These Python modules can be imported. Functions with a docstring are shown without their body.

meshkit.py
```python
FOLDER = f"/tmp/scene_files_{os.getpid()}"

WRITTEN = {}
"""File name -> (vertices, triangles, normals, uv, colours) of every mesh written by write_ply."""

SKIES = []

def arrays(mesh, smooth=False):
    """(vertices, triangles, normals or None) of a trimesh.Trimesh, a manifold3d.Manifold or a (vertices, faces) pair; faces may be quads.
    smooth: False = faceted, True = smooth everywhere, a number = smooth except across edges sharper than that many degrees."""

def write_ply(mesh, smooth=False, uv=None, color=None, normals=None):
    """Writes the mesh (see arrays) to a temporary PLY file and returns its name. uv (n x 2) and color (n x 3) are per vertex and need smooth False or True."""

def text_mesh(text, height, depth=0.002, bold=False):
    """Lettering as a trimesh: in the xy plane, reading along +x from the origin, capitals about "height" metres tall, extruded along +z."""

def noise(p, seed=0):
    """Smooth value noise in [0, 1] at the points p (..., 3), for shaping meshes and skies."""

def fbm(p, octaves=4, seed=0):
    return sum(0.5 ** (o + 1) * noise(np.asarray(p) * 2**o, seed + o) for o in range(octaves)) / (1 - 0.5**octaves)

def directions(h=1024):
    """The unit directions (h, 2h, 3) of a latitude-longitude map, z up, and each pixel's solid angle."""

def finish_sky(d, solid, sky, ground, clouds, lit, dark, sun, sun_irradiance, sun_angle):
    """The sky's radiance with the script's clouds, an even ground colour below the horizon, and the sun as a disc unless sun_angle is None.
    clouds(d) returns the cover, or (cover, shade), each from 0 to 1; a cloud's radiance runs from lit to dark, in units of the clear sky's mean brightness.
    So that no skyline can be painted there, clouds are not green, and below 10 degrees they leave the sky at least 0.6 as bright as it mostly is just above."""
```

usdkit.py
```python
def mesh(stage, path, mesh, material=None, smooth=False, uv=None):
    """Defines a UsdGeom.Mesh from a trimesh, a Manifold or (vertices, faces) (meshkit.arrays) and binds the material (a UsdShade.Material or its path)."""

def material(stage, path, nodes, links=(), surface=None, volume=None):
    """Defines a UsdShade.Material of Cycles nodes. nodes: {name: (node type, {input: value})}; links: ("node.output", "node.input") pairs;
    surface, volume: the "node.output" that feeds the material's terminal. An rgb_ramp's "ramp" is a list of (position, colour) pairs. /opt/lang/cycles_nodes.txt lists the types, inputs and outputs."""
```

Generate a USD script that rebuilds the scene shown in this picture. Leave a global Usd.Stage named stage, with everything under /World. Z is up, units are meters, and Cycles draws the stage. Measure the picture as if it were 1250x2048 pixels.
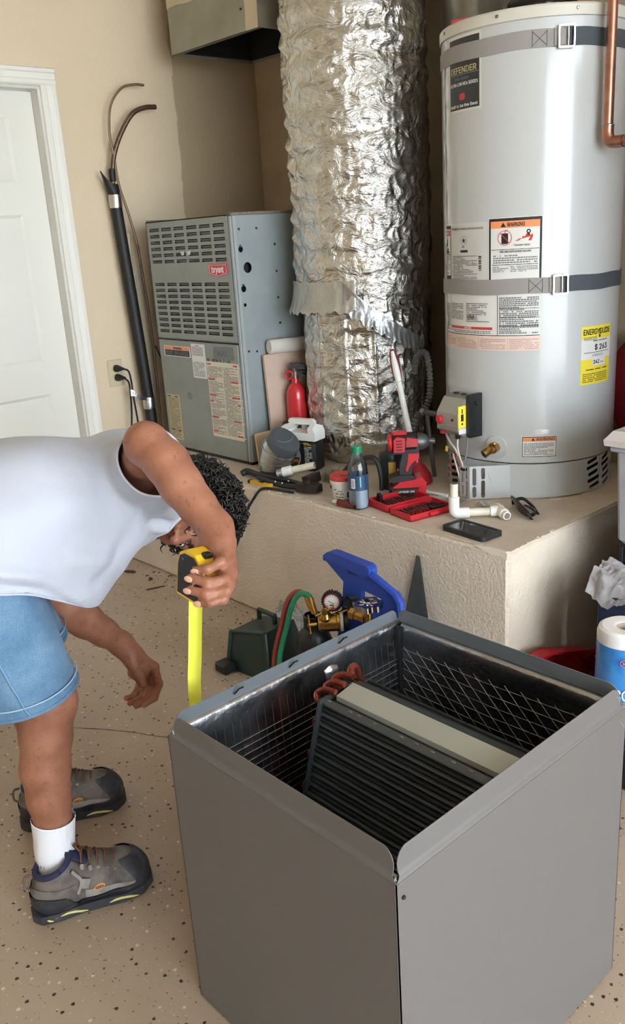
import math, random
import numpy as np, trimesh, manifold3d, usdkit, meshkit
from trimesh import transformations as tf
from shapely.geometry import Polygon, Point, LineString, box as sbox
from shapely.ops import unary_union
from scipy.sparse import coo_matrix
from scipy.sparse.csgraph import connected_components
from pxr import Usd, UsdGeom, UsdLux, UsdShade, Gf, Sdf, Vt

stage = Usd.Stage.CreateInMemory()
UsdGeom.SetStageUpAxis(stage, 'Z')
UsdGeom.SetStageMetersPerUnit(stage, 1.0)
UsdGeom.Xform.Define(stage, '/World')
UsdGeom.Scope.Define(stage, '/World/Looks')
PI = math.pi
R = lambda a: math.radians(a)

# ---------------------------------------------------------------- camera
CAM_F, CAM_PITCH, CAM_ROLL, CAM_YAW = 1737.366, 0.3095005, -0.0642967, 2.4143606
CAM_EYE = (3.6099163, -1.853393, 1.3575407)
EXPOSURE = -0.30
def make_camera():
    fw = np.array([math.cos(CAM_PITCH) * math.cos(CAM_YAW), math.cos(CAM_PITCH) * math.sin(CAM_YAW), -math.sin(CAM_PITCH)])
    r = np.cross(fw, [0, 0, 1]); r /= np.linalg.norm(r); u = np.cross(r, fw)
    c, s = math.cos(CAM_ROLL), math.sin(CAM_ROLL)
    r, u = r * c + u * s, u * c - r * s
    cam = UsdGeom.Camera.Define(stage, '/World/camera')
    m = Gf.Matrix4d(*r, 0, *u, 0, *(-fw), 0, *CAM_EYE, 1)
    cam.AddTransformOp().Set(m)
    cam.CreateHorizontalApertureAttr(36.0)
    cam.CreateVerticalApertureAttr(36.0 * 2048 / 1250)
    cam.CreateFocalLengthAttr(36.0 * CAM_F / 1250)
    cam.CreateClippingRangeAttr((0.05, 500.0))
    cam.CreateExposureAttr(EXPOSURE)
make_camera()

# ---------------------------------------------------------------- light: open garage door towards +X, overcast-bright sky, sun on the driveway
dome = UsdLux.DomeLight.Define(stage, '/World/sky')
dome.CreateColorAttr(Gf.Vec3f(0.82, 0.92, 1.0))
dome.CreateIntensityAttr(4.6)
sun = UsdLux.DistantLight.Define(stage, '/World/sun')
sun.CreateIntensityAttr(42.0)
sun.CreateAngleAttr(0.53)
sun.CreateColorAttr(Gf.Vec3f(1.0, 0.94, 0.84))
sun.AddRotateXYZOp().Set(Gf.Vec3f(28, -32, 0))     # comes from behind the house, lands on the driveway only

# ---------------------------------------------------------------- naming and prims
used = {}
def fresh(path):
    n = used.get(path, -1) + 1
    used[path] = n
    return path if n == 0 else f'{path}_{n:03d}'
def tagp(prim, label=None, cat=None, group=None, kind=None):
    for k, v in (('label', label), ('category', cat), ('group', group), ('kind', kind)):
        if v: prim.SetCustomDataByKey(k, v)
    return prim
def split_smooth(m, deg):
    """the mesh with vertices split across edges sharper than deg, ready for smooth shading"""
    m = m.copy() if len(m.faces) < 3 else trimesh.Trimesh(m.vertices, m.faces, process=False)
    m.merge_vertices()
    f = np.array(m.faces)
    if len(f) < 3: return m
    ok = m.face_adjacency_angles < math.radians(deg); adj = m.face_adjacency[ok]
    n, lab = connected_components(coo_matrix((np.ones(len(adj)), (adj[:, 0], adj[:, 1])), shape=(len(f), len(f))), directed=False)
    key = f.ravel().astype(np.int64) * n + np.repeat(lab, 3)
    u, first, inv = np.unique(key, return_index=True, return_inverse=True)
    return trimesh.Trimesh(np.array(m.vertices)[f.ravel()[first]], inv.reshape(-1, 3), process=False)
class Node:
    def __init__(self, prim, path, M): self.prim, self.path, self.M = prim, path, M
def rigid(loc=(0, 0, 0), rz=0.0):
    m = np.eye(4); c, s = math.cos(rz), math.sin(rz)
    m[:2, :2] = [[c, -s], [s, c]]; m[:3, 3] = loc
    return m
def thing(name, label, cat, loc=(0, 0, 0), rz=0.0, group=None, kind=None):
    path = fresh('/World/' + name)
    x = UsdGeom.Xform.Define(stage, path)
    x.AddTranslateOp().Set(Gf.Vec3d(*map(float, loc))); x.AddRotateZOp().Set(math.degrees(rz))
    tagp(x.GetPrim(), label, cat, group, kind)
    return Node(x.GetPrim(), path, rigid(loc, rz))
def part(parent, name, mesh, m, smooth=30, label=None, kind=None, world=False):
    """One mesh below a thing or a part. world=True: the mesh is given in world coordinates."""
    mesh = as_tm(mesh)
    if world:
        mesh = mesh.copy(); mesh.apply_transform(np.linalg.inv(parent.M))
    if smooth and smooth is not True: mesh, smooth = split_smooth(mesh, smooth), True
    path = fresh(f'{parent.path}/{name}')
    p = usdkit.mesh(stage, path, mesh, m, smooth=smooth).GetPrim()
    tagp(p, label, kind=kind)
    return Node(p, path, parent.M)
def single(name, mesh, m, label=None, cat=None, group=None, kind=None, smooth=30):
    path = fresh('/World/' + name); mesh = as_tm(mesh)
    if smooth and smooth is not True: mesh, smooth = split_smooth(mesh, smooth), True
    p = usdkit.mesh(stage, path, mesh, m, smooth=smooth).GetPrim()
    tagp(p, label, cat, group, kind)
    return Node(p, path, np.eye(4))

# ---------------------------------------------------------------- mesh helpers
def as_tm(m):
    if isinstance(m, (list, tuple)) and len(m) and not isinstance(m[0], np.ndarray):
        return cat([as_tm(x) for x in m])
    if hasattr(m, 'to_mesh'):
        k = m.to_mesh(); return trimesh.Trimesh(k.vert_properties[:, :3], k.tri_verts, process=False)
    if isinstance(m, (list, tuple)):
        v, f = np.asarray(m[0], float), np.asarray(m[1], int)
        if f.shape[1] == 4: f = np.vstack([f[:, [0, 1, 2]], f[:, [0, 2, 3]]])
        return trimesh.Trimesh(v, f, process=False)
    return m
def cat(ms): return trimesh.util.concatenate([as_tm(m) for m in ms])
def mv(m, t=(0, 0, 0), rx=0, ry=0, rz=0):
    m = as_tm(m).copy()
    if rx or ry or rz: m.apply_transform(tf.euler_matrix(rx, ry, rz, 'sxyz'))
    m.apply_translation(t)
    return m
def basis(m, o, u, v, n=None):
    u, v = np.asarray(u, float), np.asarray(v, float)
    n = np.cross(u, v) if n is None else np.asarray(n, float)
    T = np.eye(4); T[:3, 0], T[:3, 1], T[:3, 2], T[:3, 3] = u, v, n, o
    m = as_tm(m).copy(); m.apply_transform(T); return m
def bx(size, c=(0, 0, 0), b=0.0):
    """box of a size at a centre, edges chamfered by b"""
    sx, sy, sz = [s / 2 for s in size]
    if b <= 0: 
        m = trimesh.creation.box([2 * sx, 2 * sy, 2 * sz])
    else:
        b = min(b, .95 * min(sx, sy, sz)); pts = []
        for a in (-1, 1):
            for e in (-1, 1):
                for g in (-1, 1):
                    pts += [(a * sx, e * (sy - b), g * (sz - b)), (a * (sx - b), e * sy, g * (sz - b)), (a * (sx - b), e * (sy - b), g * sz)]
        m = trimesh.convex.convex_hull(np.array(pts))
    m.apply_translation(c); return m
def bb(lo, hi, b=0.0):
    lo, hi = np.asarray(lo, float), np.asarray(hi, float)
    return bx(hi - lo, (lo + hi) / 2, b)
def cyl(r, h, c=(0, 0, 0), n=24, axis='z', r2=None, b=0.0):
    r2 = r if r2 is None else r2
    b = min(b, .45 * h)
    prof = [(0, -h / 2), (r - b, -h / 2), (r, -h / 2 + b), (r2, h / 2 - b), (r2 - b, h / 2), (0, h / 2)] if b else [(0, -h / 2), (r, -h / 2), (r2, h / 2), (0, h / 2)]
    m = lathe(prof, n)
    if axis == 'x': m.apply_transform(tf.rotation_matrix(PI / 2, [0, 1, 0]))
    if axis == 'y': m.apply_transform(tf.rotation_matrix(-PI / 2, [1, 0, 0]))
    m.apply_translation(c); return m
def lathe(prof, n=32):
    prof = np.asarray(prof, float); k = len(prof)
    a = np.arange(n) * 2 * PI / n
    v = np.stack([prof[None, :, 0] * np.cos(a)[:, None], prof[None, :, 0] * np.sin(a)[:, None], np.repeat(prof[None, :, 1], n, 0)], -1).reshape(-1, 3)
    i, j = np.meshgrid(np.arange(n), np.arange(k - 1), indexing='ij')
    a0, b0 = i * k + j, ((i + 1) % n) * k + j
    f = np.stack([a0, b0, b0 + 1, a0 + 1], -1).reshape(-1, 4)
    f = np.vstack([f[:, [0, 1, 2]], f[:, [0, 2, 3]]])
    m = trimesh.Trimesh(v, f, process=False); m.merge_vertices(); m.update_faces(m.nondegenerate_faces()); m.remove_unreferenced_vertices()
    return m
def catmull(pts, per=8):
    p = np.asarray(pts, float); p = np.vstack([2 * p[0] - p[1], p, 2 * p[-1] - p[-2]])
    out = []
    for i in range(1, len(p) - 2):
        t = np.linspace(0, 1, per, endpoint=False)[:, None]
        out.append(.5 * (2 * p[i] + (p[i + 1] - p[i - 1]) * t + (2 * p[i - 1] - 5 * p[i] + 4 * p[i + 1] - p[i + 2]) * t ** 2 + (3 * p[i] - p[i - 1] - 3 * p[i + 1] + p[i + 2]) * t ** 3))
    return np.vstack(out + [p[-2:-1]])
def tube(pts, r, n=10, per=0, closed_ends=True):
    """tube along points; r a number or one per point; per > 0 smooths the path"""
    p = np.asarray(pts, float)
    rr = np.broadcast_to(np.asarray(r, float), (len(p),)).copy()
    if per:
        t0 = np.arange(len(p)); q = catmull(p, per); rr = np.interp(np.linspace(0, len(p) - 1, len(q)), t0, rr); p = q
    t = np.gradient(p, axis=0); t /= np.linalg.norm(t, axis=1, keepdims=True) + 1e-12
    up = np.array([0, 0, 1.0]) if abs(t[0, 2]) < .9 else np.array([1.0, 0, 0])
    e = np.cross(t[0], up); e /= np.linalg.norm(e); E1 = []
    for k in range(len(p)):
        e = e - t[k] * (e @ t[k]); e /= np.linalg.norm(e) + 1e-12; E1.append(e)
    E1 = np.array(E1); E2 = np.cross(t, E1)
    a = np.arange(n) * 2 * PI / n
    v = (p[:, None] + rr[:, None, None] * (E1[:, None] * np.cos(a)[None, :, None] + E2[:, None] * np.sin(a)[None, :, None])).reshape(-1, 3)
    i, j = np.meshgrid(np.arange(len(p) - 1), np.arange(n), indexing='ij')
    a0, b0 = i * n + j, i * n + (j + 1) % n
    f = np.stack([a0, b0, b0 + n, a0 + n], -1).reshape(-1, 4)
    f = np.vstack([f[:, [0, 1, 2]], f[:, [0, 2, 3]]])
    if closed_ends:
        m = len(v); v = np.vstack([v, p[:1], p[-1:]])
        k = np.arange(n); f = np.vstack([f, np.stack([(k + 1) % n, k, np.full(n, m)], -1), np.stack([(len(p) - 1) * n + k, (len(p) - 1) * n + (k + 1) % n, np.full(n, m + 1)], -1)])
    return trimesh.Trimesh(v, f, process=False)
def prism(poly, depth, z0=0.0):
    """polygon in xy extruded along z"""
    if not isinstance(poly, (Polygon,)) and not hasattr(poly, 'geoms'): poly = Polygon(poly)
    gs = getattr(poly, 'geoms', [poly])
    m = cat([trimesh.creation.extrude_polygon(g, depth, engine='earcut') for g in gs])
    m.apply_translation((0, 0, z0)); return m
def rrect(w, h, r, c=(0, 0), n=5):
    r = min(r, w / 2 - 1e-5, h / 2 - 1e-5)
    return sbox(c[0] - w / 2 + r, c[1] - h / 2 + r, c[0] + w / 2 - r, c[1] + h / 2 - r).buffer(r, quad_segs=n)
def grid(nu, nv, fn):
    """sheet: fn(U, V) -> (..., 3) for U, V in [0, 1]"""
    U, V = np.meshgrid(np.linspace(0, 1, nu), np.linspace(0, 1, nv), indexing='ij')
    v = fn(U, V).reshape(-1, 3)
    i, j = np.meshgrid(np.arange(nu - 1), np.arange(nv - 1), indexing='ij')
    a = i * nv + j
    f = np.stack([a, a + nv, a + nv + 1, a + 1], -1).reshape(-1, 4)
    return trimesh.Trimesh(v, np.vstack([f[:, [0, 1, 2]], f[:, [0, 2, 3]]]), process=False)
def thicken(m, t):
    """gives a sheet a back side at distance t and closes its rim"""
    m = as_tm(m); n = np.array(m.vertex_normals); k = len(m.vertices)
    v = np.vstack([m.vertices, m.vertices - n * t]); f = np.array(m.faces)
    e = np.sort(m.edges, axis=1); u, c = np.unique(e, axis=0, return_counts=True); bd = {tuple(x) for x in u[c == 1]}
    rim = []
    for a, b in m.edges:
        if (min(a, b), max(a, b)) in bd: rim += [(b, a, a + k), (b, a + k, b + k)]
    return trimesh.Trimesh(v, np.vstack([f, f[:, ::-1] + k, np.array(rim, int).reshape(-1, 3)]), process=False)
def mf(m):
    m = as_tm(m).copy(); m.merge_vertices()
    return manifold3d.Manifold(manifold3d.Mesh(np.asarray(m.vertices, np.float32), np.asarray(m.faces, np.uint32)))
def text(s, h, bold=False, depth=.0004, width=None):
    m = meshkit.text_mesh(s, h, depth, bold)
    m.vertices[:, 0] -= m.bounds[0, 0]
    if width: m.vertices[:, 0] *= width / m.extents[0]
    return m
def para(w, h, n, rng, fill=.55, word=(.02, .07), dens=.93, justify=.9):
    """a block of unreadably small print: n lines of word-length bars in a w x h area from the lower left corner"""
    vs, fs = [], []
    lh = h / n
    for i in range(n):
        x, y = 0.0, h - (i + .5) * lh
        end = w * (1 if rng.random() < justify else rng.uniform(.4, .9))
        while x < end:
            l = min(rng.uniform(*word) * w, end - x); k = len(vs)
            if rng.random() < dens:
                vs += [(x, y - lh * fill / 2, 0), (x + l, y - lh * fill / 2, 0), (x + l, y + lh * fill / 2, 0), (x, y + lh * fill / 2, 0)]
                fs += [(k, k + 1, k + 2), (k, k + 2, k + 3)]
            x += l + .012 * w
    return trimesh.Trimesh(np.array(vs), np.array(fs), process=False)
def quad(x0, y0, x1, y1, z=0.0, nx=1):
    return grid(nx + 1, 2, lambda U, V: np.stack([x0 + (x1 - x0) * U, y0 + (y1 - y0) * V, 0 * U + z], -1))
def bend(m, Rr, a0, z0, c):
    """wraps a flat mesh (x arc, y up, z out) round a vertical cylinder of radius Rr about c=(x,y); x=0 at angle a0"""
    v = np.array(as_tm(m).vertices); a = a0 + v[:, 0] / Rr; r = Rr + v[:, 2]
    return trimesh.Trimesh(np.stack([c[0] + r * np.cos(a), c[1] + r * np.sin(a), z0 + v[:, 1]], -1), as_tm(m).faces, process=False)
def jitter(m, amp, freq, seed=0):
    m = as_tm(m); v = np.array(m.vertices)
    d = np.stack([meshkit.fbm(v * freq + 7.3 * k, 3, seed + k) - .5 for k in range(3)], -1)
    m.vertices = v + d * 2 * amp; return m
def sdf_mesh(fn, lo, hi, h, block=12):
    """surface nets of fn(points) < 0, evaluated only in blocks near the surface"""
    lo, hi = np.asarray(lo, float), np.asarray(hi, float)
    nb = np.ceil((hi - lo) / (h * block)).astype(int); N = nb * block
    B = np.stack(np.meshgrid(*[np.arange(k) for k in nb], indexing='ij'), -1).reshape(-1, 3)
    cen = lo + (B + .5) * block * h - h / 2
    d = fn(cen); D = np.repeat(np.repeat(np.repeat(np.sign(d).reshape(nb), block, 0), block, 1), block, 2).astype(np.float32)
    act = B[np.abs(d) < block * h * .98]
    loc = np.stack(np.meshgrid(*[np.arange(block)] * 3, indexing='ij'), -1).reshape(-1, 3)
    for s in range(0, len(act), 256):
        idx = (act[s:s + 256, None] * block + loc[None]).reshape(-1, 3)
        D[idx[:, 0], idx[:, 1], idx[:, 2]] = fn(lo + idx * h)
    S = D < 0
    c = [S[i:N[0] - 1 + i, j:N[1] - 1 + j, k:N[2] - 1 + k] for i in (0, 1) for j in (0, 1) for k in (0, 1)]
    tot = sum(x.astype(np.int8) for x in c)
    cells = np.argwhere((tot > 0) & (tot < 8)); num = -np.ones(np.array(N) - 1, np.int64); num[tuple(cells.T)] = np.arange(len(cells))
    val = np.stack([D[cells[:, 0] + i, cells[:, 1] + j, cells[:, 2] + k] for i in (0, 1) for j in (0, 1) for k in (0, 1)], 1)
    cor = np.array([(i, j, k) for i in (0, 1) for j in (0, 1) for k in (0, 1)], float)
    acc, cnt = np.zeros((len(cells), 3)), np.zeros(len(cells))
    for a in range(8):
        for b in range(a + 1, 8):
            if np.abs(cor[a] - cor[b]).sum() == 1:
                x = (val[:, a] < 0) != (val[:, b] < 0); t = val[:, a] / (val[:, a] - val[:, b] + 1e-12)
                acc[x] += (cor[a] + t[:, None] * (cor[b] - cor[a]))[x]; cnt[x] += 1
    V = lo + (cells + acc / np.maximum(cnt, 1)[:, None]) * h
    F = []
    for ax in range(3):
        o1, o2 = [np.eye(3, dtype=int)[(ax + k) % 3] for k in (1, 2)]; e = np.eye(3, dtype=int)[ax]
        sl = tuple(slice(0, N[k] - 1) if k == ax else slice(1, N[k] - 1) for k in range(3))
        sh = tuple(slice(1, N[k]) if k == ax else slice(1, N[k] - 1) for k in range(3))
        A, Bq = S[sl], S[sh]
        for flip, mask in ((0, A & ~Bq), (1, ~A & Bq)):
            g = np.argwhere(mask) + np.array([0 if k == ax else 1 for k in range(3)])
            q = [num[tuple((g - a * o1 - b * o2).T)] for a, b in ((1, 1), (0, 1), (0, 0), (1, 0))]
            q = np.stack(q, 1)
            F.append(q[:, ::-1] if flip else q)
    F = np.vstack(F); F = F[(F >= 0).all(1)]
    return trimesh.Trimesh(V, np.vstack([F[:, [0, 1, 2]], F[:, [0, 2, 3]]]), process=False)
def cone_d(p, a, b, ra, rb):
    a, b = np.asarray(a, float), np.asarray(b, float); ab = b - a
    t = np.clip(((p - a) @ ab) / (ab @ ab), 0, 1)
    return np.linalg.norm(p - a - t[:, None] * ab, axis=1) - (ra + (rb - ra) * t)
def ell_d(p, c, r, M=None):
    q = p - np.asarray(c, float)
    if M is not None: q = q @ np.asarray(M, float).T       # rows of M: local axes
    r = np.asarray(r, float); k0 = np.linalg.norm(q / r, axis=1); k1 = np.linalg.norm(q / r ** 2, axis=1)
    return np.where(k1 > 1e-9, k0 * (k0 - 1) / np.maximum(k1, 1e-9), -r.min())
def smin(a, b, k):
    hh = np.clip(.5 + .5 * (b - a) / k, 0, 1); return b + (a - b) * hh - k * hh * (1 - hh)
def smax(a, b, k): return -smin(-a, -b, k)

# ---------------------------------------------------------------- materials
def lin(c):
    c = np.asarray(c, float) / 255
    return tuple(np.where(c <= .04045, c / 12.92, ((c + .055) / 1.055) ** 2.4))
_m = {}
def M(name, rgb, rough=.5, metal=0.0, var=None, rgb2=None, bump=None, rvar=None, spots=None, **kw):
    """rgb 0-255 sRGB. var=(scale, lo, hi) mixes rgb2 in by noise; bump=(scale, strength, distance); rvar=(scale, amount)"""
    if name in _m: return _m[name]
    kw = {k: (lin(v) if np.ndim(v) else v) for k, v in kw.items()}
    nodes = {'p': ('principled_bsdf', dict(base_color=lin(rgb), roughness=rough, metallic=metal, **kw))}
    links = []
    if var or bump or rvar or spots:
        nodes['tc'] = ('texture_coordinate', {})
    if var:
        nodes['n'] = ('noise_texture', dict(scale=var[0], detail=5.0, roughness=.6)); links.append(('tc.object', 'n.vector'))
        nodes['r'] = ('rgb_ramp', dict(ramp=[(0, lin(rgb)), (var[1], lin(rgb)), (var[2], lin(rgb2)), (1, lin(rgb2))])); links += [('n.fac', 'r.fac'), ('r.color', 'p.base_color')]
    if bump:
        nodes['bn'] = ('noise_texture', dict(scale=bump[0], detail=4.0, roughness=.55)); links.append(('tc.object', 'bn.vector'))
        nodes['b'] = ('bump', dict(strength=bump[1], distance=bump[2])); links += [('bn.fac', 'b.height'), ('b.normal', 'p.normal')]
    if rvar:
        nodes['rn'] = ('noise_texture', dict(scale=rvar[0], detail=4.0)); links.append(('tc.object', 'rn.vector'))
        nodes['rm'] = ('math', dict(math_type='multiply_add', value2=2 * rvar[1], value3=rough - rvar[1])); links += [('rn.fac', 'rm.value1'), ('rm.value', 'p.roughness')]
    _m[name] = usdkit.material(stage, '/World/Looks/' + name, nodes, links, surface='p.BSDF')
    return _m[name]
BLACK_RUBBER = M('black_rubber', (26, 27, 29), .55)
BLACK_PLASTIC = M('black_plastic', (22, 23, 26), .4)
INK = M('black_ink', (35, 36, 42), .6)
GREY_INK = M('grey_ink', (120, 121, 124), .7)
WHITE_PAPER = M('white_paper', (222, 222, 220), .6)
WHITE_PLASTIC = M('white_plastic', (225, 226, 224), .4)
PVC = M('pvc_white', (222, 216, 200), .35, var=(14, .45, .75), rgb2=(186, 172, 146))
CHROME = M('chrome', (200, 200, 200), .15, 1.0)
STEEL = M('screw_steel', (150, 150, 148), .35, 1.0)
BRASS = M('brass', (190, 150, 80), .28, 1.0, var=(30, .4, .7), rgb2=(150, 110, 60))
COPPER = M('copper', (184, 134, 114), .34, .95, var=(12, .4, .7), rgb2=(146, 104, 88))
FOIL_TAPE = M('foil_tape', (205, 206, 208), .28, 1.0, bump=(90, .35, .004))
RED_INK = M('red_ink', (205, 62, 60), .6)
ORANGE_INK = M('orange_ink', (240, 150, 100), .6)
YELLOW_PAPER = M('yellow_paper', (240, 220, 60), .6)
# ================================================================= the setting
WX, BY, CZ, PX, PZ = 0.2, 1.0, 3.0, 2.313, 0.5         # door wall x, back wall y, ceiling, platform end and top
GX, GY = 6.4, -5.0                                      # garage door plane, far wall
def mat_floor():
    nodes = {'g': ('geometry', {}), 'p': ('principled_bsdf', dict(roughness=.42, specular_ior_level=.4)),
        'n': ('noise_texture', dict(scale=3.0, detail=5.0)), 'base': ('rgb_ramp', dict(ramp=[(.3, lin((168, 149, 130))), (.7, lin((178, 160, 141)))])),
        'v': ('voronoi_texture', dict(scale=58.0, randomness=1.0)), 'vd': ('rgb_ramp', dict(ramp=[(0, (1,) * 3), (.2, (1,) * 3), (.24, (0,) * 3), (1, (0,) * 3)])),
        'wn': ('noise_texture', dict(scale=420.0, detail=2.0)), 'add': ('mix_vector', dict(fac=.006)),
        'pick': ('separate_xyz', {}), 'keep': ('math', dict(math_type='less_than', value2=.50)), 'mk': ('math', dict(math_type='multiply')),
        'white': ('math', dict(math_type='less_than', value2=.3)), 'col': ('mix', dict(color1=lin((52, 40, 30)), color2=lin((214, 200, 178)))),
        'v2': ('voronoi_texture', dict(scale=120.0)), 'v2d': ('rgb_ramp', dict(ramp=[(0, (1,) * 3), (.16, (1,) * 3), (.2, (0,) * 3), (1, (0,) * 3)])),
        'pick2': ('separate_xyz', {}), 'keep2': ('math', dict(math_type='less_than', value2=.42)), 'mk2': ('math', dict(math_type='multiply')),
        'col2': ('mix', dict(color1=lin((70, 55, 42)), color2=lin((205, 188, 165)))), 'white2': ('math', dict(math_type='less_than', value2=.5)),
        'm1': ('mix', {}), 'm2': ('mix', {}),
        'bn': ('noise_texture', dict(scale=35.0, detail=4.0)), 'b': ('bump', dict(strength=.12, distance=.004))}
    links = [('g.position', 'n.vector'), ('n.fac', 'base.fac'), ('g.position', 'wn.vector'), ('g.position', 'add.a'), ('wn.color', 'add.b'),
        ('add.result', 'v.vector'), ('v.distance', 'vd.fac'), ('v.color', 'pick.vector'), ('pick.x', 'keep.value1'), ('vd.color', 'mk.value1'), ('keep.value', 'mk.value2'),
        ('pick.y', 'white.value1'), ('white.value', 'col.fac'), ('base.color', 'm1.color1'), ('col.color', 'm1.color2'), ('mk.value', 'm1.fac'),
        ('add.result', 'v2.vector'), ('v2.distance', 'v2d.fac'), ('v2.color', 'pick2.vector'), ('pick2.x', 'keep2.value1'), ('v2d.color', 'mk2.value1'), ('keep2.value', 'mk2.value2'),
        ('pick2.y', 'white2.value1'), ('white2.value', 'col2.fac'), ('m1.color', 'm2.color1'), ('col2.color', 'm2.color2'), ('mk2.value', 'm2.fac'),
        ('m2.color', 'p.base_color'), ('g.position', 'bn.vector'), ('bn.fac', 'b.height'), ('b.normal', 'p.normal')]
    return usdkit.material(stage, '/World/Looks/speckled_epoxy', nodes, links, surface='p.BSDF')
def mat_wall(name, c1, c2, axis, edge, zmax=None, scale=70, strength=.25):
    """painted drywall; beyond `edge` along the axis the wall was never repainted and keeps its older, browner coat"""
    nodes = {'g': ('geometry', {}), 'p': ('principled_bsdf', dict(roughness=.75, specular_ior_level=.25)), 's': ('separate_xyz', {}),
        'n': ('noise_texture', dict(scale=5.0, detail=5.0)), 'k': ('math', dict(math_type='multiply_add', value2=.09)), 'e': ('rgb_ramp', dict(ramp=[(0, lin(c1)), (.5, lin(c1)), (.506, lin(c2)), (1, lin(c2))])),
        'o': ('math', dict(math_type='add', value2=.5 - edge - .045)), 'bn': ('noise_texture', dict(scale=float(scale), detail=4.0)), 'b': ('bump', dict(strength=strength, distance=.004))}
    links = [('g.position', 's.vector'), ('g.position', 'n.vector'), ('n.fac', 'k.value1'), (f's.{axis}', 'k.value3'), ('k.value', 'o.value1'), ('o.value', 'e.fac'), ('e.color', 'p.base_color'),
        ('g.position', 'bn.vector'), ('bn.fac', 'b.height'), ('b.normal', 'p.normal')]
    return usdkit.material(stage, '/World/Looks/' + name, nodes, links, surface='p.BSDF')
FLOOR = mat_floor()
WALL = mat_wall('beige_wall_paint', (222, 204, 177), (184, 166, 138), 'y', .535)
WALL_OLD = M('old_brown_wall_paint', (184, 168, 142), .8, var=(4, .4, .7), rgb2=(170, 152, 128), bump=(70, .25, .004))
WALL_PLAIN = M('plain_wall_paint', (222, 204, 177), .75, bump=(70, .2, .004))
CEIL = M('ceiling_paint', (225, 220, 208), .85)
STUCCO = M('textured_beige_stucco', (218, 203, 186), .8, bump=(95, .8, .006), var=(6, .4, .75), rgb2=(208, 192, 174))
PLAT_TOP = M('worn_platform_top', (208, 193, 176), .7, bump=(60, .4, .004), var=(7, .42, .7), rgb2=(192, 176, 158))
CONCRETE = M('driveway_concrete', (212, 207, 198), .9)
DOOR_PAINT = M('door_white_paint', (232, 231, 224), .32)
TRIM_PAINT = M('trim_white_paint', (236, 235, 228), .35)

def struct(name, mesh, m, smooth=30): return single(name, mesh, m, kind='structure', smooth=smooth)
struct('floor', bb((WX - .1, GY - .1, -.1), (GX, BY + .1, 0)), FLOOR)
struct('ground', bb((GX, -14, -.1), (22, 12, -.005)), CONCRETE)
struct('ceiling', bb((WX - .1, GY - .1, CZ), (GX + .1, BY + .1, CZ + .1)), CEIL)
DY0, DY1, DZ = -.95, -.10, 1.955                        # door opening in the left wall
wl = cat([bb((WX - .1, GY, 0), (WX, DY0, CZ)), bb((WX - .1, DY1, 0), (WX, BY, CZ)), bb((WX - .1, DY0, DZ), (WX, DY1, CZ))])
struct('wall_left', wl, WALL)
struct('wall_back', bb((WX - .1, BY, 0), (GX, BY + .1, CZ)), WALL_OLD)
struct('wall_front', bb((WX - .1, GY - .1, 0), (GX, GY, CZ)), WALL_PLAIN)
struct('wall_right', cat([bb((GX, GY - .1, 0), (GX + .1, -3.4, CZ)), bb((GX, .7, 0), (GX + .1, BY + .1, CZ)), bb((GX, -3.4, 2.62), (GX + .1, .7, CZ))]), WALL_PLAIN)

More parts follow.
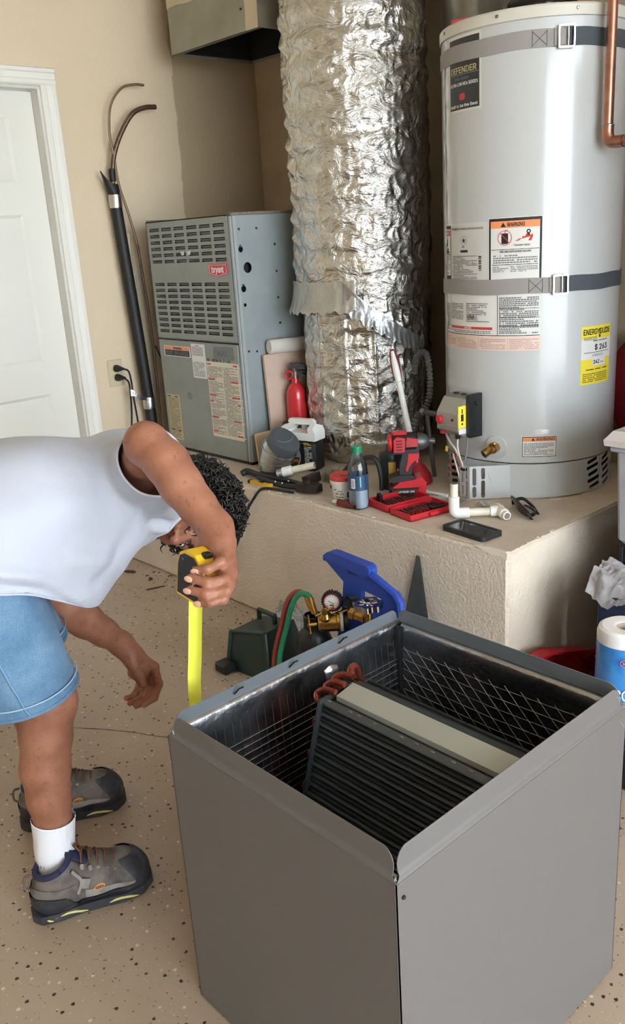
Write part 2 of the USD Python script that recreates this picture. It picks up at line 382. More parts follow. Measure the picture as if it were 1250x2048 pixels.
# hairline crack across the slab, a low uneven ridge
crk = thing('floor_crack', 'thin jagged hairline crack running across the tan speckled floor', 'crack', (1.2, -.9, 0))
rng = np.random.default_rng(3)
pts = [(1.05 + .085 * i, -1.10 + .052 * i + rng.uniform(-.012, .012), .0006) for i in range(14)]
def ribbon(pts, w, z=None):
    p = np.asarray(pts, float); t = np.gradient(p, axis=0); t /= np.linalg.norm(t, axis=1, keepdims=True)
    s = np.stack([-t[:, 1], t[:, 0], 0 * t[:, 0]], -1); w = np.broadcast_to(w, (len(p),))[:, None]
    v = np.vstack([p - s * w / 2, p + s * w / 2]); k = len(p); i = np.arange(k - 1)
    f = np.vstack([np.stack([i, i + k, i + 1], -1), np.stack([i + 1, i + k, i + k + 1], -1)])
    m = trimesh.Trimesh(v, f, process=False)
    if m.face_normals[0, 2] < 0: m.invert()
    return m
part(crk, 'fissure', ribbon(catmull(pts, 4), rng.uniform(.0015, .004, 13 * 4 + 1)), M('crack_dirt', (84, 68, 52), .9), world=True)

# ---- platform, its top edge chipped
def platform():
    x0, x1, y0, y1 = WX, PX, 0.0, BY
    r = .012
    xs = np.linspace(x0, x1, 180); prof = []
    def ring(d, z): return None
    body = bb((x0, y0, 0), (x1, y1, PZ - .002), .008)
    p = thing('platform', None, None, (PX, 0, 0), kind='structure')
    part(p, 'body', body, STUCCO, world=True)
    top = grid(160, 90, lambda U, V: np.stack([x0 + (x1 - .004 - x0) * U, y0 + .004 + (y1 - y0) * V, PZ - .0012 + .0012 * meshkit.fbm(np.stack([U * 40, V * 22, 0 * U], -1), 3, 4)], -1))
    part(p, 'top', top, PLAT_TOP, world=True, smooth=True)
    # broken paint flakes along the edges
    rg = np.random.default_rng(8); fl = []
    def flake(x, y, nx, sx, sy):
        a = np.sort(rg.uniform(0, 2 * PI, 7)); pl = Polygon([(math.cos(t) * sx * rg.uniform(.5, 1), math.sin(t) * sy * rg.uniform(.5, 1)) for t in a]).buffer(0)
        if pl.area > 1e-7 and pl.geom_type == 'Polygon': return mv(prism(pl, .0016), (x, y, PZ - .0002), rg.uniform(-.06, .06), rg.uniform(-.06, .06), rg.uniform(-.2, .2))
    for x in np.r_[rg.uniform(.9, 2.3, 34), rg.uniform(2.0, 2.3, 10)]:
        fl.append(flake(x, rg.uniform(.0, .012), 0, rg.uniform(.004, .016), rg.uniform(.002, .006)))
    for y in rg.uniform(.02, .9, 22): fl.append(flake(PX - rg.uniform(.0, .012), y, 0, rg.uniform(.002, .006), rg.uniform(.006, .018)))
    for a in rg.uniform(-1.9, -.4, 22): fl.append(flake(1.914 + .30 * math.cos(a), .68 + .30 * math.sin(a), 0, rg.uniform(.006, .018), rg.uniform(.003, .008)))
    fl = [f for f in fl if f is not None]
    for f in fl: part(p, 'paint_flake', f, M('paint_flake', (222, 210, 190), .8), world=True)
    # the corner chip, plaster showing
    chip = Polygon([(2.205, -.0005), (2.306, -.0005), (2.31, .012), (2.27, .008), (2.22, .004)])
    part(p, 'corner_chip', mv(prism(chip, .0022), (0, 0, PZ - .0004)), M('bare_plaster', (226, 216, 198), .85), world=True)
    face = Polygon([(2.20, .5), (2.312, .499), (2.309, .478), (2.29, .487), (2.262, .484), (2.235, .489)])
    part(p, 'corner_chip', basis(prism(face, .0014), (0, -.0014, 0), (1, 0, 0), (0, 0, 1), (0, 1, 0)), M('bare_plaster', (226, 216, 198), .85), world=True)
platform()

# ---- six-panel door and casing
def door():
    d = thing('door_1', None, None, (WX, DY0, 0), kind='structure')
    xf = WX - .055                                        # door face
    part(d, 'slab', bb((xf - .035, DY0 + .002, .01), (xf - .008, DY1 - .002, DZ - .004)), DOOR_PAINT, world=True)
    W = DY1 - DY0; rows = [(.20, .78), (.92, 1.50), (1.62, 1.86)]; cols = [(DY0 + .11, DY0 + W / 2 - .05), (DY0 + W / 2 + .05, DY1 - .11)]
    # frame of stiles and rails with openings, raised fields inside
    fr = sbox(DY0 + .002, .01, DY1 - .002, DZ - .004)
    for a, b in cols:
        for c, e in rows: fr = fr.difference(sbox(a, c, b, e))
    part(d, 'stile_frame', basis(prism(fr, .010), (xf - .010, 0, 0), (0, 1, 0), (0, 0, 1)), DOOR_PAINT, world=True)
    for a, b in cols:
        for c, e in rows:
            pts = []
            for k, x in ((.012, xf - .008), (.045, xf - .0015)):
                pts += [(x, a + k, c + k), (x, b - k, c + k), (x, b - k, e - k), (x, a + k, e - k)]
            pts += [(xf - .02, a + .012, c + .012), (xf - .02, b - .012, c + .012), (xf - .02, b - .012, e - .012), (xf - .02, a + .012, e - .012)]
            part(d, 'panel', trimesh.convex.convex_hull(np.array(pts)), DOOR_PAINT, world=True)
            # sloped sticking round the field
            for s in range(4):
                q = [((a, c), (b, c)), ((b, c), (b, e)), ((b, e), (a, e)), ((a, e), (a, c))][s]; cen = np.array([(a + b) / 2, (c + e) / 2])
                P = []
                for y, z in q:
                    i = np.sign(cen - np.array([y, z])) * .014
                    P += [(xf, y, z), (xf - .009, y + i[0], z + i[1]), (xf - .012, y, z)]
                part(d, 'sticking', trimesh.convex.convex_hull(np.array(P)), DOOR_PAINT, world=True)
    part(d, 'jamb', cat([bb((WX - .1, DY1 - .001, 0), (WX + .001, DY1 + .018, DZ + .018)), bb((WX - .1, DY0 - .018, 0), (WX + .001, DY0 + .001, DZ + .018)), bb((WX - .1, DY0, DZ - .001), (WX + .001, DY1, DZ + .018))]), M('jamb_paint', (214, 212, 204), .4), world=True)
    # door knob (left of the frame)
    part(d, 'knob', mv(lathe([(0, 0), (.028, 0), (.03, .006), (.012, .012), (.011, .03), (.026, .042), (.028, .056), (.016, .066), (0, .067)], 24), (xf, DY0 + .07, .92), ry=PI / 2), CHROME, world=True)
    t = thing('trim_1', None, None, (WX, DY1, 0), kind='structure')
    cs = [(.0, 0), (.0, .012), (.006, .017), (.020, .017), (.024, .013), (.044, .015), (.048, .019), (.060, .019), (.064, .012), (.064, 0)]
    def run(a, b, flip):
        # casing profile swept along a straight piece
        return None
    prof = Polygon([(x, y) for x, y in cs])
    part(t, 'side_casing', basis(prism(prof, DZ + .011), (WX, DY1 + .010, 0), (0, 1, 0), (1, 0, 0), (0, 0, 1)), TRIM_PAINT, world=True)
    part(t, 'side_casing', basis(prism(prof, DZ + .011), (WX, DY0 - .010, 0), (0, -1, 0), (1, 0, 0), (0, 0, 1)), TRIM_PAINT, world=True)
    part(t, 'head_casing', basis(prism(prof, DY1 - DY0 + .148), (WX, DY0 - .074, DZ + .010), (0, 0, 1), (1, 0, 0), (0, 1, 0)), TRIM_PAINT, world=True)
door()
# ================================================================= furnace
FUR = M('furnace_grey_enamel', (138, 142, 138), .42, var=(9, .45, .8), rgb2=(129, 131, 126), rvar=(8, .08))
FUR_SIDE = M('furnace_side_enamel', (142, 150, 153), .42, var=(6, .5, .85), rgb2=(128, 134, 136))
DARK_VOID = M('dark_insulation', (30, 30, 30), .9)
def flat_label(parent, name, o, w, h, bg, build=None, u=(1, 0, 0), v=(0, 0, 1), label=None):
    """a thin sticker with its print; o = lower left corner in the world, build(put) adds printed pieces"""
    b = part(parent, name, basis(bx((w, h, .0008), (w / 2, h / 2, .0003)), o, u, v), bg, world=True, label=label, smooth=False)
    pieces = {}
    def put(mesh, m, z=.0009): pieces.setdefault(m, []).append(mv(mesh, (0, 0, z)))
    if build: build(put, w, h)
    return b, pieces, o, u, v
def emit(b, pieces, o, u, v, name='print'):
    for m, ms in pieces.items(): part(b, name, basis(cat(ms), o, u, v), m, world=True, smooth=False)
def furnace():
    x0, x1, xp, y0, y1, z0, z1, zs = .405, .972, .948, .188, .80, PZ, 1.443, .975
    t = thing('furnace', 'grey steel gas furnace with louvred upper panel and red badge, on the platform', 'furnace', (x0, y0, z0))
    P = lambda n, m, mt, **k: part(t, n, m, mt, world=True, **k)
    P('base_rail', bb((x0 + .005, y0 + .01, z0), (x1 - .005, y1, z0 + .012)), M('furnace_base_black', (38, 38, 38), .7))
    # cabinet: back, top, left and right sheets with knockout holes
    side = sbox(y0 + .022, z0 + .012, y1, z1 - .004)
    holes = [(.224, 1.319, .0115), (.250, 1.252, .0195), (.223, 1.177, .012), (.224, 1.118, .007)]
    for y, z, r in holes: side = side.difference(Point(y, z).buffer(r))
    P('side_panel', basis(prism(side, .004), (x1 - .004, 0, 0), (0, 1, 0), (0, 0, 1)), FUR_SIDE)
    P('side_panel', bb((x0, y0 + .022, z0 + .012), (x0 + .004, y1, z1 - .004)), FUR_SIDE)
    P('top_panel', cat([bb((x0, y0 + .004, z1 - .006), (x1, y1, z1), .001), bb((x0, y0 + .004, z1), (x0 + .012, y1, z1 + .006)), bb((x1 - .012, y0 + .004, z1), (x1, y1, z1 + .006)), bb((x0, y1 - .012, z1), (x1, y1, z1 + .006))]), M('dusty_top', (120, 112, 98), .85, bump=(80, .8, .006)))
    P('back_panel', bb((x0, y1 - .004, z0 + .012), (x1, y1, z1 - .004)), FUR_SIDE)
    P('inner_liner', cat([bb((x0 + .006, y0 + .030, z0 + .02), (x1 - .03, y0 + .034, z1 - .02)), bb((x1 - .03, y0 + .03, z0 + .02), (x1 - .026, y1 - .01, z1 - .02))]), DARK_VOID)
    P('corner_post', cat([bb((xp + .003, y0 + .004, z0 + .012), (x1 - .008, y0 + .022, z1), .002), bb((x1 - .012, y0 + .010, z0 + .012), (x1, y0 + .024, z1 - .004), .002)]), M('furnace_post_enamel', (154, 160, 161), .4))
    for z in (1.39, 1.33, 1.19, .945, .62): P('screw', cyl(.0045, .003, (x1 + .001, y0 + .034, z), 10, 'x'), M('dark_screw', (70, 70, 70), .4, .8))
    for y, z in [(.305, 1.39), (.389, 1.329), (.389, 1.23), (.388, 1.132), (.388, 1.035), (.262, .94), (.30, .70), (.55, 1.39), (.60, 1.1)]: P('screw', cyl(.0042, .003, (x1 + .001, y, z), 10, 'x'), M('dark_screw', (70, 70, 70), .4, .8))
    # upper panel with louvre slots
    cols = [.432 + .0862 * i for i in range(6)]; sw, sh = .0705, .0125
    rows = [1.409 - .0246 * i for i in range(6)] + [1.1965 - .0234 * i for i in range(9)]
    up = sbox(x0, zs + .003, xp, z1 - .001)
    for c in cols:
        for z in rows: up = up.difference(rrect(sw, sh, .001, (c + sw / 2 - .005, z), 1))
    P('upper_panel', basis(prism(up, .003), (0, y0 + .003, 0), (1, 0, 0), (0, 0, 1)), FUR)
    P('panel_return', cat([bb((x0, y0, z1 - .004), (xp, y0 + .022, z1 - .001)), bb((x0, y0, zs + .003), (x0 + .003, y0 + .022, z1 - .002)), bb((xp - .003, y0 + .002, zs + .003), (xp, y0 + .022, z1 - .002)), bb((x0, y0, zs + .002), (xp, y0 + .02, zs + .005))]), FUR)
    for c in cols:
        for z in rows:
            P('louver', basis(bx((sw, .017, .0012), b=0), (c + sw / 2 - .005, y0 + .0085, z - .0025), (1, 0, 0), (0, -.80, .6)), FUR, smooth=False)
    # finger latch tabs
    for x in (.652, .695): P('latch_tab', mv(prism([(-.010, .004), (.010, .004), (.004, -.010), (-.004, -.010)], .006), (x, y0 - .001, 1.318), rx=PI / 2), M('latch_clip', (196, 196, 190), .4))
    # badge
    sh_ = Polygon([(-.056, .020), (-.052, .0235), (.052, .0235), (.056, .020), (.056, -.012), (.030, -.017), (0, -.024), (-.030, -.017), (-.056, -.012)])
    bd = P('badge', basis(prism(sh_, .004), (.872, y0, 1.247), (1, 0, 0), (0, 0, 1)), M('badge_red', (196, 48, 62), .35), label='red shield badge with raised white lettering')
    part(bd, 'badge_rim', basis(prism(sh_.buffer(-.0028).difference(sh_.buffer(-.0042)), .0005, .004), (.872, y0, 1.247), (1, 0, 0), (0, 0, 1)), WHITE_PAPER, world=True)
    part(bd, 'lettering', basis(text('bryant', .022, True, .0008, .074), (.835, y0 - .004, 1.240), (1, 0, 0), (0, 0, 1)), WHITE_PAPER, world=True, smooth=False)
    # lower panel
    P('lower_panel', bb((x0, y0, z0 + .014), (xp, y0 + .02, zs - .003), .003), FUR)
    P('sight_disc', cyl(.017, .003, (.597, y0 - .001, .747), 28, 'y'), M('sight_disc', (118, 120, 115), .5))
    rng = np.random.default_rng(5)
    u, v = (1, 0, 0), (0, 0, 1)
    def put_on(name, x, z, w, h, bg, fn, label=None):
        b = P(name, basis(bx((w, h, .0008), (w / 2, h / 2, .0003)), (x, y0, z), u, v), bg, smooth=False, label=label)
        pc = {}
        fn(lambda m, mt, zz=.0010: pc.setdefault(mt.GetPath(), (mt, []))[1].append(mv(m, (0, 0, zz))))
        for mt, ms in pc.values(): part(b, 'print', basis(cat(ms), (x, y0, z), u, v), mt, world=True, smooth=False, kind='stuff')
    PAPER_AGED = M('aged_label_paper', (214, 206, 186), .7); PAPER_TAN = M('tan_label_paper', (190, 178, 146), .75)
    def l_orange(put):
        put(quad(.003, .028, .187, .041), ORANGE_INK, .0009); put(quad(.006, .003, .184, .027), INK, .0009)
        put(mv(text('WARNING', .009, True), (.07, .030, 0)), INK, .0011)
        put(mv(para(.105, .018, 6, rng), (.074, .006, 0)), GREY_INK, .0012); put(mv(para(.055, .018, 4, rng), (.010, .006, 0)), GREY_INK, .0012)
    put_on('warning_label', .441, .905, .190, .043, WHITE_PAPER, l_orange, 'orange and black warning sticker')
    def l_white(put):
        put(mv(para(.075, .036, 8, rng), (.006, .09, 0)), GREY_INK); put(mv(para(.078, .060, 16, rng), (.006, .006, 0)), GREY_INK)
        put(mv(text('NOTICE', .005, True), (.03, .128, 0)), RED_INK)
    put_on('paper_label', .640, .826, .093, .138, WHITE_PAPER, l_white, 'white paper label with fine print')
    def l_big(put):
        w, h = .205, .305
        put(mv(para(.092, h - .03, 52, rng, justify=.7), (.006, .012, 0)), GREY_INK); put(mv(para(.096, h - .03, 52, rng, justify=.7), (.104, .012, 0)), GREY_INK)
        for a, b_, l in [(.004, .292, .024), (.172, .292, .026), (.004, .232, .042), (.150, .228, .046), (.004, .168, .042), (.150, .166, .048), (.004, .143, .020), (.182, .138, .018), (.006, .078, .042), (.150, .072, .048), (.008, .020, .030), (.165, .014, .036)]:
            put(quad(a, b_, a + l, b_ + .006), RED_INK, .0013)
            put(quad(a, b_ - .003, a + l + .02, b_ - .001), WHITE_PAPER, .0012)
    put_on('instruction_label', .738, .594, .205, .305, PAPER_AGED, l_big, 'large aged instruction label with red headings')
    def l_tan(put):
        put(mv(para(.080, .175, 32, rng), (.006, .008, 0)), M('brown_ink', (128, 116, 88), .7))
        for a, b_ in [(.004, .186), (.058, .186), (.010, .040), (.060, .038)]: put(quad(a, b_, a + .024, b_ + .004), INK, .0012)
    put_on('rating_label', .424, .545, .092, .196, PAPER_TAN, l_tan, 'tan rating label')
    tp = basis(prism([(0, .002), (.006, .044), (.012, .048), (.132, .050), (.136, .004), (.130, 0), (.010, .001)], .0008), (.786, y0, .911), u, v)
    tb = P('tape_patch', tp, M('grey_duct_tape', (112, 116, 120), .55), smooth=False)
    part(tb, 'handwriting', basis(text('#473', .018), (.815, y0 - .0008, .925), (1, .0, .02), v), M('faint_ink', (84, 87, 92), .7), world=True, smooth=False)
    P('handwriting', basis(text('W   NEW 9-7-18', .012, True, .0003, .152), (.742, y0, .899), (1, 0, -.01), v), INK, smooth=False)
furnace()

# ---- supply plenum: open-bottomed sheet metal box hanging over the furnace
def plenum():
    x0, x1, y0, y1, z0 = .405, .955, .40, .82, 2.07
    t = thing('supply_plenum', 'open-bottomed galvanized sheet metal plenum hanging above the grey furnace', 'duct', (x0, y0, z0))
    G = M('plenum_galvanized', (150, 148, 134), .45, .35, var=(5, .4, .7), rgb2=(136, 132, 116), rvar=(7, .08))
    w = .0015
    part(t, 'front_sheet', cat([bb((x0, y0, z0), (x1, y0 + w, CZ)), bb((x0, y0, z0), (x1, y0 + .02, z0 + w))]), G, world=True)
    part(t, 'left_sheet', bb((x0, y0, z0), (x0 + w, y1, CZ)), G, world=True)
    part(t, 'right_sheet', bb((x1 - w, y0, z0), (x1, y1, CZ)), G, world=True)
    part(t, 'back_sheet', bb((x0, y1 - w, z0), (x1, y1, CZ)), G, world=True)
    ins = M('black_duct_liner', (26, 27, 28), .95)
    part(t, 'liner', cat([bb((x0 + w, y0 + w, z0 + .012), (x1 - w, y0 + .022, CZ)), bb((x0 + w, y1 - .022, z0 + .012), (x1 - w, y1 - w, CZ)), bb((x0 + w, y0 + w, z0 + .012), (x0 + .022, y1 - w, CZ)), bb((x1 - .022, y0 + w, z0 + .012), (x1 - w, y1 - w, CZ)), bb((x0 + w, y0 + w, CZ - .02), (x1 - w, y1 - w, CZ))]), ins, world=True)
    # mastic / tape band painted along the upper part and the right corner, S-cleat
    tan = M('cloth_duct_tape_tan', (190, 176, 148), .7, bump=(50, .4, .004))
    part(t, 'tape_band', cat([basis(grid(40, 6, lambda U, V: np.stack([U * (x1 - x0), .165 + V * .06 + .004 * np.sin(17 * U) * (1 - V), 0 * U + .0012 + .0012 * meshkit.fbm(np.stack([U * 20, V * 4, 0 * U], -1), 3, 2)], -1)), (x0, y0, z0), (1, 0, 0), (0, 0, 1))]), tan, world=True, smooth=True)
    part(t, 'tape_band', basis(grid(6, 40, lambda U, V: np.stack([x1 - x0 - .07 + U * .07 + .003 * np.sin(15 * V), V * .5, 0 * U + .0018 + .001 * np.sin(31 * V + 5 * U)], -1)), (x0, y0, z0), (1, 0, 0), (0, 0, 1)), tan, world=True, smooth=True)
    part(t, 'screw', cyl(.004, .004, (x0 + .46, y0 - .002, z0 + .075), 10, 'y'), M('dark_screw', (70, 70, 70), .4, .8), world=True)
plenum()

# ---- refrigerant line set on the door wall
def lineset():
    t = thing('refrigerant_line_set', 'black foam-insulated copper line set standing against the door wall with bare ends', 'pipe', (.26, .18, PZ))
    x = .262
    foam = tube([(x, .198, .50), (x, .196, .6), (x - .005, .188, .85), (x - .01, .174, 1.15), (x - .012, .16, 1.42), (x - .014, .152, 1.60)], [.024, .024, .025, .025, .024, .023], 20, per=8)
    part(t, 'foam_sleeve', foam, BLACK_RUBBER, world=True)
    # torn, slit top of the sleeve
    tip = grid(14, 8, lambda U, V: np.stack([x - .014 + .0245 * np.cos(PI * 1.5 * U + 2.3), .152 + .0245 * np.sin(PI * 1.5 * U + 2.3) - .028 * V * np.exp(-((U - .55) / .25) ** 2), 1.565 + V * (.035 + .055 * np.exp(-((U - .5) / .2) ** 2))], -1))
    part(t, 'torn_sleeve_end', thicken(tip, .003), BLACK_RUBBER, world=True)
    for z, y in ((1.535, .1555), (.685, .1935)):
        part(t, 'foil_tape', jitter(lathe([(.0262, -.026), (.0272, -.01), (.027, .01), (.0262, .026)], 28), .0012, 60, 3).apply_transform(tf.translation_matrix((x - .014 if z > 1 else x - .002, y, z))), FOIL_TAPE, world=True)
    old = M('aged_copper', (120, 98, 82), .4, .75, var=(20, .4, .7), rgb2=(96, 80, 70))
    part(t, 'suction_line', tube([(x - .014, .152, 1.55), (x - .014, .158, 1.64), (x - .01, .176, 1.72), (x, .215, 1.80), (x + .01, .270, 1.87), (x + .012, .33, 1.895), (x + .012, .385, 1.900)], .0098, 14, per=10), old, world=True)
    part(t, 'liquid_line', tube([(x + .005, .225, 1.36), (x - .002, .205, 1.48), (x - .008, .178, 1.60), (x - .008, .170, 1.72), (x - .010, .165, 1.80), (x - .010, .185, 1.90), (x - .006, .24, 1.965), (x, .30, 1.982), (x + .003, .345, 1.982)], .005, 10, per=10), M('pale_copper', (150, 130, 108), .4, .7), world=True)
    part(t, 'liquid_line', tube([(x + .005, .225, 1.36), (x + .014, .235, 1.1), (x + .02, .236, .85), (x + .02, .226, .52)], .005, 10, per=8), old, world=True)
    part(t, 'black_tape', mv(lathe([(.0105, -.025), (.0125, -.02), (.0125, .02), (.0105, .025)], 18), (x - .014, .156, 1.637)), BLACK_RUBBER, world=True)
lineset()
def conduit():
    t = thing('condensate_drain_pipe', 'thin beige plastic drain pipe with white coupling beside the black line set', 'pipe', (.232, .225, PZ))
    bp = M('beige_pipe', (200, 184, 152), .5)
    part(t, 'pipe', tube([(.225, .209, 1.405), (.225, .205, 1.24), (.228, .212, .93), (.232, .225, .505)], [.0125, .0125, .0125, .0125], 16, per=6), bp, world=True)
    part(t, 'coupling', tube([(.225, .2055, 1.252), (.2258, .206, 1.18)], .0155, 18), PVC, world=True)
    part(t, 'cable_tie_tail', tube([(.236, .212, 1.19), (.242, .225, 1.16), (.248, .236, 1.13)], .0012, 6, per=4), PVC, world=True)
conduit()
def flex_conduit():
    t = thing('flexible_conduit', 'dark flexible conduit looping out between wall and furnace side', 'cable', (.36, .3, .9))
    part(t, 'conduit', tube([(.392, .30, 1.09), (.36, .27, 1.07), (.335, .255, 1.02), (.345, .255, .97), (.365, .26, .90), (.372, .28, .84), (.36, .3, .78), (.34, .32, .70), (.34, .35, .505)], .0085, 12, per=8), M('dark_conduit', (62, 58, 54), .5, .3), world=True)
    part(t, 'junction_cover', cyl(.045, .026, (.376, .30, .80), 20, 'x', b=.006), BLACK_PLASTIC, world=True)
    part(t, 'thermostat_wire', tube([(.285, .245, .93), (.31, .25, .88), (.33, .27, .82), (.365, .29, .80)], .0028, 8, per=6), BLACK_RUBBER, world=True)
flex_conduit()
def outlet():
    t = thing('wall_outlet', 'beige duplex wall outlet with black cords plugged in, beside the door casing', 'outlet', (WX, .077, .83))
    cy, cz = .078, .83
    bp = M('beige_plate', (205, 190, 160), .45)
    part(t, 'cover_plate', bb((WX, cy - .036, cz - .058), (WX + .006, cy + .036, cz + .058), .004), bp, world=True)
    for dz in (.02, -.02): part(t, 'socket', mv(cyl(.017, .004, n=24, b=.001), (WX + .007, cy, cz + dz), ry=PI / 2), bp, world=True)
outlet()
def cord(name, label, y, z, pts, plug_r):
    t = thing(name, label, 'power cord', (WX + .01, y, z))
    part(t, 'plug', mv(lathe([(0, 0), (plug_r, 0), (plug_r, .012), (plug_r * .8, .02), (.006, .042), (.0045, .05), (0, .05)], 16), (WX + .0095, y, z), ry=PI / 2, rz=.25), BLACK_RUBBER, world=True)
    part(t, 'cable', tube(pts, .0042, 8, per=8), BLACK_RUBBER, world=True)
cord('power_cord', 'black power cord in the upper socket, hanging down past the line set', .078, .850, [(WX + .055, .089, .849), (WX + .075, .1, .84), (WX + .075, .108, .80), (WX + .07, .113, .72), (WX + .065, .122, .62), (WX + .06, .13, .507), (WX + .09, .16, .505)], .0155)
cord('power_cord', 'black power cord in the lower socket, hanging down beside the casing', .079, .810, [(WX + .055, .09, .808), (WX + .07, .098, .79), (WX + .066, .102, .74), (WX + .06, .100, .66), (WX + .055, .092, .58), (WX + .05, .085, .507), (WX + .075, .11, .505)], .0155)
tp = thing('foil_tape_scrap', 'torn silver tape strip holding the cords to the line set', 'tape', (WX + .07, .13, .72))
part(tp, 'strip', thicken(grid(16, 5, lambda U, V: np.stack([WX + .0755 + .006 * np.sin(3 * U), .098 + .078 * U, .745 - .045 * U + .03 * (V - .5) * (1 - .5 * U) + .004 * np.sin(9 * U)], -1)), .0006), FOIL_TAPE, world=True)

# ================================================================= big foil duct
def duct():
    cx, cy = 1.238, .592
    t = thing('insulated_flex_duct', 'thick crinkled silver foil duct rising from the platform beside the furnace', 'duct', (cx, cy, PZ))
    nodes = {'tc': ('texture_coordinate', {}), 'p': ('principled_bsdf', dict(base_color=lin((206, 205, 201)), metallic=1.0, roughness=.24)),
        'n': ('noise_texture', dict(scale=9.0, detail=6.0, roughness=.58, distortion=1.8)), 'b': ('bump', dict(strength=.9, distance=.016)),
        'n2': ('noise_texture', dict(scale=60.0, detail=4.0, roughness=.6, distortion=.8)), 'b2': ('bump', dict(strength=.5, distance=.004)),
        'mp': ('mapping', dict(scale=(1.0, 1.0, 1.6))), 'r': ('noise_texture', dict(scale=9.0, detail=4.0)), 'rm': ('math', dict(math_type='multiply_add', value2=.20, value3=.07))}
    links = [('tc.object', 'mp.vector'), ('mp.vector', 'n.vector'), ('mp.vector', 'n2.vector'), ('tc.object', 'r.vector'), ('r.fac', 'rm.value1'), ('rm.value', 'p.roughness'),
        ('n.fac', 'b.height'), ('n2.fac', 'b2.height'), ('b.normal', 'b2.normal'), ('b2.normal', 'p.normal')]
    foil = usdkit.material(stage, '/World/Looks/crinkled_foil', nodes, links, surface='p.BSDF')
    def skin(z0, z1, r, nz, seed, lower):
        def f(U, V):
            a = 2 * PI * U; z = z0 + (z1 - z0) * V
            P = np.stack([np.cos(a) * 3, np.sin(a) * 3, z * 5], -1)
            Rr = r + 0 * z
            rid = 1 - np.abs(2 * meshkit.fbm(P * (1.3, 1.3, 2.0), 4, seed) - 1)
            big = meshkit.fbm(P * .55, 3, seed + 9) - .5
            cell = np.abs(meshkit.noise(P * (1.1, 1.1, 3.6), seed + 20) - .5) * 2
            fine = (1 - np.abs(2 * meshkit.noise(P * (3.1, 3.1, 4.2) + 3, seed + 31) - 1)) ** 3
            Rr = Rr + .012 * (rid - .8) + .020 * big - .003 * cell + .003 * fine
            if lower:
                # pleats pinned by vertical wires, taper to the boot at the platform
                ang = (a * 14 / (2 * PI)) % 1.0
                Rr = Rr + .006 * np.exp(-((ang - .5) / .05) ** 2) + .0022 * np.sin(z * 105 + 3.0 * meshkit.fbm(P * .8, 2, 77) * 6)
                Rr = Rr - .075 * np.clip((.64 - z) / .14, 0, 1) ** 2
            else:
                # gathered seam running up the left front
                da = (a - R(-118) + PI) % (2 * PI) - PI
                hel = (z * 16 + da * 3.2) % 1.0
                Rr = Rr + .012 * np.exp(-(da / .16) ** 2) * np.exp(-((hel - .5) / .22) ** 2) - .004 * np.exp(-((da - .16) / .03) ** 2)
                Rr = Rr + .003 * np.sin(z * 78 + a)
            return np.stack([cx + Rr * np.cos(a), cy + Rr * np.sin(a), z], -1)
        return grid(340, nz, f)
    part(t, 'lower_sleeve', skin(PZ + .001, 1.13, .238, 210, 3, True), foil, world=True, smooth=True)
    part(t, 'upper_sleeve', skin(1.08, CZ, .2515, 420, 5, False), foil, world=True, smooth=True)
    dull = M('grey_foil_tape', (188, 187, 181), .42, .75, bump=(25, .5, .01), var=(7, .4, .7), rgb2=(165, 163, 155))
    def wrap(a0, a1, za, zb, r, seed, flare):
        def f(U, V):
            a = R(a0) + (R(a1) - R(a0)) * U
            zlo, zhi = za(U), zb(U); z = zlo + (zhi - zlo) * V
            rr = r + .010 * (meshkit.fbm(np.stack([np.cos(a) * 9, np.sin(a) * 9, z * 14], -1), 3, seed) - .5) + flare * (1 - V) ** 2
            return np.stack([cx + rr * np.cos(a), cy + rr * np.sin(a), z], -1)
        return grid(90, 16, f)
    rag = lambda U: .005 * np.sin(40 * U) + .004 * np.sin(90 * U + 1)
    part(t, 'tape_wrap', thicken(wrap(-150, -52, lambda U: 1.075 + rag(U) + .012 * U, lambda U: 1.192 + .4 * rag(U + .3), .267, 4, .022), .001), dull, world=True, smooth=True, label='ragged dull band of foil tape round the duct')
    part(t, 'tape_strip', thicken(wrap(-62, -2, lambda U: 1.088 - .18 * U + rag(U), lambda U: 1.188 - .20 * U - .02 * np.sin(3 * U), .272, 8, .012), .001), M('grey_tape_strip', (150, 151, 153), .35, .8, bump=(25, .4, .01)), world=True, smooth=True, label='diagonal smooth grey tape strip')
duct()

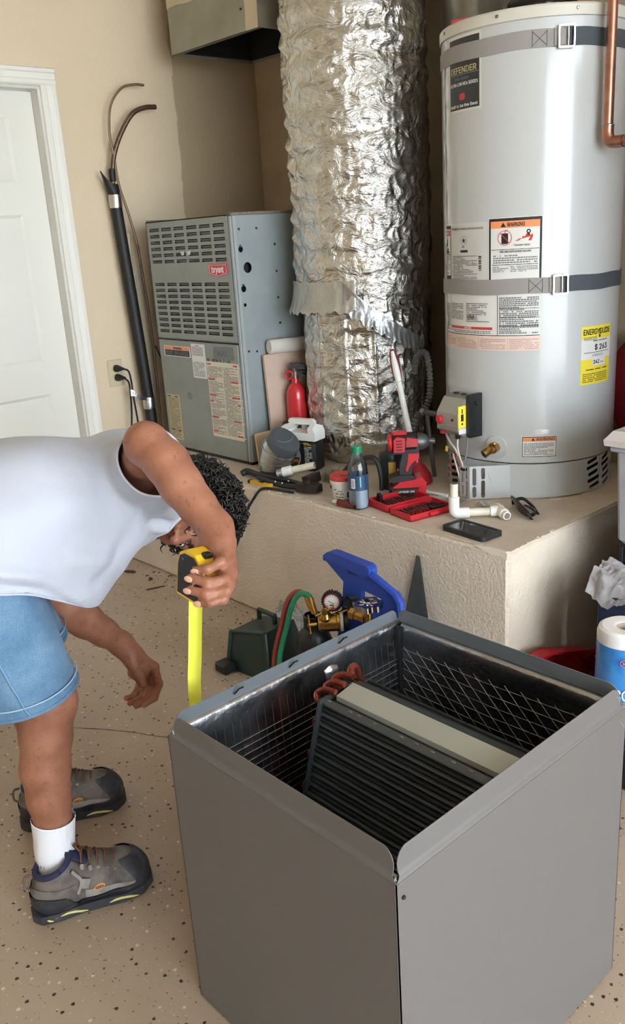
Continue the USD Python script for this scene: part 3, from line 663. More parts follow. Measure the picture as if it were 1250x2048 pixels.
# ================================================================= water heater
def heater():
    c, Rr = np.array([1.916, .68]), .28
    t = thing('water_heater', 'tall pale grey tank water heater strapped with two belts, at the platform corner', 'water heater', (c[0], c[1], PZ))
    EN = M('heater_grey_enamel', (192, 195, 197), .32, coat_weight=.6, coat_roughness=.12)
    CAP = M('heater_cap_cream', (206, 203, 192), .38)
    P = lambda n, m, mt, **k: part(t, n, m, mt, world=True, **k)
    def at(m): return mv(m, (c[0], c[1], 0))
    ring = [(Rr - .012, .5), (Rr - .006, .503), (Rr - .004, .612), (Rr, .616), (Rr, 1.884), (Rr - .003, 1.886)]
    # lower skirt with combustion-air slots: build as a bent perforated sheet
    P('tank', at(lathe([(0, .617), (Rr - .002, .617), (Rr, .620), (Rr, 1.250), (Rr, 1.884), (0, 1.884)], 128)), EN)
    P('top_cap', at(lathe([(Rr + .002, 1.884), (Rr + .0045, 1.886), (Rr + .0045, 1.912), (Rr + .001, 1.917), (.1, 1.924), (0, 1.925)], 128)), CAP)
    for a in (-122, -77, -32, 13): P('cap_screw', mv(lathe([(0, 0), (.005, 0), (.004, .003), (0, .0035)], 12), (c[0] + (Rr + .0045) * math.cos(R(a)), c[1] + (Rr + .0045) * math.sin(R(a)), 1.902), ry=PI / 2, rz=R(a)), STEEL)
    Lc = 2 * PI * (Rr - .005)
    sk = sbox(0, 0, Lc * .997, .113)
    def slots(a_list, zr):
        nonlocal sk
        for a in a_list:
            s = (a % 360) / 360 * Lc
            for k, z in enumerate(zr):
                w = .046 if k % 2 else .036
                sk = sk.difference(LineString([(s - w / 2 - .006 * k * .5, z - .004), (s + w / 2 - .006 * k * .5, z + .004)]).buffer(.0062, quad_segs=4))
    slots((-6, 10, 210, 226, 242), (.016, .038, .060, .082, .102))
    pieces = [trimesh.creation.extrude_polygon(g, .002, engine='earcut') for g in getattr(sk, 'geoms', [sk])]
    # split long triangles before bending
    pm = cat(pieces); vv, ff = trimesh.remesh.subdivide_to_size(pm.vertices, pm.faces, .02)
    P('skirt', bend(trimesh.Trimesh(vv, ff, process=False), Rr - .005, 0, PZ + .001, c), EN, smooth=30)
    P('burner_chamber', at(lathe([(0, PZ), (Rr - .03, PZ), (Rr - .03, .616), (0, .616)], 48)), DARK_VOID)
    P('bottom_rim', at(lathe([(Rr - .02, PZ), (Rr - .003, PZ), (Rr - .003, PZ + .006), (Rr - .02, PZ + .006)], 96)), EN)
    P('access_cover', thicken(bend(mv(prism(rrect((R(52)) * (Rr + .003), .112, .006, n=3), .0015), (0, 0, 0)), Rr + .002, R(-44), .5605, c), .001) if False else bend((lambda m: trimesh.Trimesh(*trimesh.remesh.subdivide_to_size(m.vertices, m.faces, .02), process=False))(prism(rrect(R(50) * Rr, .110, .008), .006)), Rr - .002, R(-43.5), .560, c), EN, smooth=30)
    # seam down the left
    P('seam', bend((lambda m: trimesh.Trimesh(*trimesh.remesh.subdivide_to_size(m.vertices, m.faces, .1), process=False))(bx((.014, 1.26, .002), (0, .63, .001))), Rr, R(-127.0), .621, c), EN)
    P('seam_tape', jitter(bend(grid(5, 160, lambda U, V: np.stack([(.0105 + .004 * np.sin(60 * V) + .003 * np.sin(171 * V)) * (U - .5) * 1.5, .02 + V * 1.2, .0026 + 0 * U], -1)), Rr, R(-126.5), .621, c), .0012, 70, 5), M('clear_tape', (196, 196, 194), .2, .3), smooth=True)
    # ---- belts and buckles
    WEB, WEBD = M('grey_webbing', (152, 148, 146), .8, bump=(300, .4, .002)), M('dark_webbing', (72, 78, 86), .75, bump=(300, .4, .002))
    for z, name in ((1.832, 'upper'), (1.168, 'lower')):
        def band(a0, a1, r, h=.046, n=90): return thicken(grid(n, 3, lambda U, V: np.stack([c[0] + r * np.cos(R(a0) + R(a1 - a0) * U), c[1] + r * np.sin(R(a0) + R(a1 - a0) * U), z + h * (V - .5) + .0012 * np.sin(23 * U)], -1)), .0022)
        st = P('strap', band(-220, -41, Rr + .0032), WEB)
        a1, a2, rr = R(-57), R(-49), Rr + .0036
        def stitch(p, q): return tube([(c[0] + (rr) * math.cos(a), c[1] + (rr) * math.sin(a), zz) for a, zz in [(p[0] + (q[0] - p[0]) * s, p[1] + (q[1] - p[1]) * s) for s in np.linspace(0, 1, 6)]], .0008, 5)
        part(st, 'stitching', cat([stitch((a1, z - .018), (a2, z + .018)), stitch((a1, z + .018), (a2, z - .018)), stitch((a1, z - .020), (a1, z + .020)), stitch((a2, z - .020), (a2, z + .020))]), M('stitch_thread', (92, 90, 92), .8), world=True)
        sd = P('strap', band(-36, 85, Rr + .0032), WEBD, label='dark tail of the strap')
        P('strap_end', band(-45, -36.5, Rr + .0065, .042, 12), WEB)
        am = R(-38.5); u = np.array([-math.sin(am), math.cos(am), 0]); o = np.array([c[0] + (Rr + .010) * math.cos(am), c[1] + (Rr + .010) * math.sin(am), z])
        fr = rrect(.048, .060, .005).difference(rrect(.038, .048, .003))
        bk = P('buckle', basis(mv(prism(fr, .005), (0, 0, -.0025)), o, u, (0, 0, 1)), M('buckle_steel', (176, 174, 168), .3, 1.0))
        part(bk, 'buckle_bar', basis(mv(cyl(.003, .05, n=10), (.004, 0, .001), rx=PI / 2), o, u, (0, 0, 1)), M('buckle_steel', (208, 206, 198), .25, .9), world=True)
    # ---- stickers, bent round the tank
    rng = np.random.default_rng(11)
    def sticker(name, a0, a1, z0, z1, bg, fn, label=None):
        w = R(a1 - a0) * Rr; h = z1 - z0; n = max(4, int(w / .012))
        b = P(name, bend(grid(n, 2, lambda U, V: np.stack([w * U, h * V, .0004 + 0 * U], -1)), Rr, R(a0), z0, c), bg, smooth=True, label=label)
        pc = {}
        fn(lambda m, mt, zz=.0010: pc.setdefault(mt.GetPath(), (mt, []))[1].append(mv(m, (0, 0, zz))), w, h)
        for mt, ms in pc.values(): part(b, 'print', bend(cat(ms), Rr, R(a0), z0, c), mt, world=True, smooth=False, kind='stuff')
    LQ = lambda x0, y0, x1, y1: quad(x0, y0, x1, y1, 0, max(1, int((x1 - x0) / .012)))
    SILVER = M('silver_label', (206, 206, 204), .45); PINK = M('pink_label', (226, 204, 192), .6); PINK_INK = M('pink_ink', (196, 160, 150), .7)
    TAG = M('tag_black', (38, 44, 46), .4); GOLD = M('tag_gold', (186, 172, 120), .5)
    def brand(put, w, h):
        put(LQ(.006, .006, w - .006, h - .008), TAG, .0008)
        put(mv(text('DEFENDER', .016, True, width=w - .03), (.014, .104, 0)), GOLD); put(LQ(.008, .099, w - .008, .101), GREY_INK)
        put(mv(text('Safety System', .007), (.034, .086, 0)), GREY_INK)
        put(mv(text('ULTRA LOW NOx SERIES', .0085, True, width=w - .022), (.011, .070, 0)), WHITE_PAPER)
        put(mv(text('. . . . . . .', .005, width=w - .05), (.025, .056, 0)), GREY_INK)
        put(mv(prism(rrect(.024, .018, .004), .0002), (w / 2 - .002, .040, 0)), RED_INK)
        put(mv(text('Built to be the Best', .008, True, width=w - .024), (.012, .012, 0)), WHITE_PAPER)
    sticker('brand_label', -117, -87.5, 1.676, 1.880, M('label_white_border', (220, 218, 208), .4), brand, 'black vertical sticker with white border near the tank top')
    def left_block(put, w, h):
        put(LQ(.002, .0, .066, h - .006), INK, .0007); put(LQ(.005, .012, .062, h - .016), WHITE_PAPER, .0009)
        put(LQ(.006, h - .036, .060, h - .02), RED_INK, .0011); put(mv(text('DANGER', .007, True), (.014, h - .032, 0)), WHITE_PAPER, .0013)
        put(LQ(.004, h - .094, .062, h - .0925), INK, .0012)
        # figures: a standing figure, and a seated one by a flame
        for px, pz, s in ((.022, h - .062, 1.0), (.036, h - .058, .8)):
            put(mv(prism(Point(0, .010 * s).buffer(.004 * s), .0002), (px, pz, 0)), INK); put(mv(prism([(-.006 * s, -.012 * s), (.006 * s, -.012 * s), (.004 * s, .006 * s), (-.004 * s, .006 * s)], .0002), (px, pz, 0)), INK)
        put(mv(prism([(-.014, 0), (.012, 0), (.004, .018), (-.006, .012)], .0002), (.040, h - .090, 0)), INK)
        put(mv(para(.048, .070, 11, rng, justify=.5), (.010, .016, 0)), GREY_INK)
        x = .074
        put(mv(text('AUTOMATIC STORAGE WATER HEATER', .006, width=.145), (x, h - .020, 0)), GREY_INK)
        star = [(math.cos(PI / 2 + k * PI / 5) * (.009 if k % 2 == 0 else .0036), math.sin(PI / 2 + k * PI / 5) * (.009 if k % 2 == 0 else .0036)) for k in range(10)]
        put(mv(prism(star, .0002), (x + .066, h - .052, 0)), INK); put(mv(prism(Point(0, 0).buffer(.0135).difference(Point(0, 0).buffer(.0128)), .0002), (x + .066, h - .052, 0)), GREY_INK)
        put(mv(text('NSF', .0035, True), (x + .060, h - .072, 0)), INK); put(LQ(x + .050, h - .087, x + .084, h - .080), INK)
        put(mv(para(.118, .072, 16, rng, justify=.4), (x + .004, h - .168, 0)), GREY_INK)
        for k in range(9): put(LQ(x + .128, h - .142 + .005 * k, x + .138, h - .142 + .005 * k + (.0035 if k % 3 else .0022)), INK)
    sticker('data_label', -131, -82.7, 1.020, 1.360, SILVER, lambda put, w, h: (left_block(lambda m, mt, zz=.001: put(mv(m, (0, .165, 0)), mt, zz), w, h - .165), low_left(put, w)), 'silver data label left of the warning label')if False else None
    sticker('data_label', -131, -82.7, 1.190, 1.360, SILVER, left_block, 'silver data label left of the large warning label')
    def warn(put, w, h):
        put(LQ(.002, 0, w - .002, h - .002), INK, .0006); put(LQ(.008, 0, w - .008, h - .010), WHITE_PAPER, .0008)
        put(LQ(.008, h - .030, w - .008, h - .010), ORANGE_INK, .0010)
        tri = prism([(-.008, 0), (.008, 0), (0, .013)], .0002); put(mv(tri, (w / 2 - .034, h - .027, 0)), INK, .0012)
        put(mv(text('WARNING', .011, True, width=.052), (w / 2 - .022, h - .026, 0)), INK, .0012)
        o = (.052, h - .058)
        put(mv(prism(rrect(.020, .030, .002), .0002), (o[0], o[1] - .002, 0)), INK, .0011); put(mv(tube([(0, 0, 0), (.003, .008, 0), (.010, .010, 0)], .0009, 5, per=4), (o[0], o[1] + .013, 0)), RED_INK, .0012)
        put(mv(prism(Point(0, 0).buffer(.0215).difference(Point(0, 0).buffer(.0198)).union(sbox(-.0205, -.0009, .0205, .0009)), .0002), (o[0], o[1], 0), rz=-.8), RED_INK, .0014)
        fl = [(-.026, -.006), (.022, -.006), (.027, .006), (.024, .014), (.02, .008), (.016, .017), (.012, .009), (.008, .013), (.003, .005), (-.002, .008), (-.006, 0), (-.012, .001), (-.02, -.004)]
        put(mv(prism(fl, .0002), (.108, h - .062, 0)), RED_INK, .0011)
        put(mv(prism(Point(0, 0).buffer(.0062).difference(Point(0, 0).buffer(.003)), .0002), (.122, h - .042, 0)), INK, .0012); put(mv(prism([(-.003, -.006), (.004, -.008), (.003, 0), (-.003, 0)], .0002), (.121, h - .046, 0)), INK, .0012)
        put(mv(text('Flammable Vapors', .0052, width=.046), (.080, h - .082, 0)), INK, .0011)
        put(LQ(.010, h - .092, w - .010, h - .0905), INK, .0011)
        put(mv(text('FIRE AND EXPLOSION HAZARD', .0052, True, width=.094), (.036, h - .100, 0)), INK, .0011)
        put(mv(para(w - .030, .026, 4, rng), (.016, h - .132, 0)), GREY_INK, .0011); put(LQ(.012, h - .136, w - .012, h - .1345), INK, .0011)
        put(mv(para(.050, .018, 4, rng, justify=.6), (.014, h - .157, 0)), GREY_INK, .0011); put(mv(para(.080, .018, 4, rng, justify=.6), (.070, h - .157, 0)), GREY_INK, .0011)
        put(mv(para(.050, .020, 4, rng, justify=.6), (.014, h - .180, 0)), GREY_INK, .0011) if h > .182 else None
    sticker('warning_label', -82.5, -49.3, 1.190, 1.368, WHITE_PAPER, warn, 'white warning label with orange heading and thick black border')
    def low(put, w, h):
        put(LQ(.002, .046, w - .004, .048), INK, .0009)
        put(mv(para(.052, .085, 15, rng), (.004, .056, 0)), GREY_INK); put(LQ(.060, .05, .0615, h), INK, .0009)
        put(mv(para(.070, .052, 11, rng), (.066, .092, 0)), GREY_INK); put(mv(para(.090, .060, 11, rng, justify=.4), (.150, .086, 0)), GREY_INK)
        put(LQ(.066, .064, .250, .072), RED_INK); put(mv(text('CAUTION', .005, True), (.140, .0655, 0)), WHITE_PAPER, .0013); put(mv(para(.18, .010, 2, rng), (.066, .051, 0)), GREY_INK)
        for k in range(5): put(LQ(.155 + .006 * k, .096, .158 + .006 * k, .106 + .003 * (k % 3)), INK)
        put(LQ(.266, .048, .2675, h), INK, .0009); put(mv(para(w - .280, h - .060, 19, rng, fill=.7), (.272, .052, 0)), GREY_INK)
        for z in (.075, .101, .128): put(LQ(.272, z, w - .006, z + .0014), INK, .0012)
    sticker('lighting_label', -131, -49.3, .975, 1.146, WHITE_PAPER, lambda put, w, h: (low(put, w, h), put(LQ(0, 0, w, .045), PINK, .0008), [put(mv(para(w / 4 - .012, .034, 6, rng), (.006 + k * w / 4, .004, 0)), PINK_INK, .0011) for k in range(4)], [put(LQ(k * w / 4, .003, k * w / 4 + .001, .042), PINK_INK, .0011) for k in (1, 2, 3)]), 'wide instruction label with pink foot under the lower strap')
    YP = YELLOW_PAPER
    def eg(put, w, h):
        put(LQ(.0, .078, w, .140), WHITE_PAPER, .0007); put(LQ(.046, .056, .108, .079), WHITE_PAPER, .0007)
        put(mv(text('ENERGYGUIDE', .0165, True, .0003, w - .014), (.007, h - .026, 0)), INK); put(mv(prism([(-.0055, 0), (.0055, 0), (0, -.009)], .0002), (w * .55, h - .030, 0)), INK); put(LQ(w * .55 - .0015, h - .032, w * .55 + .0015, h - .01), INK)
        put(mv(para(.055, .012, 3, rng), (.008, h - .044, 0)), GREY_INK)
        put(mv(text('Estimated Yearly Energy Cost', .0035), (.046, .133, 0)), INK); put(mv(text('$ 263', .016, True), (.054, .106, 0)), INK); put(LQ(.01, .098, w - .012, .0995), INK); put(mv(para(.05, .008, 2, rng), (.045, .086, 0)), GREY_INK)
        put(mv(text('242', .011, True), (.050, .063, 0)), INK); put(mv(text('therms', .004), (.082, .064, 0)), GREY_INK)
        put(mv(para(.10, .006, 1, rng), (.020, .043, 0)), INK); put(mv(para(w - .024, .030, 5, rng), (.008, .006, 0)), M('olive_ink', (128, 116, 40), .7))
    sticker('energy_label', -22.6, 5.3, .855, 1.035, YP, eg, 'yellow energy cost label on the right of the tank')
    def w2(put, w, h):
        put(LQ(.002, .002, w - .002, h - .002), INK, .0007); put(LQ(.004, .004, w - .004, h - .004), WHITE_PAPER, .0009); put(LQ(.004, h - .017, w - .004, h - .004), ORANGE_INK, .0011)
        put(mv(text('WARNING', .0085, True), (.045, h - .0145, 0)), INK, .0013); put(mv(prism([(-.005, 0), (.005, 0), (0, .009)], .0002), (.036, h - .0145, 0)), INK, .0013); put(mv(para(w - .018, h - .030, 9, rng, justify=.6), (.008, .008, 0)), GREY_INK, .0011)
    sticker('warning_label', -60.3, -37.6, .636, .706, WHITE_PAPER, w2, 'small warning label low on the tank')
    sticker('clear_tag', -53.0, -43.0, .713, .726, M('clear_tag', (214, 214, 214), .15, .2), lambda put, w, h: put(mv(para(w - .02, h * .6, 2, rng), (.008, .002, 0)), WHITE_PAPER))
    # ---- burner bracket: folded sheet with slots
    zb, zt = PZ + .002, .612
    pts = [(1.845, .425), (1.885, .338), (1.934, .327), (2.028, .420)]
    for k in range(3):
        a, b = np.array(pts[k]), np.array(pts[k + 1]); L = np.linalg.norm(b - a); u = (b - a) / L
        pl = sbox(0, 0, L, zt - zb)
        if k == 1:
            for x, segs in ((.013, ((.055, .100), (.012, .036))), (.034, ((.072, .100), (.010, .052)))):
                for s, e in segs: pl = pl.difference(LineString([(x, s), (x, e)]).buffer(.0052, quad_segs=5))
        if k == 2:
            for x, segs in ((.015, ((.052, .098), (.012, .036))), (.043, ((.072, .098), (.010, .056)))):
                for s, e in segs: pl = pl.difference(LineString([(x, s), (x, e)]).buffer(.0062, quad_segs=5))
        P('burner_bracket', basis(mv(prism(pl, .0014), (0, 0, -.0014)), (a[0], a[1], zb), (u[0], u[1], 0), (0, 0, 1)), EN)
    # ---- gas control valve
    am = R(-100); n = np.array([math.cos(am), math.sin(am), 0]); u = np.array([-n[1], n[0], 0]); o = np.array([c[0], c[1], 0]) + n * (Rr - .004) + np.array([0, 0, .695])
    prof = Polygon([(0, .012), (.070, .012), (.092, .030), (.092, .085), (.060, .132), (.030, .140), (0, .140)])        # depth, height
    SV = M('control_silver', (168, 166, 158), .38, .5)
    def onv(m): return basis(m, o, u, (0, 0, 1), n)
    fold = lambda m: basis(m, o, n, (0, 0, 1), -u)                                                                  # local (depth, height, -u)
    gv = P('gas_control', fold(mv(prism(prof, .100), (0, 0, -.050))), SV, label='silver gas control box with red knob')
    part(gv, 'side_module', fold(mv(prism(Polygon([(.0, .006), (.050, .006), (.056, .014), (.056, .140), (.05, .146), (0, .146)]), .014), (0, 0, -.0645))), BLACK_PLASTIC, world=True)
    part(gv, 'yellow_sticker', fold(mv(bx((.032, .072, .001), b=0), (.073, .076, -.0505))), YELLOW_PAPER, world=True, smooth=False)
    part(gv, 'sticker_print', fold(cat([mv(bx((.010, .022, .0006)), (.073, .074, -.0513)), mv(bx((.004, .014, .0006)), (.073, .095, -.0513)), mv(bx((.006, .006, .0006)), (.073, .054, -.0513))])), INK, world=True, smooth=False)
    part(gv, 'white_sticker', fold(mv(bx((.030, .017, .001)), (.072, .030, -.0505))), WHITE_PAPER, world=True, smooth=False)
    kn = M('knob_red', (200, 40, 52), .35)
    part(gv, 'knob', onv(mv(lathe([(0, .0), (.014, 0), (.014, .006), (.011, .010), (0, .010)], 24), (-.034, .062, .092))), kn, world=True)
    part(gv, 'knob', onv(mv(bx((.016, .010, .012), b=.002), (-.030, .018, .086))), kn, world=True, label='small red push button')
    part(gv, 'indicator', onv(mv(cyl(.0045, .004, n=12), (.026, .066, .093))), INK, world=True)
    part(gv, 'crease', onv(mv(bx((.086, .004, .003), b=.001), (.004, .046, .092))), SV, world=True)
    for dz in (.030, .112): part(gv, 'terminal', fold(cat([mv(bx((.004, .003, .010)), (.028, dz + .008 * k, -.068)) for k in range(2)])), M('terminal_dark', (70, 50, 70), .5), world=True)
    for dx in (-.018, .016): part(gv, 'terminal', onv(mv(bx((.016, .004, .012)), (dx, .142, .035))), BLACK_PLASTIC, world=True)
    part(gv, 'connector', onv(mv(bx((.014, .016, .014), b=.002), (.028, .010, .072))), BLACK_PLASTIC, world=True)
    W = lambda x, z, d: o + u * x + n * d + np.array([0, 0, z])
    def wire(pts, r, m, nm='wire'): P(nm, tube([W(*p) for p in pts], r, 8, per=8), m)
    wire([(.028, .004, .072), (.034, -.025, .078), (.043, -.06, .076), (.045, -.10, .062), (.042, -.16, .05)], .0028, M('wire_white', (206, 204, 196), .45))
    wire([(.048, .004, .05), (.050, -.04, .055), (.047, -.09, .062), (.05, -.15, .05)], .003, M('wire_grey', (150, 150, 150), .4, .6))
    wire([(-.024, .012, .076), (-.004, .006, .088), (.012, -.012, .088), (.026, -.030, .082), (.038, -.06, .074), (.044, -.095, .064)], .0045, M('cable_sheath', (176, 172, 160), .45, .4))
    wire([(.008, -.05, .075), (.018, -.08, .074), (.024, -.12, .066), (.026, -.16, .055)], .0028, M('wire_white', (206, 204, 196), .45))
    wire([(.046, -.098, .062), (.044, -.12, .062), (.056, -.15, .05)], .0022, M('wire_yellow', (206, 200, 110), .45))
    wire([(-.036, -.06, .03), (-.026, -.09, .055), (-.006, -.115, .068), (.010, -.108, .068)], .0024, M('wire_red', (150, 60, 60), .5))
    wire([(-.030, -.05, .02), (-.020, -.075, .04), (.010, -.09, .055), (.03, -.1, .06)], .0020, M('wire_red', (150, 60, 60), .5))
    P('wire_clip', onv(mv(bx((.022, .009, .013), b=.002), (.046, -.098, .064))), BLACK_PLASTIC)
    P('wire_tag', onv(mv(bx((.010, .018, .002)), (-.012, -.035, .085), rz=-.2)), YELLOW_PAPER)
    # ---- drain valve
    ad = R(-77); nd = np.array([math.cos(ad), math.sin(ad), 0]); ud = np.array([-nd[1], nd[0], 0]); od = np.array([c[0], c[1], .667]) + nd * (Rr - .001)
    D = lambda m: basis(m, od, ud, (0, 0, 1), nd)
    P('drain_escutcheon', D(lathe([(0, 0), (.038, 0), (.036, .004), (.016, .005), (0, .005)], 36)), EN)
    dv = P('drain_valve', D(cat([cyl(.016, .03, (0, 0, .018), 8), cyl(.012, .02, (0, 0, .04), 20)])), BRASS)
    sp = tube([(0, 0, .040), (-.006, -.003, .056), (-.014, -.010, .068)], [.0125, .0125, .0135], 18)
    part(dv, 'spout', D(sp), BRASS, world=True); part(dv, 'spout_bore', D(tube([(-.0141, -.0101, .0682), (-.0147, -.0106, .0689)], .0085, 16)), DARK_VOID, world=True)
    part(dv, 'handle', D(mv(bx((.022, .010, .010), b=.003), (.004, .018, .040), rz=.4)), BRASS, world=True)
    P('zip_tie', tube([W(.075, -.145, .02), W(.09, -.112, .022), W(.105, -.098, .02), W(.118, -.118, .02), W(.13, -.14, .012)], .0011, 6, per=5), PVC)
heater()
def copper_pipe():
    x, y, z = 2.226, .590, 1.552
    t = thing('copper_water_pipe', 'bare copper water pipe running down beside the heater to an elbow', 'pipe', (x, y, z))
    part(t, 'riser', cyl(.0142, CZ - z - .035, (x, y, (CZ + z + .035) / 2), 24), COPPER, world=True)
    part(t, 'elbow', tube([(x, y, z + .045), (x, y, z + .026), (x + .004, y, z + .010), (x + .012, y, z + .002), (x + .028, y, z), (x + .05, y, z)], .0168, 20, per=5), COPPER, world=True)
    part(t, 'branch', tube([(x + .045, y, z), (x + .42, y, z), (x + .44, y + .02, z), (x + .44, BY, z)], .0142, 18), COPPER, world=True)
    part(t, 'solder_joint', cat([lathe([(.0142, -.004), (.0178, -.002), (.0178, .002), (.0142, .004)], 20).apply_transform(tf.translation_matrix((x, y, z + .045)))]), STEEL, world=True)
copper_pipe()
def flue():
    t = thing('flue_duct', 'dark wrinkled flexible flue duct leaving the top of the water heater', 'duct', (1.93, .70, 1.924))
    def f(U, V):
        a = 2 * PI * U; z = 1.9262 + V * (CZ - 1.9262); r = .098 + .008 * np.sin(V * 160) + .016 * (meshkit.fbm(np.stack([np.cos(a) * 4, np.sin(a) * 4, z * 9], -1), 3, 2) - .5)
        return np.stack([1.93 + r * np.cos(a), .70 + r * np.sin(a), z], -1)
    part(t, 'sleeve', grid(90, 150, f), M('dark_foil', (84, 82, 80), .3, .9, bump=(30, .6, .01)), world=True, smooth=True)
    g = thing('vent_pipe', 'dull galvanized round vent pipe behind the left edge of the water heater', 'pipe', (1.545, .865, PZ))
    part(g, 'pipe', mv(lathe([(0, 0), (.1, 0), (.1, .7), (.103, .705), (.103, .715), (.1, .72), (.1, 1.45), (.103, 1.455), (.103, 1.465), (.1, 1.47), (.1, CZ - PZ), (0, CZ - PZ)], 48), (1.545, .865, PZ)), M('dull_galvanized', (140, 134, 122), .45, .6, var=(8, .4, .7), rgb2=(122, 116, 104)), world=True)
    p = thing('screwdriver', 'red-handled tool lying on the top cap of the water heater', 'tool', (1.80, .475, 1.92))
    a = np.array([1.775, .462, 1.9285]); d = np.array([.78, .35, 0]); d /= np.linalg.norm(d)
    part(p, 'handle', tube([a, a + d * .012, a + d * .05, a + d * .058], [.0075, .0105, .0105, .007], 14), M('tool_red', (214, 70, 84), .4), world=True)
    part(p, 'shaft', tube([a + d * .055, a + d * .13], .004, 10), BLACK_PLASTIC, world=True)
flue()
# ================================================================= things on the platform
Z0 = PZ + .0004
def boards():
    gy = M('gypsum_pink_paper', (196, 172, 156), .85, var=(5, .4, .7), rgb2=(182, 158, 142))
    t = thing('drywall_offcut', 'tall pinkish drywall offcut leaning on the furnace side behind the extinguisher', 'board', (1.0, .28, PZ))
    m = bx((.012, .215, .425), (0, .1075, .2125), .001)
    b = part(t, 'sheet', mv(m, (1.012, .275, Z0), ry=-.055), gy, world=True)
    t2 = thing('drywall_offcut', 'short tan drywall offcut leaning in front of the taller pink one', 'board', (1.03, .18, PZ))
    part(t2, 'sheet', mv(bx((.010, .135, .138), (0, .0675, .069), .001), (1.040, .176, Z0), ry=-.12), M('gypsum_tan_paper', (198, 176, 146), .85), world=True)
    t3 = thing('paper_roll', 'flattened whitish roll lying on top of the tall drywall offcut', 'roll', (1.0, .3, .93))
    part(t3, 'roll', mv(lathe([(0, 0), (.026, 0), (.028, .004), (.028, .196), (.026, .2), (.018, .2), (.016, .19), (0, .19)], 20).apply_transform(np.diag([.62, 1.0, 1.0, 1])), (1.002, .298, .9425 + .010), rx=-PI / 2 - .04), M('roll_paper', (200, 194, 186), .75, bump=(30, .5, .006)), world=True)
boards()
def extinguisher():
    x, y = 1.058, .372
    t = thing('fire_extinguisher', 'red fire extinguisher with black handle behind the black and white jug', 'fire extinguisher', (x, y, Z0))
    RED = M('extinguisher_red', (190, 30, 40), .28, coat_weight=.5)
    part(t, 'cylinder', lathe([(0, 0), (.034, 0), (.039, .004), (.040, .02), (.040, .245), (.037, .275), (.026, .298), (.015, .308), (.014, .325), (0, .325)], 40), RED)
    lb = part(t, 'label', bend(grid(20, 2, lambda U, V: np.stack([.105 * U, .085 * V, 0 * U + .0005], -1)), .04, R(-112), .068, (0, 0)), WHITE_PAPER, smooth=True)
    part(lb, 'print', bend(cat([quad(.008, .040, .060, .080, 0, 5), mv(text('KILLS', .012, True), (.020, .006, .0008))]), .0408, R(-108), .068, (0, 0)), INK, smooth=False)
    part(lb, 'red_band', bend(quad(.016, .018, .055, .034, 0, 5), .0407, R(-106), .056, (0, 0)), RED_INK, smooth=False)
    part(t, 'valve', cat([cyl(.013, .03, (0, 0, .338), 16), bx((.020, .020, .030), (0, 0, .355), .003)]), M('valve_metal', (120, 118, 112), .4, .9))
    part(t, 'lever', basis(prism([(-.018, 0), (.018, 0), (.050, -.012), (.056, -.006), (.034, .016), (-.016, .022)], .018), (-.009 * .67, .009 * .74, .365), (.67, .74, 0), (0, 0, 1)), BLACK_PLASTIC)
    part(t, 'carry_handle', basis(prism([(-.012, 0), (.046, -.020), (.050, -.014), (.012, .008), (-.012, .008)], .016), (-.008 * .67, .008 * .74, .345), (.67, .74, 0), (0, 0, 1)), BLACK_PLASTIC)
    part(t, 'hose', tube([(.012, .012, .35), (.034, .036, .345), (.046, .030, .315), (.046, .022, .27), (.044, .020, .235)], [.008, .009, .010, .0105, .011], 12, per=6), BLACK_RUBBER)
    g = np.array([-.012, -.020, .340])
    part(t, 'gauge_ring', basis(trimesh.creation.torus(.0145, .0042, 24, 10), g, (.83, .55, 0), (0, 0, 1)), RED)
    part(t, 'pull_pin', tube([(-.03, 0, .375), (.03, 0, .380)], .002, 6), STEEL)
extinguisher()
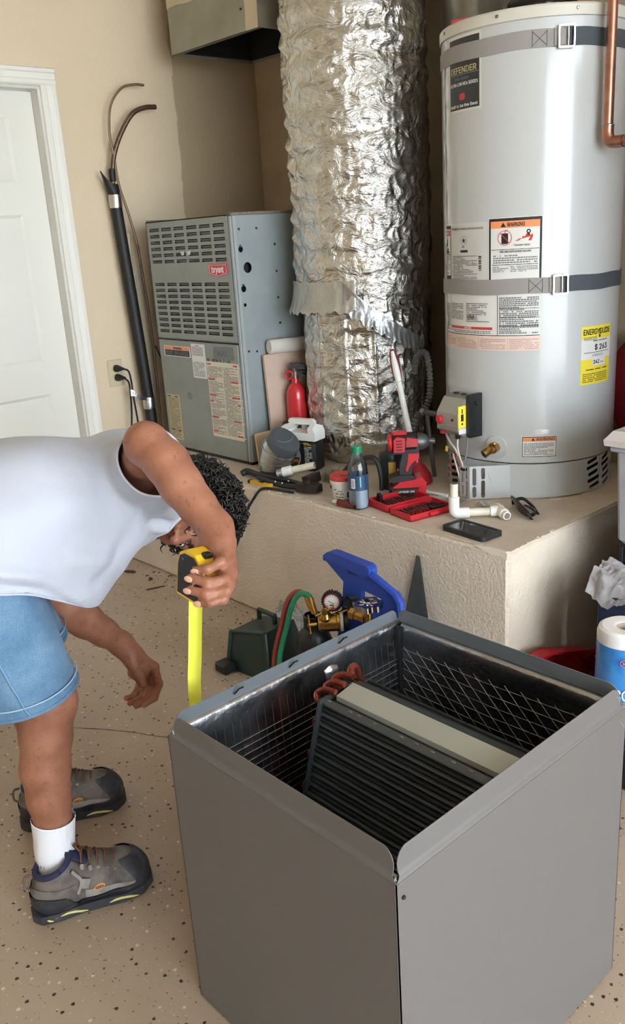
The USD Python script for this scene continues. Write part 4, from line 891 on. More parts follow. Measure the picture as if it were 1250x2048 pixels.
def jug():
    t = thing('plastic_jug', 'black jug with white shoulder and handle standing before the foil duct', 'jug', (1.168, .285, Z0), .22)
    blk, wht = M('jug_black', (28, 28, 34), .35), M('jug_white', (228, 228, 226), .35)
    body = mf(bx((.170, .076, .118), (0, 0, .059), .012))
    part(t, 'body', body, blk)
    fr = Polygon([(-.088, .118), (-.088, .126), (-.048, .188), (-.040, .195), (.058, .196), (.068, .190), (.088, .150), (.088, .118)]).difference(Polygon([(-.036, .150), (-.014, .172), (.052, .172), (.056, .150)]).buffer(.003))
    sh = mf(basis(prism(fr, .070), (0, .035, 0), (1, 0, 0), (0, 0, 1))) - mf(mv(bx((.3, .1, .1)), (0, -.067, .208), rx=.35)) - mf(mv(bx((.3, .1, .1)), (0, .067, .208), rx=-.35))
    part(t, 'shoulder', sh, wht)
    part(t, 'cap', cyl(.018, .02, (-.062, 0, .168), 24, b=.002), blk)
    F = lambda m: basis(m, (0, -.0382, 0), (1, 0, 0), (0, 0, 1))
    part(t, 'emblem_ring', F(mv(prism(Point(0, 0).buffer(.052, quad_segs=16).difference(Point(0, 0).buffer(.047, quad_segs=16)), .0006), (-.030, .056, 0))), M('silver_print', (150, 150, 158), .4), smooth=False)
    part(t, 'emblem_field', F(mv(prism(Point(0, 0).buffer(.046, quad_segs=12).intersection(sbox(-.1, -.06, .1, -.004)), .0005), (-.030, .056, 0))), M('brown_print', (70, 38, 28), .5), smooth=False)
    part(t, 'emblem_field', F(mv(prism(Point(0, 0).buffer(.046, quad_segs=12).intersection(sbox(-.1, -.003, .1, .022)), .0005), (-.030, .056, 0))), M('silver_print', (150, 150, 158), .4), smooth=False)
    part(t, 'lettering', F(mv(text('PRO', .022, True, .0009, .070), (-.066, .056, 0))), INK, smooth=False)
    part(t, 'lettering', F(mv(text('Block', .012, True, .0008), (-.030, .034, 0))), M('orange_print', (222, 150, 60), .5), smooth=False)
    rng = np.random.default_rng(2)
    part(t, 'print', F(mv(para(.034, .078, 15, rng, justify=.6), (.040, .020, .0006))), WHITE_PAPER, smooth=False, kind='stuff')
    part(t, 'yellow_print', F(mv(para(.036, .010, 2, rng), (.038, .102, .0006))), YELLOW_PAPER, smooth=False, kind='stuff')
jug()
def elbow():
    t = thing('duct_elbow', 'short galvanized round duct elbow with dark grey cap, beside the jug', 'duct elbow', (1.166, .155, Z0))
    gal = M('bright_galvanized', (176, 180, 182), .22, .95, var=(18, .4, .7), rgb2=(150, 152, 150), rvar=(12, .1))
    dk = M('dark_grey_cap', (76, 84, 90), .45, .2)
    r = .064
    a = np.array([0, 0, 0]); b = np.array([.002, 0, .055]); d1 = np.array([.22, .10, .96]); d1 /= np.linalg.norm(d1); d2 = np.array([.66, .14, .72]); d2 /= np.linalg.norm(d2)
    c = b + d1 * .045; e = c + d2 * .022; f = e + d2 * .040
    part(t, 'base_ring', tube([a, a + (0, 0, .001), b - (0, 0, .004), b], [r * 1.0, r, r, r * .99], 40), gal)
    part(t, 'middle_gore', tube([b - d1 * .006, b + d1 * .006, c], [r * .985, r, r * .985], 40), gal)
    part(t, 'upper_gore', tube([c - d2 * .010, c, e], [r * .97, r * .985, r * .97], 40), gal)
    for p, d in ((b, d1 + (0, 0, 1)), (c, d1 + d2), (a + (0, 0, .03), np.array([0, 0, 1.0]))):
        d = d / np.linalg.norm(d); part(t, 'seam_bead', tube([p - d * .004, p - d * .002, p + d * .002, p + d * .004], [r * .985, r * 1.035, r * 1.035, r * .985], 40, closed_ends=False), gal)
    part(t, 'cap', tube([e - d2 * .004, e, f - d2 * .006, f], [r * .93, r * .96, r * .95, r * .90], 40), dk)
    u = np.cross(d2, [0, 0, 1]); u /= np.linalg.norm(u); w = np.cross(d2, u)
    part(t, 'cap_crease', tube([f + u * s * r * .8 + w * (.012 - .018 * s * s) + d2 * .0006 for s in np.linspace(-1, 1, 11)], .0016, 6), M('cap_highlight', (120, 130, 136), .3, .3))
elbow()
def hand_tools():
    K = M('knife_yellow', (214, 166, 40), .45)
    t = thing('utility_knife', 'yellow-handled utility knife lying at the platform front edge', 'knife', (1.225, .030, Z0), .02)
    part(t, 'handle', mv(prism(Polygon([(-.055, -.008), (.040, -.009), (.046, -.004), (.050, .012), (.036, .013), (.030, .009), (-.055, .008)]), .012), (0, 0, 0)), K)
    part(t, 'slider', bx((.022, .006, .004), (.0, 0, .014), .001), BLACK_PLASTIC)
    part(t, 'tip_guard', bx((.016, .018, .013), (-.062, 0, .0065), .003), BLACK_PLASTIC)
    part(t, 'lettering', mv(text('STANLEY', .006, True, .0006, .040), (-.050, -.0085, .003), rx=PI / 2), INK, smooth=False) if False else None
    t = thing('pliers', 'large black riveted pliers lying along the platform edge with jaws to the right', 'pliers', (1.30, .062, Z0))
    pts = [(1.165, .075), (1.22, .068), (1.30, .062), (1.39, .070)]
    part(t, 'handle', tube([(1.135, .085, .512), (1.165, .072, .512), (1.24, .058, .512), (1.32, .052, .513), (1.395, .058, .516)], [.007, .0095, .010, .010, .009], 10, per=5), BLACK_RUBBER, world=True)
    part(t, 'handle', tube([(1.075, .060, .515), (1.085, .080, .52), (1.15, .079, .518), (1.25, .079, .52), (1.33, .080, .522), (1.40, .080, .52)], [.012, .013, .011, .010, .009, .009], 10, per=5), BLACK_RUBBER, world=True)
    rust = M('rusty_black_steel', (50, 44, 40), .55, .5, var=(30, .4, .7), rgb2=(70, 52, 40), bump=(60, .6, .004))
    part(t, 'jaw', jitter(mv(prism(Polygon([(-.03, -.022), (.012, -.030), (.046, -.018), (.052, .006), (.028, .022), (-.022, .020)]).buffer(.004), .026), (1.425, .075, Z0 + .006), rz=.3), .002, 40), rust, world=True)
    part(t, 'jaw', jitter(mv(prism(Polygon([(-.018, -.012), (.016, -.020), (.022, .010), (.006, .052), (-.014, .050)]).buffer(.004), .030), (1.405, .108, Z0 + .018), rz=.2, ry=-.2), .002, 40), rust, world=True)
    part(t, 'pivot', cyl(.011, .012, (1.435, .070, Z0 + .036), 16, b=.002), rust, world=True)
    for x, y, z in ((1.285, .047, .521), (1.325, .045, .523), (1.335, .066, .527)): part(t, 'rivet', mv(trimesh.creation.icosphere(2, .0032), (x, y, z)), M('bright_rivet', (235, 235, 230), .2, .6), world=True)
    t = thing('pipe_stub', 'cut white plastic pipe stub with coupling propped on the pliers', 'pipe fitting', (1.33, .12, .535))
    a, b = np.array([1.265, .075, .543]), np.array([1.385, .150, .574]); d = (b - a) / np.linalg.norm(b - a)
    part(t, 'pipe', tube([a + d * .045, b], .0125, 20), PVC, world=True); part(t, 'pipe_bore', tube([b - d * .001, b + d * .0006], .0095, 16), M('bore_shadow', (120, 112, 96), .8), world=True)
    part(t, 'coupling', tube([a + d * .022, a + d * .024, a + d * .056, a + d * .058], [.0155, .0175, .0175, .0155], 20), WHITE_PLASTIC, world=True)
    part(t, 'threaded_end', tube([a + d * (.002 * k) for k in range(12)], [.013 + .0013 * (k % 2) for k in range(12)], 18), M('fitting_grey', (150, 150, 146), .4, .5), world=True)
hand_tools()
def cords():
    t = thing('extension_cord', 'thin black cord hanging down over the platform front edge', 'cord', (1.16, 0, Z0))
    part(t, 'cable', tube([(1.40, .030, .5055), (1.34, .022, .5055), (1.29, .010, .5055), (1.262, -.004, .500), (1.238, -.016, .47), (1.177, -.020, .392), (1.115, -.020, .271), (1.037, -.020, .161), (.973, -.024, .06), (.945, -.030, .012), (.925, -.05, .0055), (.93, -.08, .0055)], .005, 8, per=6), BLACK_RUBBER, world=True)
    t = thing('rubber_hose', 'thick black hose arching behind the red-lidded tub', 'hose', (1.55, .25, Z0))
    part(t, 'hose', tube([(1.47, .150, .509), (1.495, .155, .52), (1.51, .170, .56), (1.545, .19, .600), (1.60, .205, .622), (1.628, .216, .612), (1.640, .222, .56), (1.640, .224, .509)], .0085, 10, per=7), BLACK_RUBBER, world=True)
cords()
def soft_scraps():
    t = thing('plastic_bag', 'crumpled clear plastic bag between the jug and the red-lidded tub', 'bag', (1.55, .20, Z0))
    clear = usdkit.material(stage, '/World/Looks/thin_clear_plastic', {'t': ('transparent_bsdf', dict(color=(.93, .95, .94))), 'g': ('glossy_bsdf', dict(roughness=.12, color=(.9, .9, .9))), 'd': ('principled_bsdf', dict(base_color=lin((190, 194, 192)), roughness=.35)), 'f': ('fresnel', dict(IOR=1.55)), 'm': ('mix_closure', {}), 'm2': ('mix_closure', dict(fac=.22))},
        [('t.BSDF', 'm.closure1'), ('g.BSDF', 'm.closure2'), ('f.fac', 'm.fac'), ('m.closure', 'm2.closure1'), ('d.BSDF', 'm2.closure2')], surface='m2.closure')
    def crumple(c, r, seed, amp, nu=72, nv=40, z0=PZ):
        def f(U, V):
            a, b = 2 * PI * U, PI * (V - .5); d = np.stack([np.cos(a) * np.cos(b), np.sin(a) * np.cos(b), np.sin(b)], -1)
            k = 1 + amp * (np.abs(2 * meshkit.fbm(d * 3.1 + seed, 4, seed) - 1) * 2 - .7)
            p = d * np.asarray(r) * k[..., None] + np.asarray(c); p[..., 2] = np.maximum(p[..., 2], z0 + .001); return p
        return grid(nu, nv, f)
    part(t, 'film', crumple((1.575, .150, .545), (.036, .030, .048), 3, .28), clear, world=True, smooth=True)
    t2 = thing('insulation_tuft', 'loose greenish grey tuft of fibre insulation on the platform by the duct', 'insulation', (1.42, .26, Z0), kind='stuff')
    rg = np.random.default_rng(6); ms = []
    for k in range(420):
        a = rg.uniform(0, 2 * PI); r = rg.uniform(0, 1) ** .6; b = np.array([1.40 + .055 * r * math.cos(a), .235 + .045 * r * math.sin(a), Z0])
        d = np.array([rg.normal(0, .5), rg.normal(0, .5), rg.uniform(.3, 1)]); d /= np.linalg.norm(d); l = rg.uniform(.018, .055)
        ms.append(tube([b, b + d * l * .5 + rg.normal(0, .004, 3), b + d * l], [.0006, .0006, .0003], 3))
    part(t2, 'fibre', cat(ms), M('fibre_greenish', (120, 124, 108), .9), kind='stuff', world=True)
    return clear, crumple
CLEAR_FILM, crumple = soft_scraps()
def tub():
    t = thing('plaster_tub', 'small white plastic tub with red lid and black print', 'tub', (1.603, .080, Z0))
    part(t, 'tub', lathe([(0, 0), (.034, 0), (.036, .003), (.0425, .060), (.0425, .066), (.046, .067), (.046, .078), (.043, .079), (0, .079)], 40), M('tub_white', (226, 222, 212), .45))
    part(t, 'lid', lathe([(.0455, .077), (.0475, .078), (.0475, .088), (.045, .091), (.038, .091), (.036, .088), (0, .0885)], 40), M('lid_red', (206, 62, 66), .45))
    part(t, 'lid_thumbprint', jitter(mv(trimesh.creation.icosphere(2, 1.0), (0, 0, 0)).apply_transform(np.diag([.016, .012, .0022, 1])), .0006, 120).apply_transform(tf.translation_matrix((.006, -.004, .0885))), M('lid_red_dark', (160, 40, 46), .5))
    rng = np.random.default_rng(4); lb = []
    for i, (s, h, w) in enumerate((('FOR PAINT', .0048, .030), ('', 0, 0), ('EX 1/2', .0072, .028), ('', 0, 0))): lb.append(mv(para(.030, .005, 1, rng) if not s else text(s, h, True, .0004, w), (.012 - .006 * (i > 1), .044 - .0095 * i, 0)))
    lb += [quad(0, .040, .009, .049, .0004), mv(para(.052, .007, 2, rng), (0, .004, .0004)), quad(.046, .016, .056, .034, .0004)]
    part(t, 'print', bend(cat(lb), .0410, R(-95), .006, (0, 0)), INK, smooth=False, kind='stuff')
tub()
def bottle():
    t = thing('water_bottle', 'half-full clear water bottle with green cap and blue label', 'bottle', (1.699, .052, Z0))
    g = usdkit.material(stage, '/World/Looks/bottle_plastic', {'t': ('transparent_bsdf', dict(color=(.90, .95, .96))), 'g': ('glossy_bsdf', dict(roughness=.06, color=(1, 1, 1))), 'f': ('fresnel', dict(IOR=1.6)), 'm': ('mix_closure', {})}, [('t.BSDF', 'm.closure1'), ('g.BSDF', 'm.closure2'), ('f.fac', 'm.fac')], surface='m.closure')
    pr = [(.0, .002), (.024, 0), (.0315, .005), (.033, .014), (.0325, .040), (.033, .070), (.0325, .098), (.0335, .104), (.0325, .110), (.0325, .128), (.030, .146), (.023, .164), (.015, .178), (.0128, .184), (.0128, .198), (.0, .198)]
    part(t, 'bottle_wall', lathe(pr, 40), g)
    part(t, 'water', lathe([(0, .003), (.023, .002), (.0305, .007), (.0315, .016), (.0312, .068), (0, .068)], 32), M('water', (205, 214, 225), .08, transmission_weight=.45, ior=1.33))
    part(t, 'label', bend(grid(60, 2, lambda U, V: np.stack([2 * PI * .0332 * U, .050 * V, 0 * U], -1)), .0336, 0, .066, (0, 0)), M('bottle_label_blue', (44, 70, 102), .4), smooth=True)
    part(t, 'barcode', bend(cat([quad(0, 0, .014, .032, 0, 3)]), .0339, R(-86), .074, (0, 0)), WHITE_PAPER, smooth=False)
    part(t, 'barcode_lines', bend(cat([quad(.002, .004 + .0028 * k, .012, .0053 + .0028 * k, 0, 3) for k in range(9)]), .0341, R(-86), .074, (0, 0)), INK, smooth=False, kind='stuff')
    part(t, 'label_print', bend(cat([quad(.030, .008, .034, .042, 0, 1)]), .0339, R(-86), .070, (0, 0)), M('label_cyan', (90, 190, 190), .4), smooth=False)
    part(t, 'cap', cat([lathe([(0, .184), (.0150, .184), (.0155, .186), (.0155, .203), (.0140, .206), (0, .206)], 36)] + [mv(bx((.0012, .0016, .017)), (.0156 * math.cos(a), .0156 * math.sin(a), .195), rz=a) for a in np.linspace(0, 2 * PI, 30, endpoint=False)]), M('cap_green', (20, 140, 96), .4))
bottle()
def spray_can():
    t = thing('spray_bottle', 'dark bottle with yellow and white label half hidden behind the red drill', 'bottle', (1.628, .288, Z0))
    part(t, 'body', lathe([(0, 0), (.036, 0), (.038, .004), (.038, .11), (.030, .130), (.014, .142), (.014, .156), (0, .156)], 32), M('dark_green_plastic', (30, 42, 42), .4))
    part(t, 'label', bend(quad(0, 0, .026, .085, 0, 6), .0385, R(-62), .015, (0, 0)), M('label_mustard', (196, 160, 72), .5), smooth=True)
    part(t, 'label', bend(quad(0, 0, .030, .06, 0, 6), .0385, R(-18), .015, (0, 0)), WHITE_PAPER, smooth=True)
spray_can()
def drill():
    t = thing('impact_driver', 'red and black cordless impact driver standing on its battery', 'drill', (1.726, .250, Z0), .80)
    RD, BK, GY_ = M('drill_red', (196, 38, 46), .35), M('drill_black', (30, 28, 30), .5), M('drill_grey', (90, 92, 94), .4, .6)
    def side(poly, th, z=0): return basis(prism(poly, th), (0, th / 2, 0), (1, 0, 0), (0, 0, 1))
    part(t, 'battery', cat([bx((.118, .074, .034), (.002, 0, .021), .008)]), BK)
    part(t, 'battery_shell', side(Polygon([(-.042, .036), (.062, .036), (.066, .048), (.050, .066), (.026, .058), (-.020, .052)]).buffer(.002), .070), RD)
    part(t, 'battery_shell', side(Polygon([(.038, .008), (.063, .010), (.067, .036), (.050, .040), (.040, .030)]), .0765), RD)
    part(t, 'foot', side(Polygon([(-.046, .052), (.034, .056), (.022, .072), (-.022, .074), (-.052, .064)]).buffer(.002), .056), BK)
    part(t, 'handle', side(Polygon([(-.020, .068), (.016, .068), (.024, .112), (.040, .150), (-.006, .150), (-.016, .112)]).buffer(.002), .036), BK)
    part(t, 'handle_insert', side(Polygon([(.006, .082), (.014, .104), (.034, .126), (.046, .150), (.010, .150), (.008, .120), (.000, .092)]), .0385), RD)
    part(t, 'trigger', side(Polygon([(.030, .116), (.046, .126), (.048, .148), (.040, .148), (.034, .130)]), .018), RD)
    hd = mf(cyl(.033, .086, (.000, 0, .182), 32, 'x', b=.008))
    part(t, 'motor_housing', cat([hd, side(Polygon([(-.040, .148), (.046, .148), (.046, .176), (-.040, .176)]), .052)]), BK)
    part(t, 'housing_side', side(Polygon([(-.036, .158), (-.004, .158), (-.002, .200), (-.026, .204), (-.036, .196)]).buffer(.002), .0675), RD)
    part(t, 'nameplate', side(Polygon([(.002, .172), (.040, .172), (.042, .198), (.006, .204)]), .0680), M('nameplate_red', (214, 90, 96), .15, .4))
    part(t, 'housing_top', mv(bx((.050, .040, .012), (-.016, 0, .214), .005)), RD)
    for k in range(4): part(t, 'vent_slot', side(sbox(-.030, .162 + .010 * k, -.010, .166 + .010 * k), .0690), BK)
    part(t, 'rear_cap', cyl(.030, .016, (-.048, 0, .182), 28, 'x', b=.006), RD)
    part(t, 'gear_case', mv(lathe([(0, 0), (.029, 0), (.029, .016), (.020, .034), (.012, .040), (0, .040)], 28), (.042, 0, .182), ry=PI / 2), GY_)
    part(t, 'hex_collar', mv(cyl(.011, .022, n=20, b=.002), (.090, 0, .182), ry=PI / 2), GY_)
    part(t, 'lettering', mv(text('LITHIUM-ION', .0065, True, .0006, .052), (-.026, -.0372, .018), rx=PI / 2), WHITE_PAPER, smooth=False)
drill()
def bit_case():
    t = thing('bit_case', 'open red plastic driver bit case lying in front of the drill', 'tool case', (1.834, .148, Z0), -.2)
    RD, RD2 = M('case_red', (190, 36, 46), .4), M('case_red_inner', (150, 28, 36), .5)
    def tray(x0, x1, h, name):
        w, d, c = x1 - x0, .174, (x0 + x1) / 2
        o = rrect(w, d, .010); i = rrect(w - .012, d - .012, .006)
        m = cat([prism(o, .004), prism(o.difference(i), h)]); n = part(t, name, mv(m, (c, 0, 0)), RD); return n
    tray(-.116, -.004, .024, 'lid'); tray(.002, .116, .020, 'tray')
    for y in (-.05, .05): part(t, 'hinge', cyl(.005, .03, (-.001, y, .016), 12, 'y'), RD)
    part(t, 'latch', bx((.012, .034, .012), (.120, .0, .012), .003), RD)
    bs = M('bit_steel', (92, 84, 84), .4, .8)
    for s, xs in ((-1, (-.086, -.030)), (1, (.030, .086))):
        for k in range(9):
            y = -.066 + .0155 * k
            part(t, 'bit_rack', bx((.050, .010, .010), (sum(xs) / 2 + (.0 if s > 0 else 0), y, .009), .001), RD2)
            part(t, 'bit', cat([cyl(.0032, .026, (sum(xs) / 2 - .010, y, .0165), 6, 'x'), cyl(.0018, .02, (sum(xs) / 2 + .012, y, .0165), 8, 'x')]), bs)
    part(t, 'bit_holder', bx((.020, .054, .016), (.090, .040, .016), .004), BLACK_PLASTIC)
    for x, y in ((-.098, -.052), (-.080, -.060)): part(t, 'socket', cyl(.0078, .034, (x, y, .021), 14, b=.001), M('socket_black', (34, 32, 34), .35, .7)); 
bit_case()
def small_platform():
    t = thing('pocket_flashlight', 'small dark red flashlight with bright steel end, lying by the water bottle', 'flashlight', (1.64, .025, Z0), .12)
    part(t, 'barrel', mv(lathe([(0, 0), (.011, 0), (.012, .003), (.012, .080), (.010, .083), (0, .083)], 24), (-.01, 0, .0125), ry=PI / 2), M('flashlight_maroon', (110, 42, 46), .35, .3))
    part(t, 'end_cap', mv(lathe([(0, 0), (.006, .0005), (.0105, .005), (.0125, .012), (.0125, .024), (0, .024)], 24), (-.032, 0, .0128), ry=PI / 2), CHROME)
    # plunger
    t = thing('plunger', 'red-cupped plunger with white handle leaning on the foil duct behind the drill', 'plunger', (1.665, .375, Z0))
    b, e = np.array([1.655, .385, .58]), np.array([1.520, .430, .945]); d = (e - b) / np.linalg.norm(e - b)
    part(t, 'cup', mv(lathe([(.052, 0), (.056, .002), (.056, .012), (.048, .034), (.030, .062), (.016, .076), (.012, .092), (0, .094)], 40), (1.66, .383, Z0)), M('plunger_red', (140, 26, 34), .35), world=True)
    part(t, 'handle', tube([b - d * .02, b + d * .29], .0105, 16), WHITE_PLASTIC, world=True)
    gr = b + d * .285
    part(t, 'grip', tube([gr, gr + d * .02, gr + d * .06, gr + d * .10, gr + d * .115], [.011, .0155, .0165, .012, .007], 16, per=4), M('grip_red', (150, 34, 44), .4), world=True)
    part(t, 'grip_cover', tube([gr + np.array([.008, -.008, 0]) + d * s for s in (.0, .03, .07, .11)], [.011, .0125, .011, .006], 14, per=4), WHITE_PLASTIC, world=True)
    # corrugated hose loop
    t = thing('corrugated_tube', 'grey corrugated drain tube looping between foil duct and heater', 'hose', (1.60, .50, Z0))
    pts = catmull([(1.560, .500, .86), (1.566, .500, .91), (1.585, .505, .935), (1.61, .51, .925), (1.632, .50, .84), (1.625, .49, .76), (1.585, .47, .70), (1.56, .47, .60), (1.57, .50, .514)], 26)
    part(t, 'tube', tube(pts, .0105 + .0022 * np.sin(np.arange(len(pts)) * 1.5), 14), M('tube_grey', (84, 84, 84), .5), world=True)
    t = thing('gas_pipe', 'short grey gas pipe stub running into the heater control', 'pipe', (1.70, .46, .735))
    part(t, 'pipe', tube([(1.640, .455, .738), (1.72, .435, .741), (1.782, .420, .743)], .010, 16), M('pipe_grey', (96, 94, 92), .45, .6), world=True)
    part(t, 'end_nut', tube([(1.628, .458, .738), (1.648, .453, .738)], .0135, 6), STEEL, world=True)
    part(t, 'drop_leg', tube([(1.66, .45, .738), (1.66, .45, .7), (1.66, .47, .56), (1.66, .48, .502)], .008, 12, per=4), M('pipe_grey', (96, 94, 92), .45, .6), world=True)
    t = thing('white_plastic_rod', 'thin white plastic tube lying on the platform before the heater', 'rod', (1.76, .35, Z0))
    part(t, 'tube', tube([(1.70, .300, Z0 + .006), (1.86, .305, Z0 + .006)], .0058, 12), WHITE_PLASTIC, world=True)
    t = thing('newspaper_sheet', 'printed paper sheet lying flat behind the red bit case', 'paper', (1.86, .28, Z0), -.1)
    part(t, 'sheet', grid(10, 8, lambda U, V: np.stack([(U - .5) * .17, (V - .5) * .10, .001 + .002 * np.sin(5 * U) ** 2 * V], -1)), M('newsprint', (196, 190, 180), .8), smooth=True)
    part(t, 'print', mv(cat([mv(para(.07, .034, 2, np.random.default_rng(3), word=(.12, .22)), (-.07, .005, .0042)), mv(para(.075, .08, 14, np.random.default_rng(9)), (.005, -.04, .0042)), mv(para(.07, .035, 6, np.random.default_rng(10)), (-.075, -.042, .0042))])), GREY_INK, smooth=False, kind='stuff')
    # PVC trap
    t = thing('pvc_trap', 'white plastic pipe assembly with upright stub, elbow and open tee', 'pipe fitting', (2.02, .16, Z0))
    z = Z0 + .0165; A = np.array([2.010, .150, z]); B = np.array([2.098, .232, z + .002]); d = (B - A) / np.linalg.norm(B - A)
    part(t, 'upright_pipe', tube([A + (0, 0, .024), A + (-.002, .004, .092)], .0122, 20), PVC, world=True)
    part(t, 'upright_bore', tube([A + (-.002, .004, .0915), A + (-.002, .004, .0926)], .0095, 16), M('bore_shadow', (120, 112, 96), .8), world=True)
    part(t, 'elbow', tube([A + (0, 0, .052), A + (0, 0, .050), A + (0, 0, .020), A + (0, 0, .006) + d * .002, A + d * .008, A + d * .020, A + d * .044, A + d * .046], [.0145, .0163, .0163, .0165, .0165, .0163, .0163, .0145], 22, per=4), WHITE_PLASTIC, world=True)
    part(t, 'level_pipe', tube([A + d * .04, B], .0122, 20), PVC, world=True)
    e = np.array([.82, -.42, -.06]); e /= np.linalg.norm(e); T = B + d * .018
    part(t, 'tee', tube([B - d * .012, B - d * .010, B + d * .030], [.0145, .0163, .0163], 22), WHITE_PLASTIC, world=True)
    part(t, 'tee_branch', tube([T - e * .022, T + e * .030, T + e * .032], [.0168, .0168, .0155], 22), PVC, world=True)
    part(t, 'bushing', tube([T + e * .030, T + e * .046, T + e * .047], [.0135, .0132, .0122], 20), WHITE_PLASTIC, world=True)
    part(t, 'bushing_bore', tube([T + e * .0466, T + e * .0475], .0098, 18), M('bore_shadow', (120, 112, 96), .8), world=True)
    part(t, 'glue_smear', jitter(mv(trimesh.creation.icosphere(2, 1).apply_transform(np.diag([.014, .016, .010, 1])), T - e * .024 + (0, .004, .004)), .003, 90), M('pvc_dirty', (196, 188, 170), .6), world=True)
    # phone
    t = thing('smartphone', 'smartphone in a thick black rubber case lying face up near the platform corner', 'phone', (2.132, .078, Z0), -.10)
    part(t, 'case', mf(prism(rrect(.166, .088, .014), .0135)) - mf(mv(prism(rrect(.140, .070, .006), .01), (0, 0, .0115))), BLACK_RUBBER)
    part(t, 'screen', mv(prism(rrect(.139, .069, .006), .0008), (0, 0, .0113)), M('phone_glass', (12, 14, 18), .04, specular_ior_level=.8))
    part(t, 'home_button', mv(prism(rrect(.006, .014, .002), .0004), (.063, 0, .0121)), M('phone_button', (34, 36, 40), .3))
    for x in (-.03, .0): part(t, 'side_button', bx((.016, .003, .004), (x, -.0445, .007), .001), BLACK_PLASTIC)
    # folded sunglasses
    t = thing('sunglasses', 'folded black wraparound sunglasses on the platform in front of the heater', 'sunglasses', (2.145, .325, Z0), 2.50)
    lens = lambda U, V: np.stack([-.080 + .160 * U, .016 * np.sin(PI * U) + .014 * V, .002 + .044 * V * (np.clip(np.sin(PI * U), 0, 1) ** .45) * (1 - .2 * np.abs(U - .5)) + .0], -1)
    part(t, 'lens', thicken(grid(30, 8, lens), .0022), M('lens_black', (16, 16, 18), .08), smooth=True)
    part(t, 'brow_bar', tube([(-.082, .004, .010), (-.066, .020, .030), (-.03, .030, .044), (0, .032, .045), (.03, .030, .044), (.066, .020, .030), (.082, .004, .010)], .0030, 8, per=6), BLACK_PLASTIC)
    part(t, 'temple_arm', tube([(-.078, .002, .016), (-.064, -.012, .020), (.0, -.016, .014), (.050, -.018, .0045)], [.006, .0055, .0045, .003], 8, per=6), BLACK_PLASTIC)
    part(t, 'temple_arm', tube([(.078, .002, .016), (.064, -.018, .022), (.0, -.026, .016), (-.045, -.028, .0045)], [.006, .0055, .0045, .003], 8, per=6), BLACK_PLASTIC)
    t = thing('foil_scrap', 'small crumpled grey foil scrap beside the open tee', 'scrap', (2.03, .285, Z0))
    part(t, 'foil', jitter(thicken(grid(14, 10, lambda U, V: np.stack([2.03 + (U - .5) * .07, .292 + (V - .5) * .03 + .01 * U, Z0 + .006 + .010 * np.abs(np.sin(7 * U + 3 * V))], -1)), .0006), .003, 60, 4), FOIL_TAPE, world=True)
small_platform()
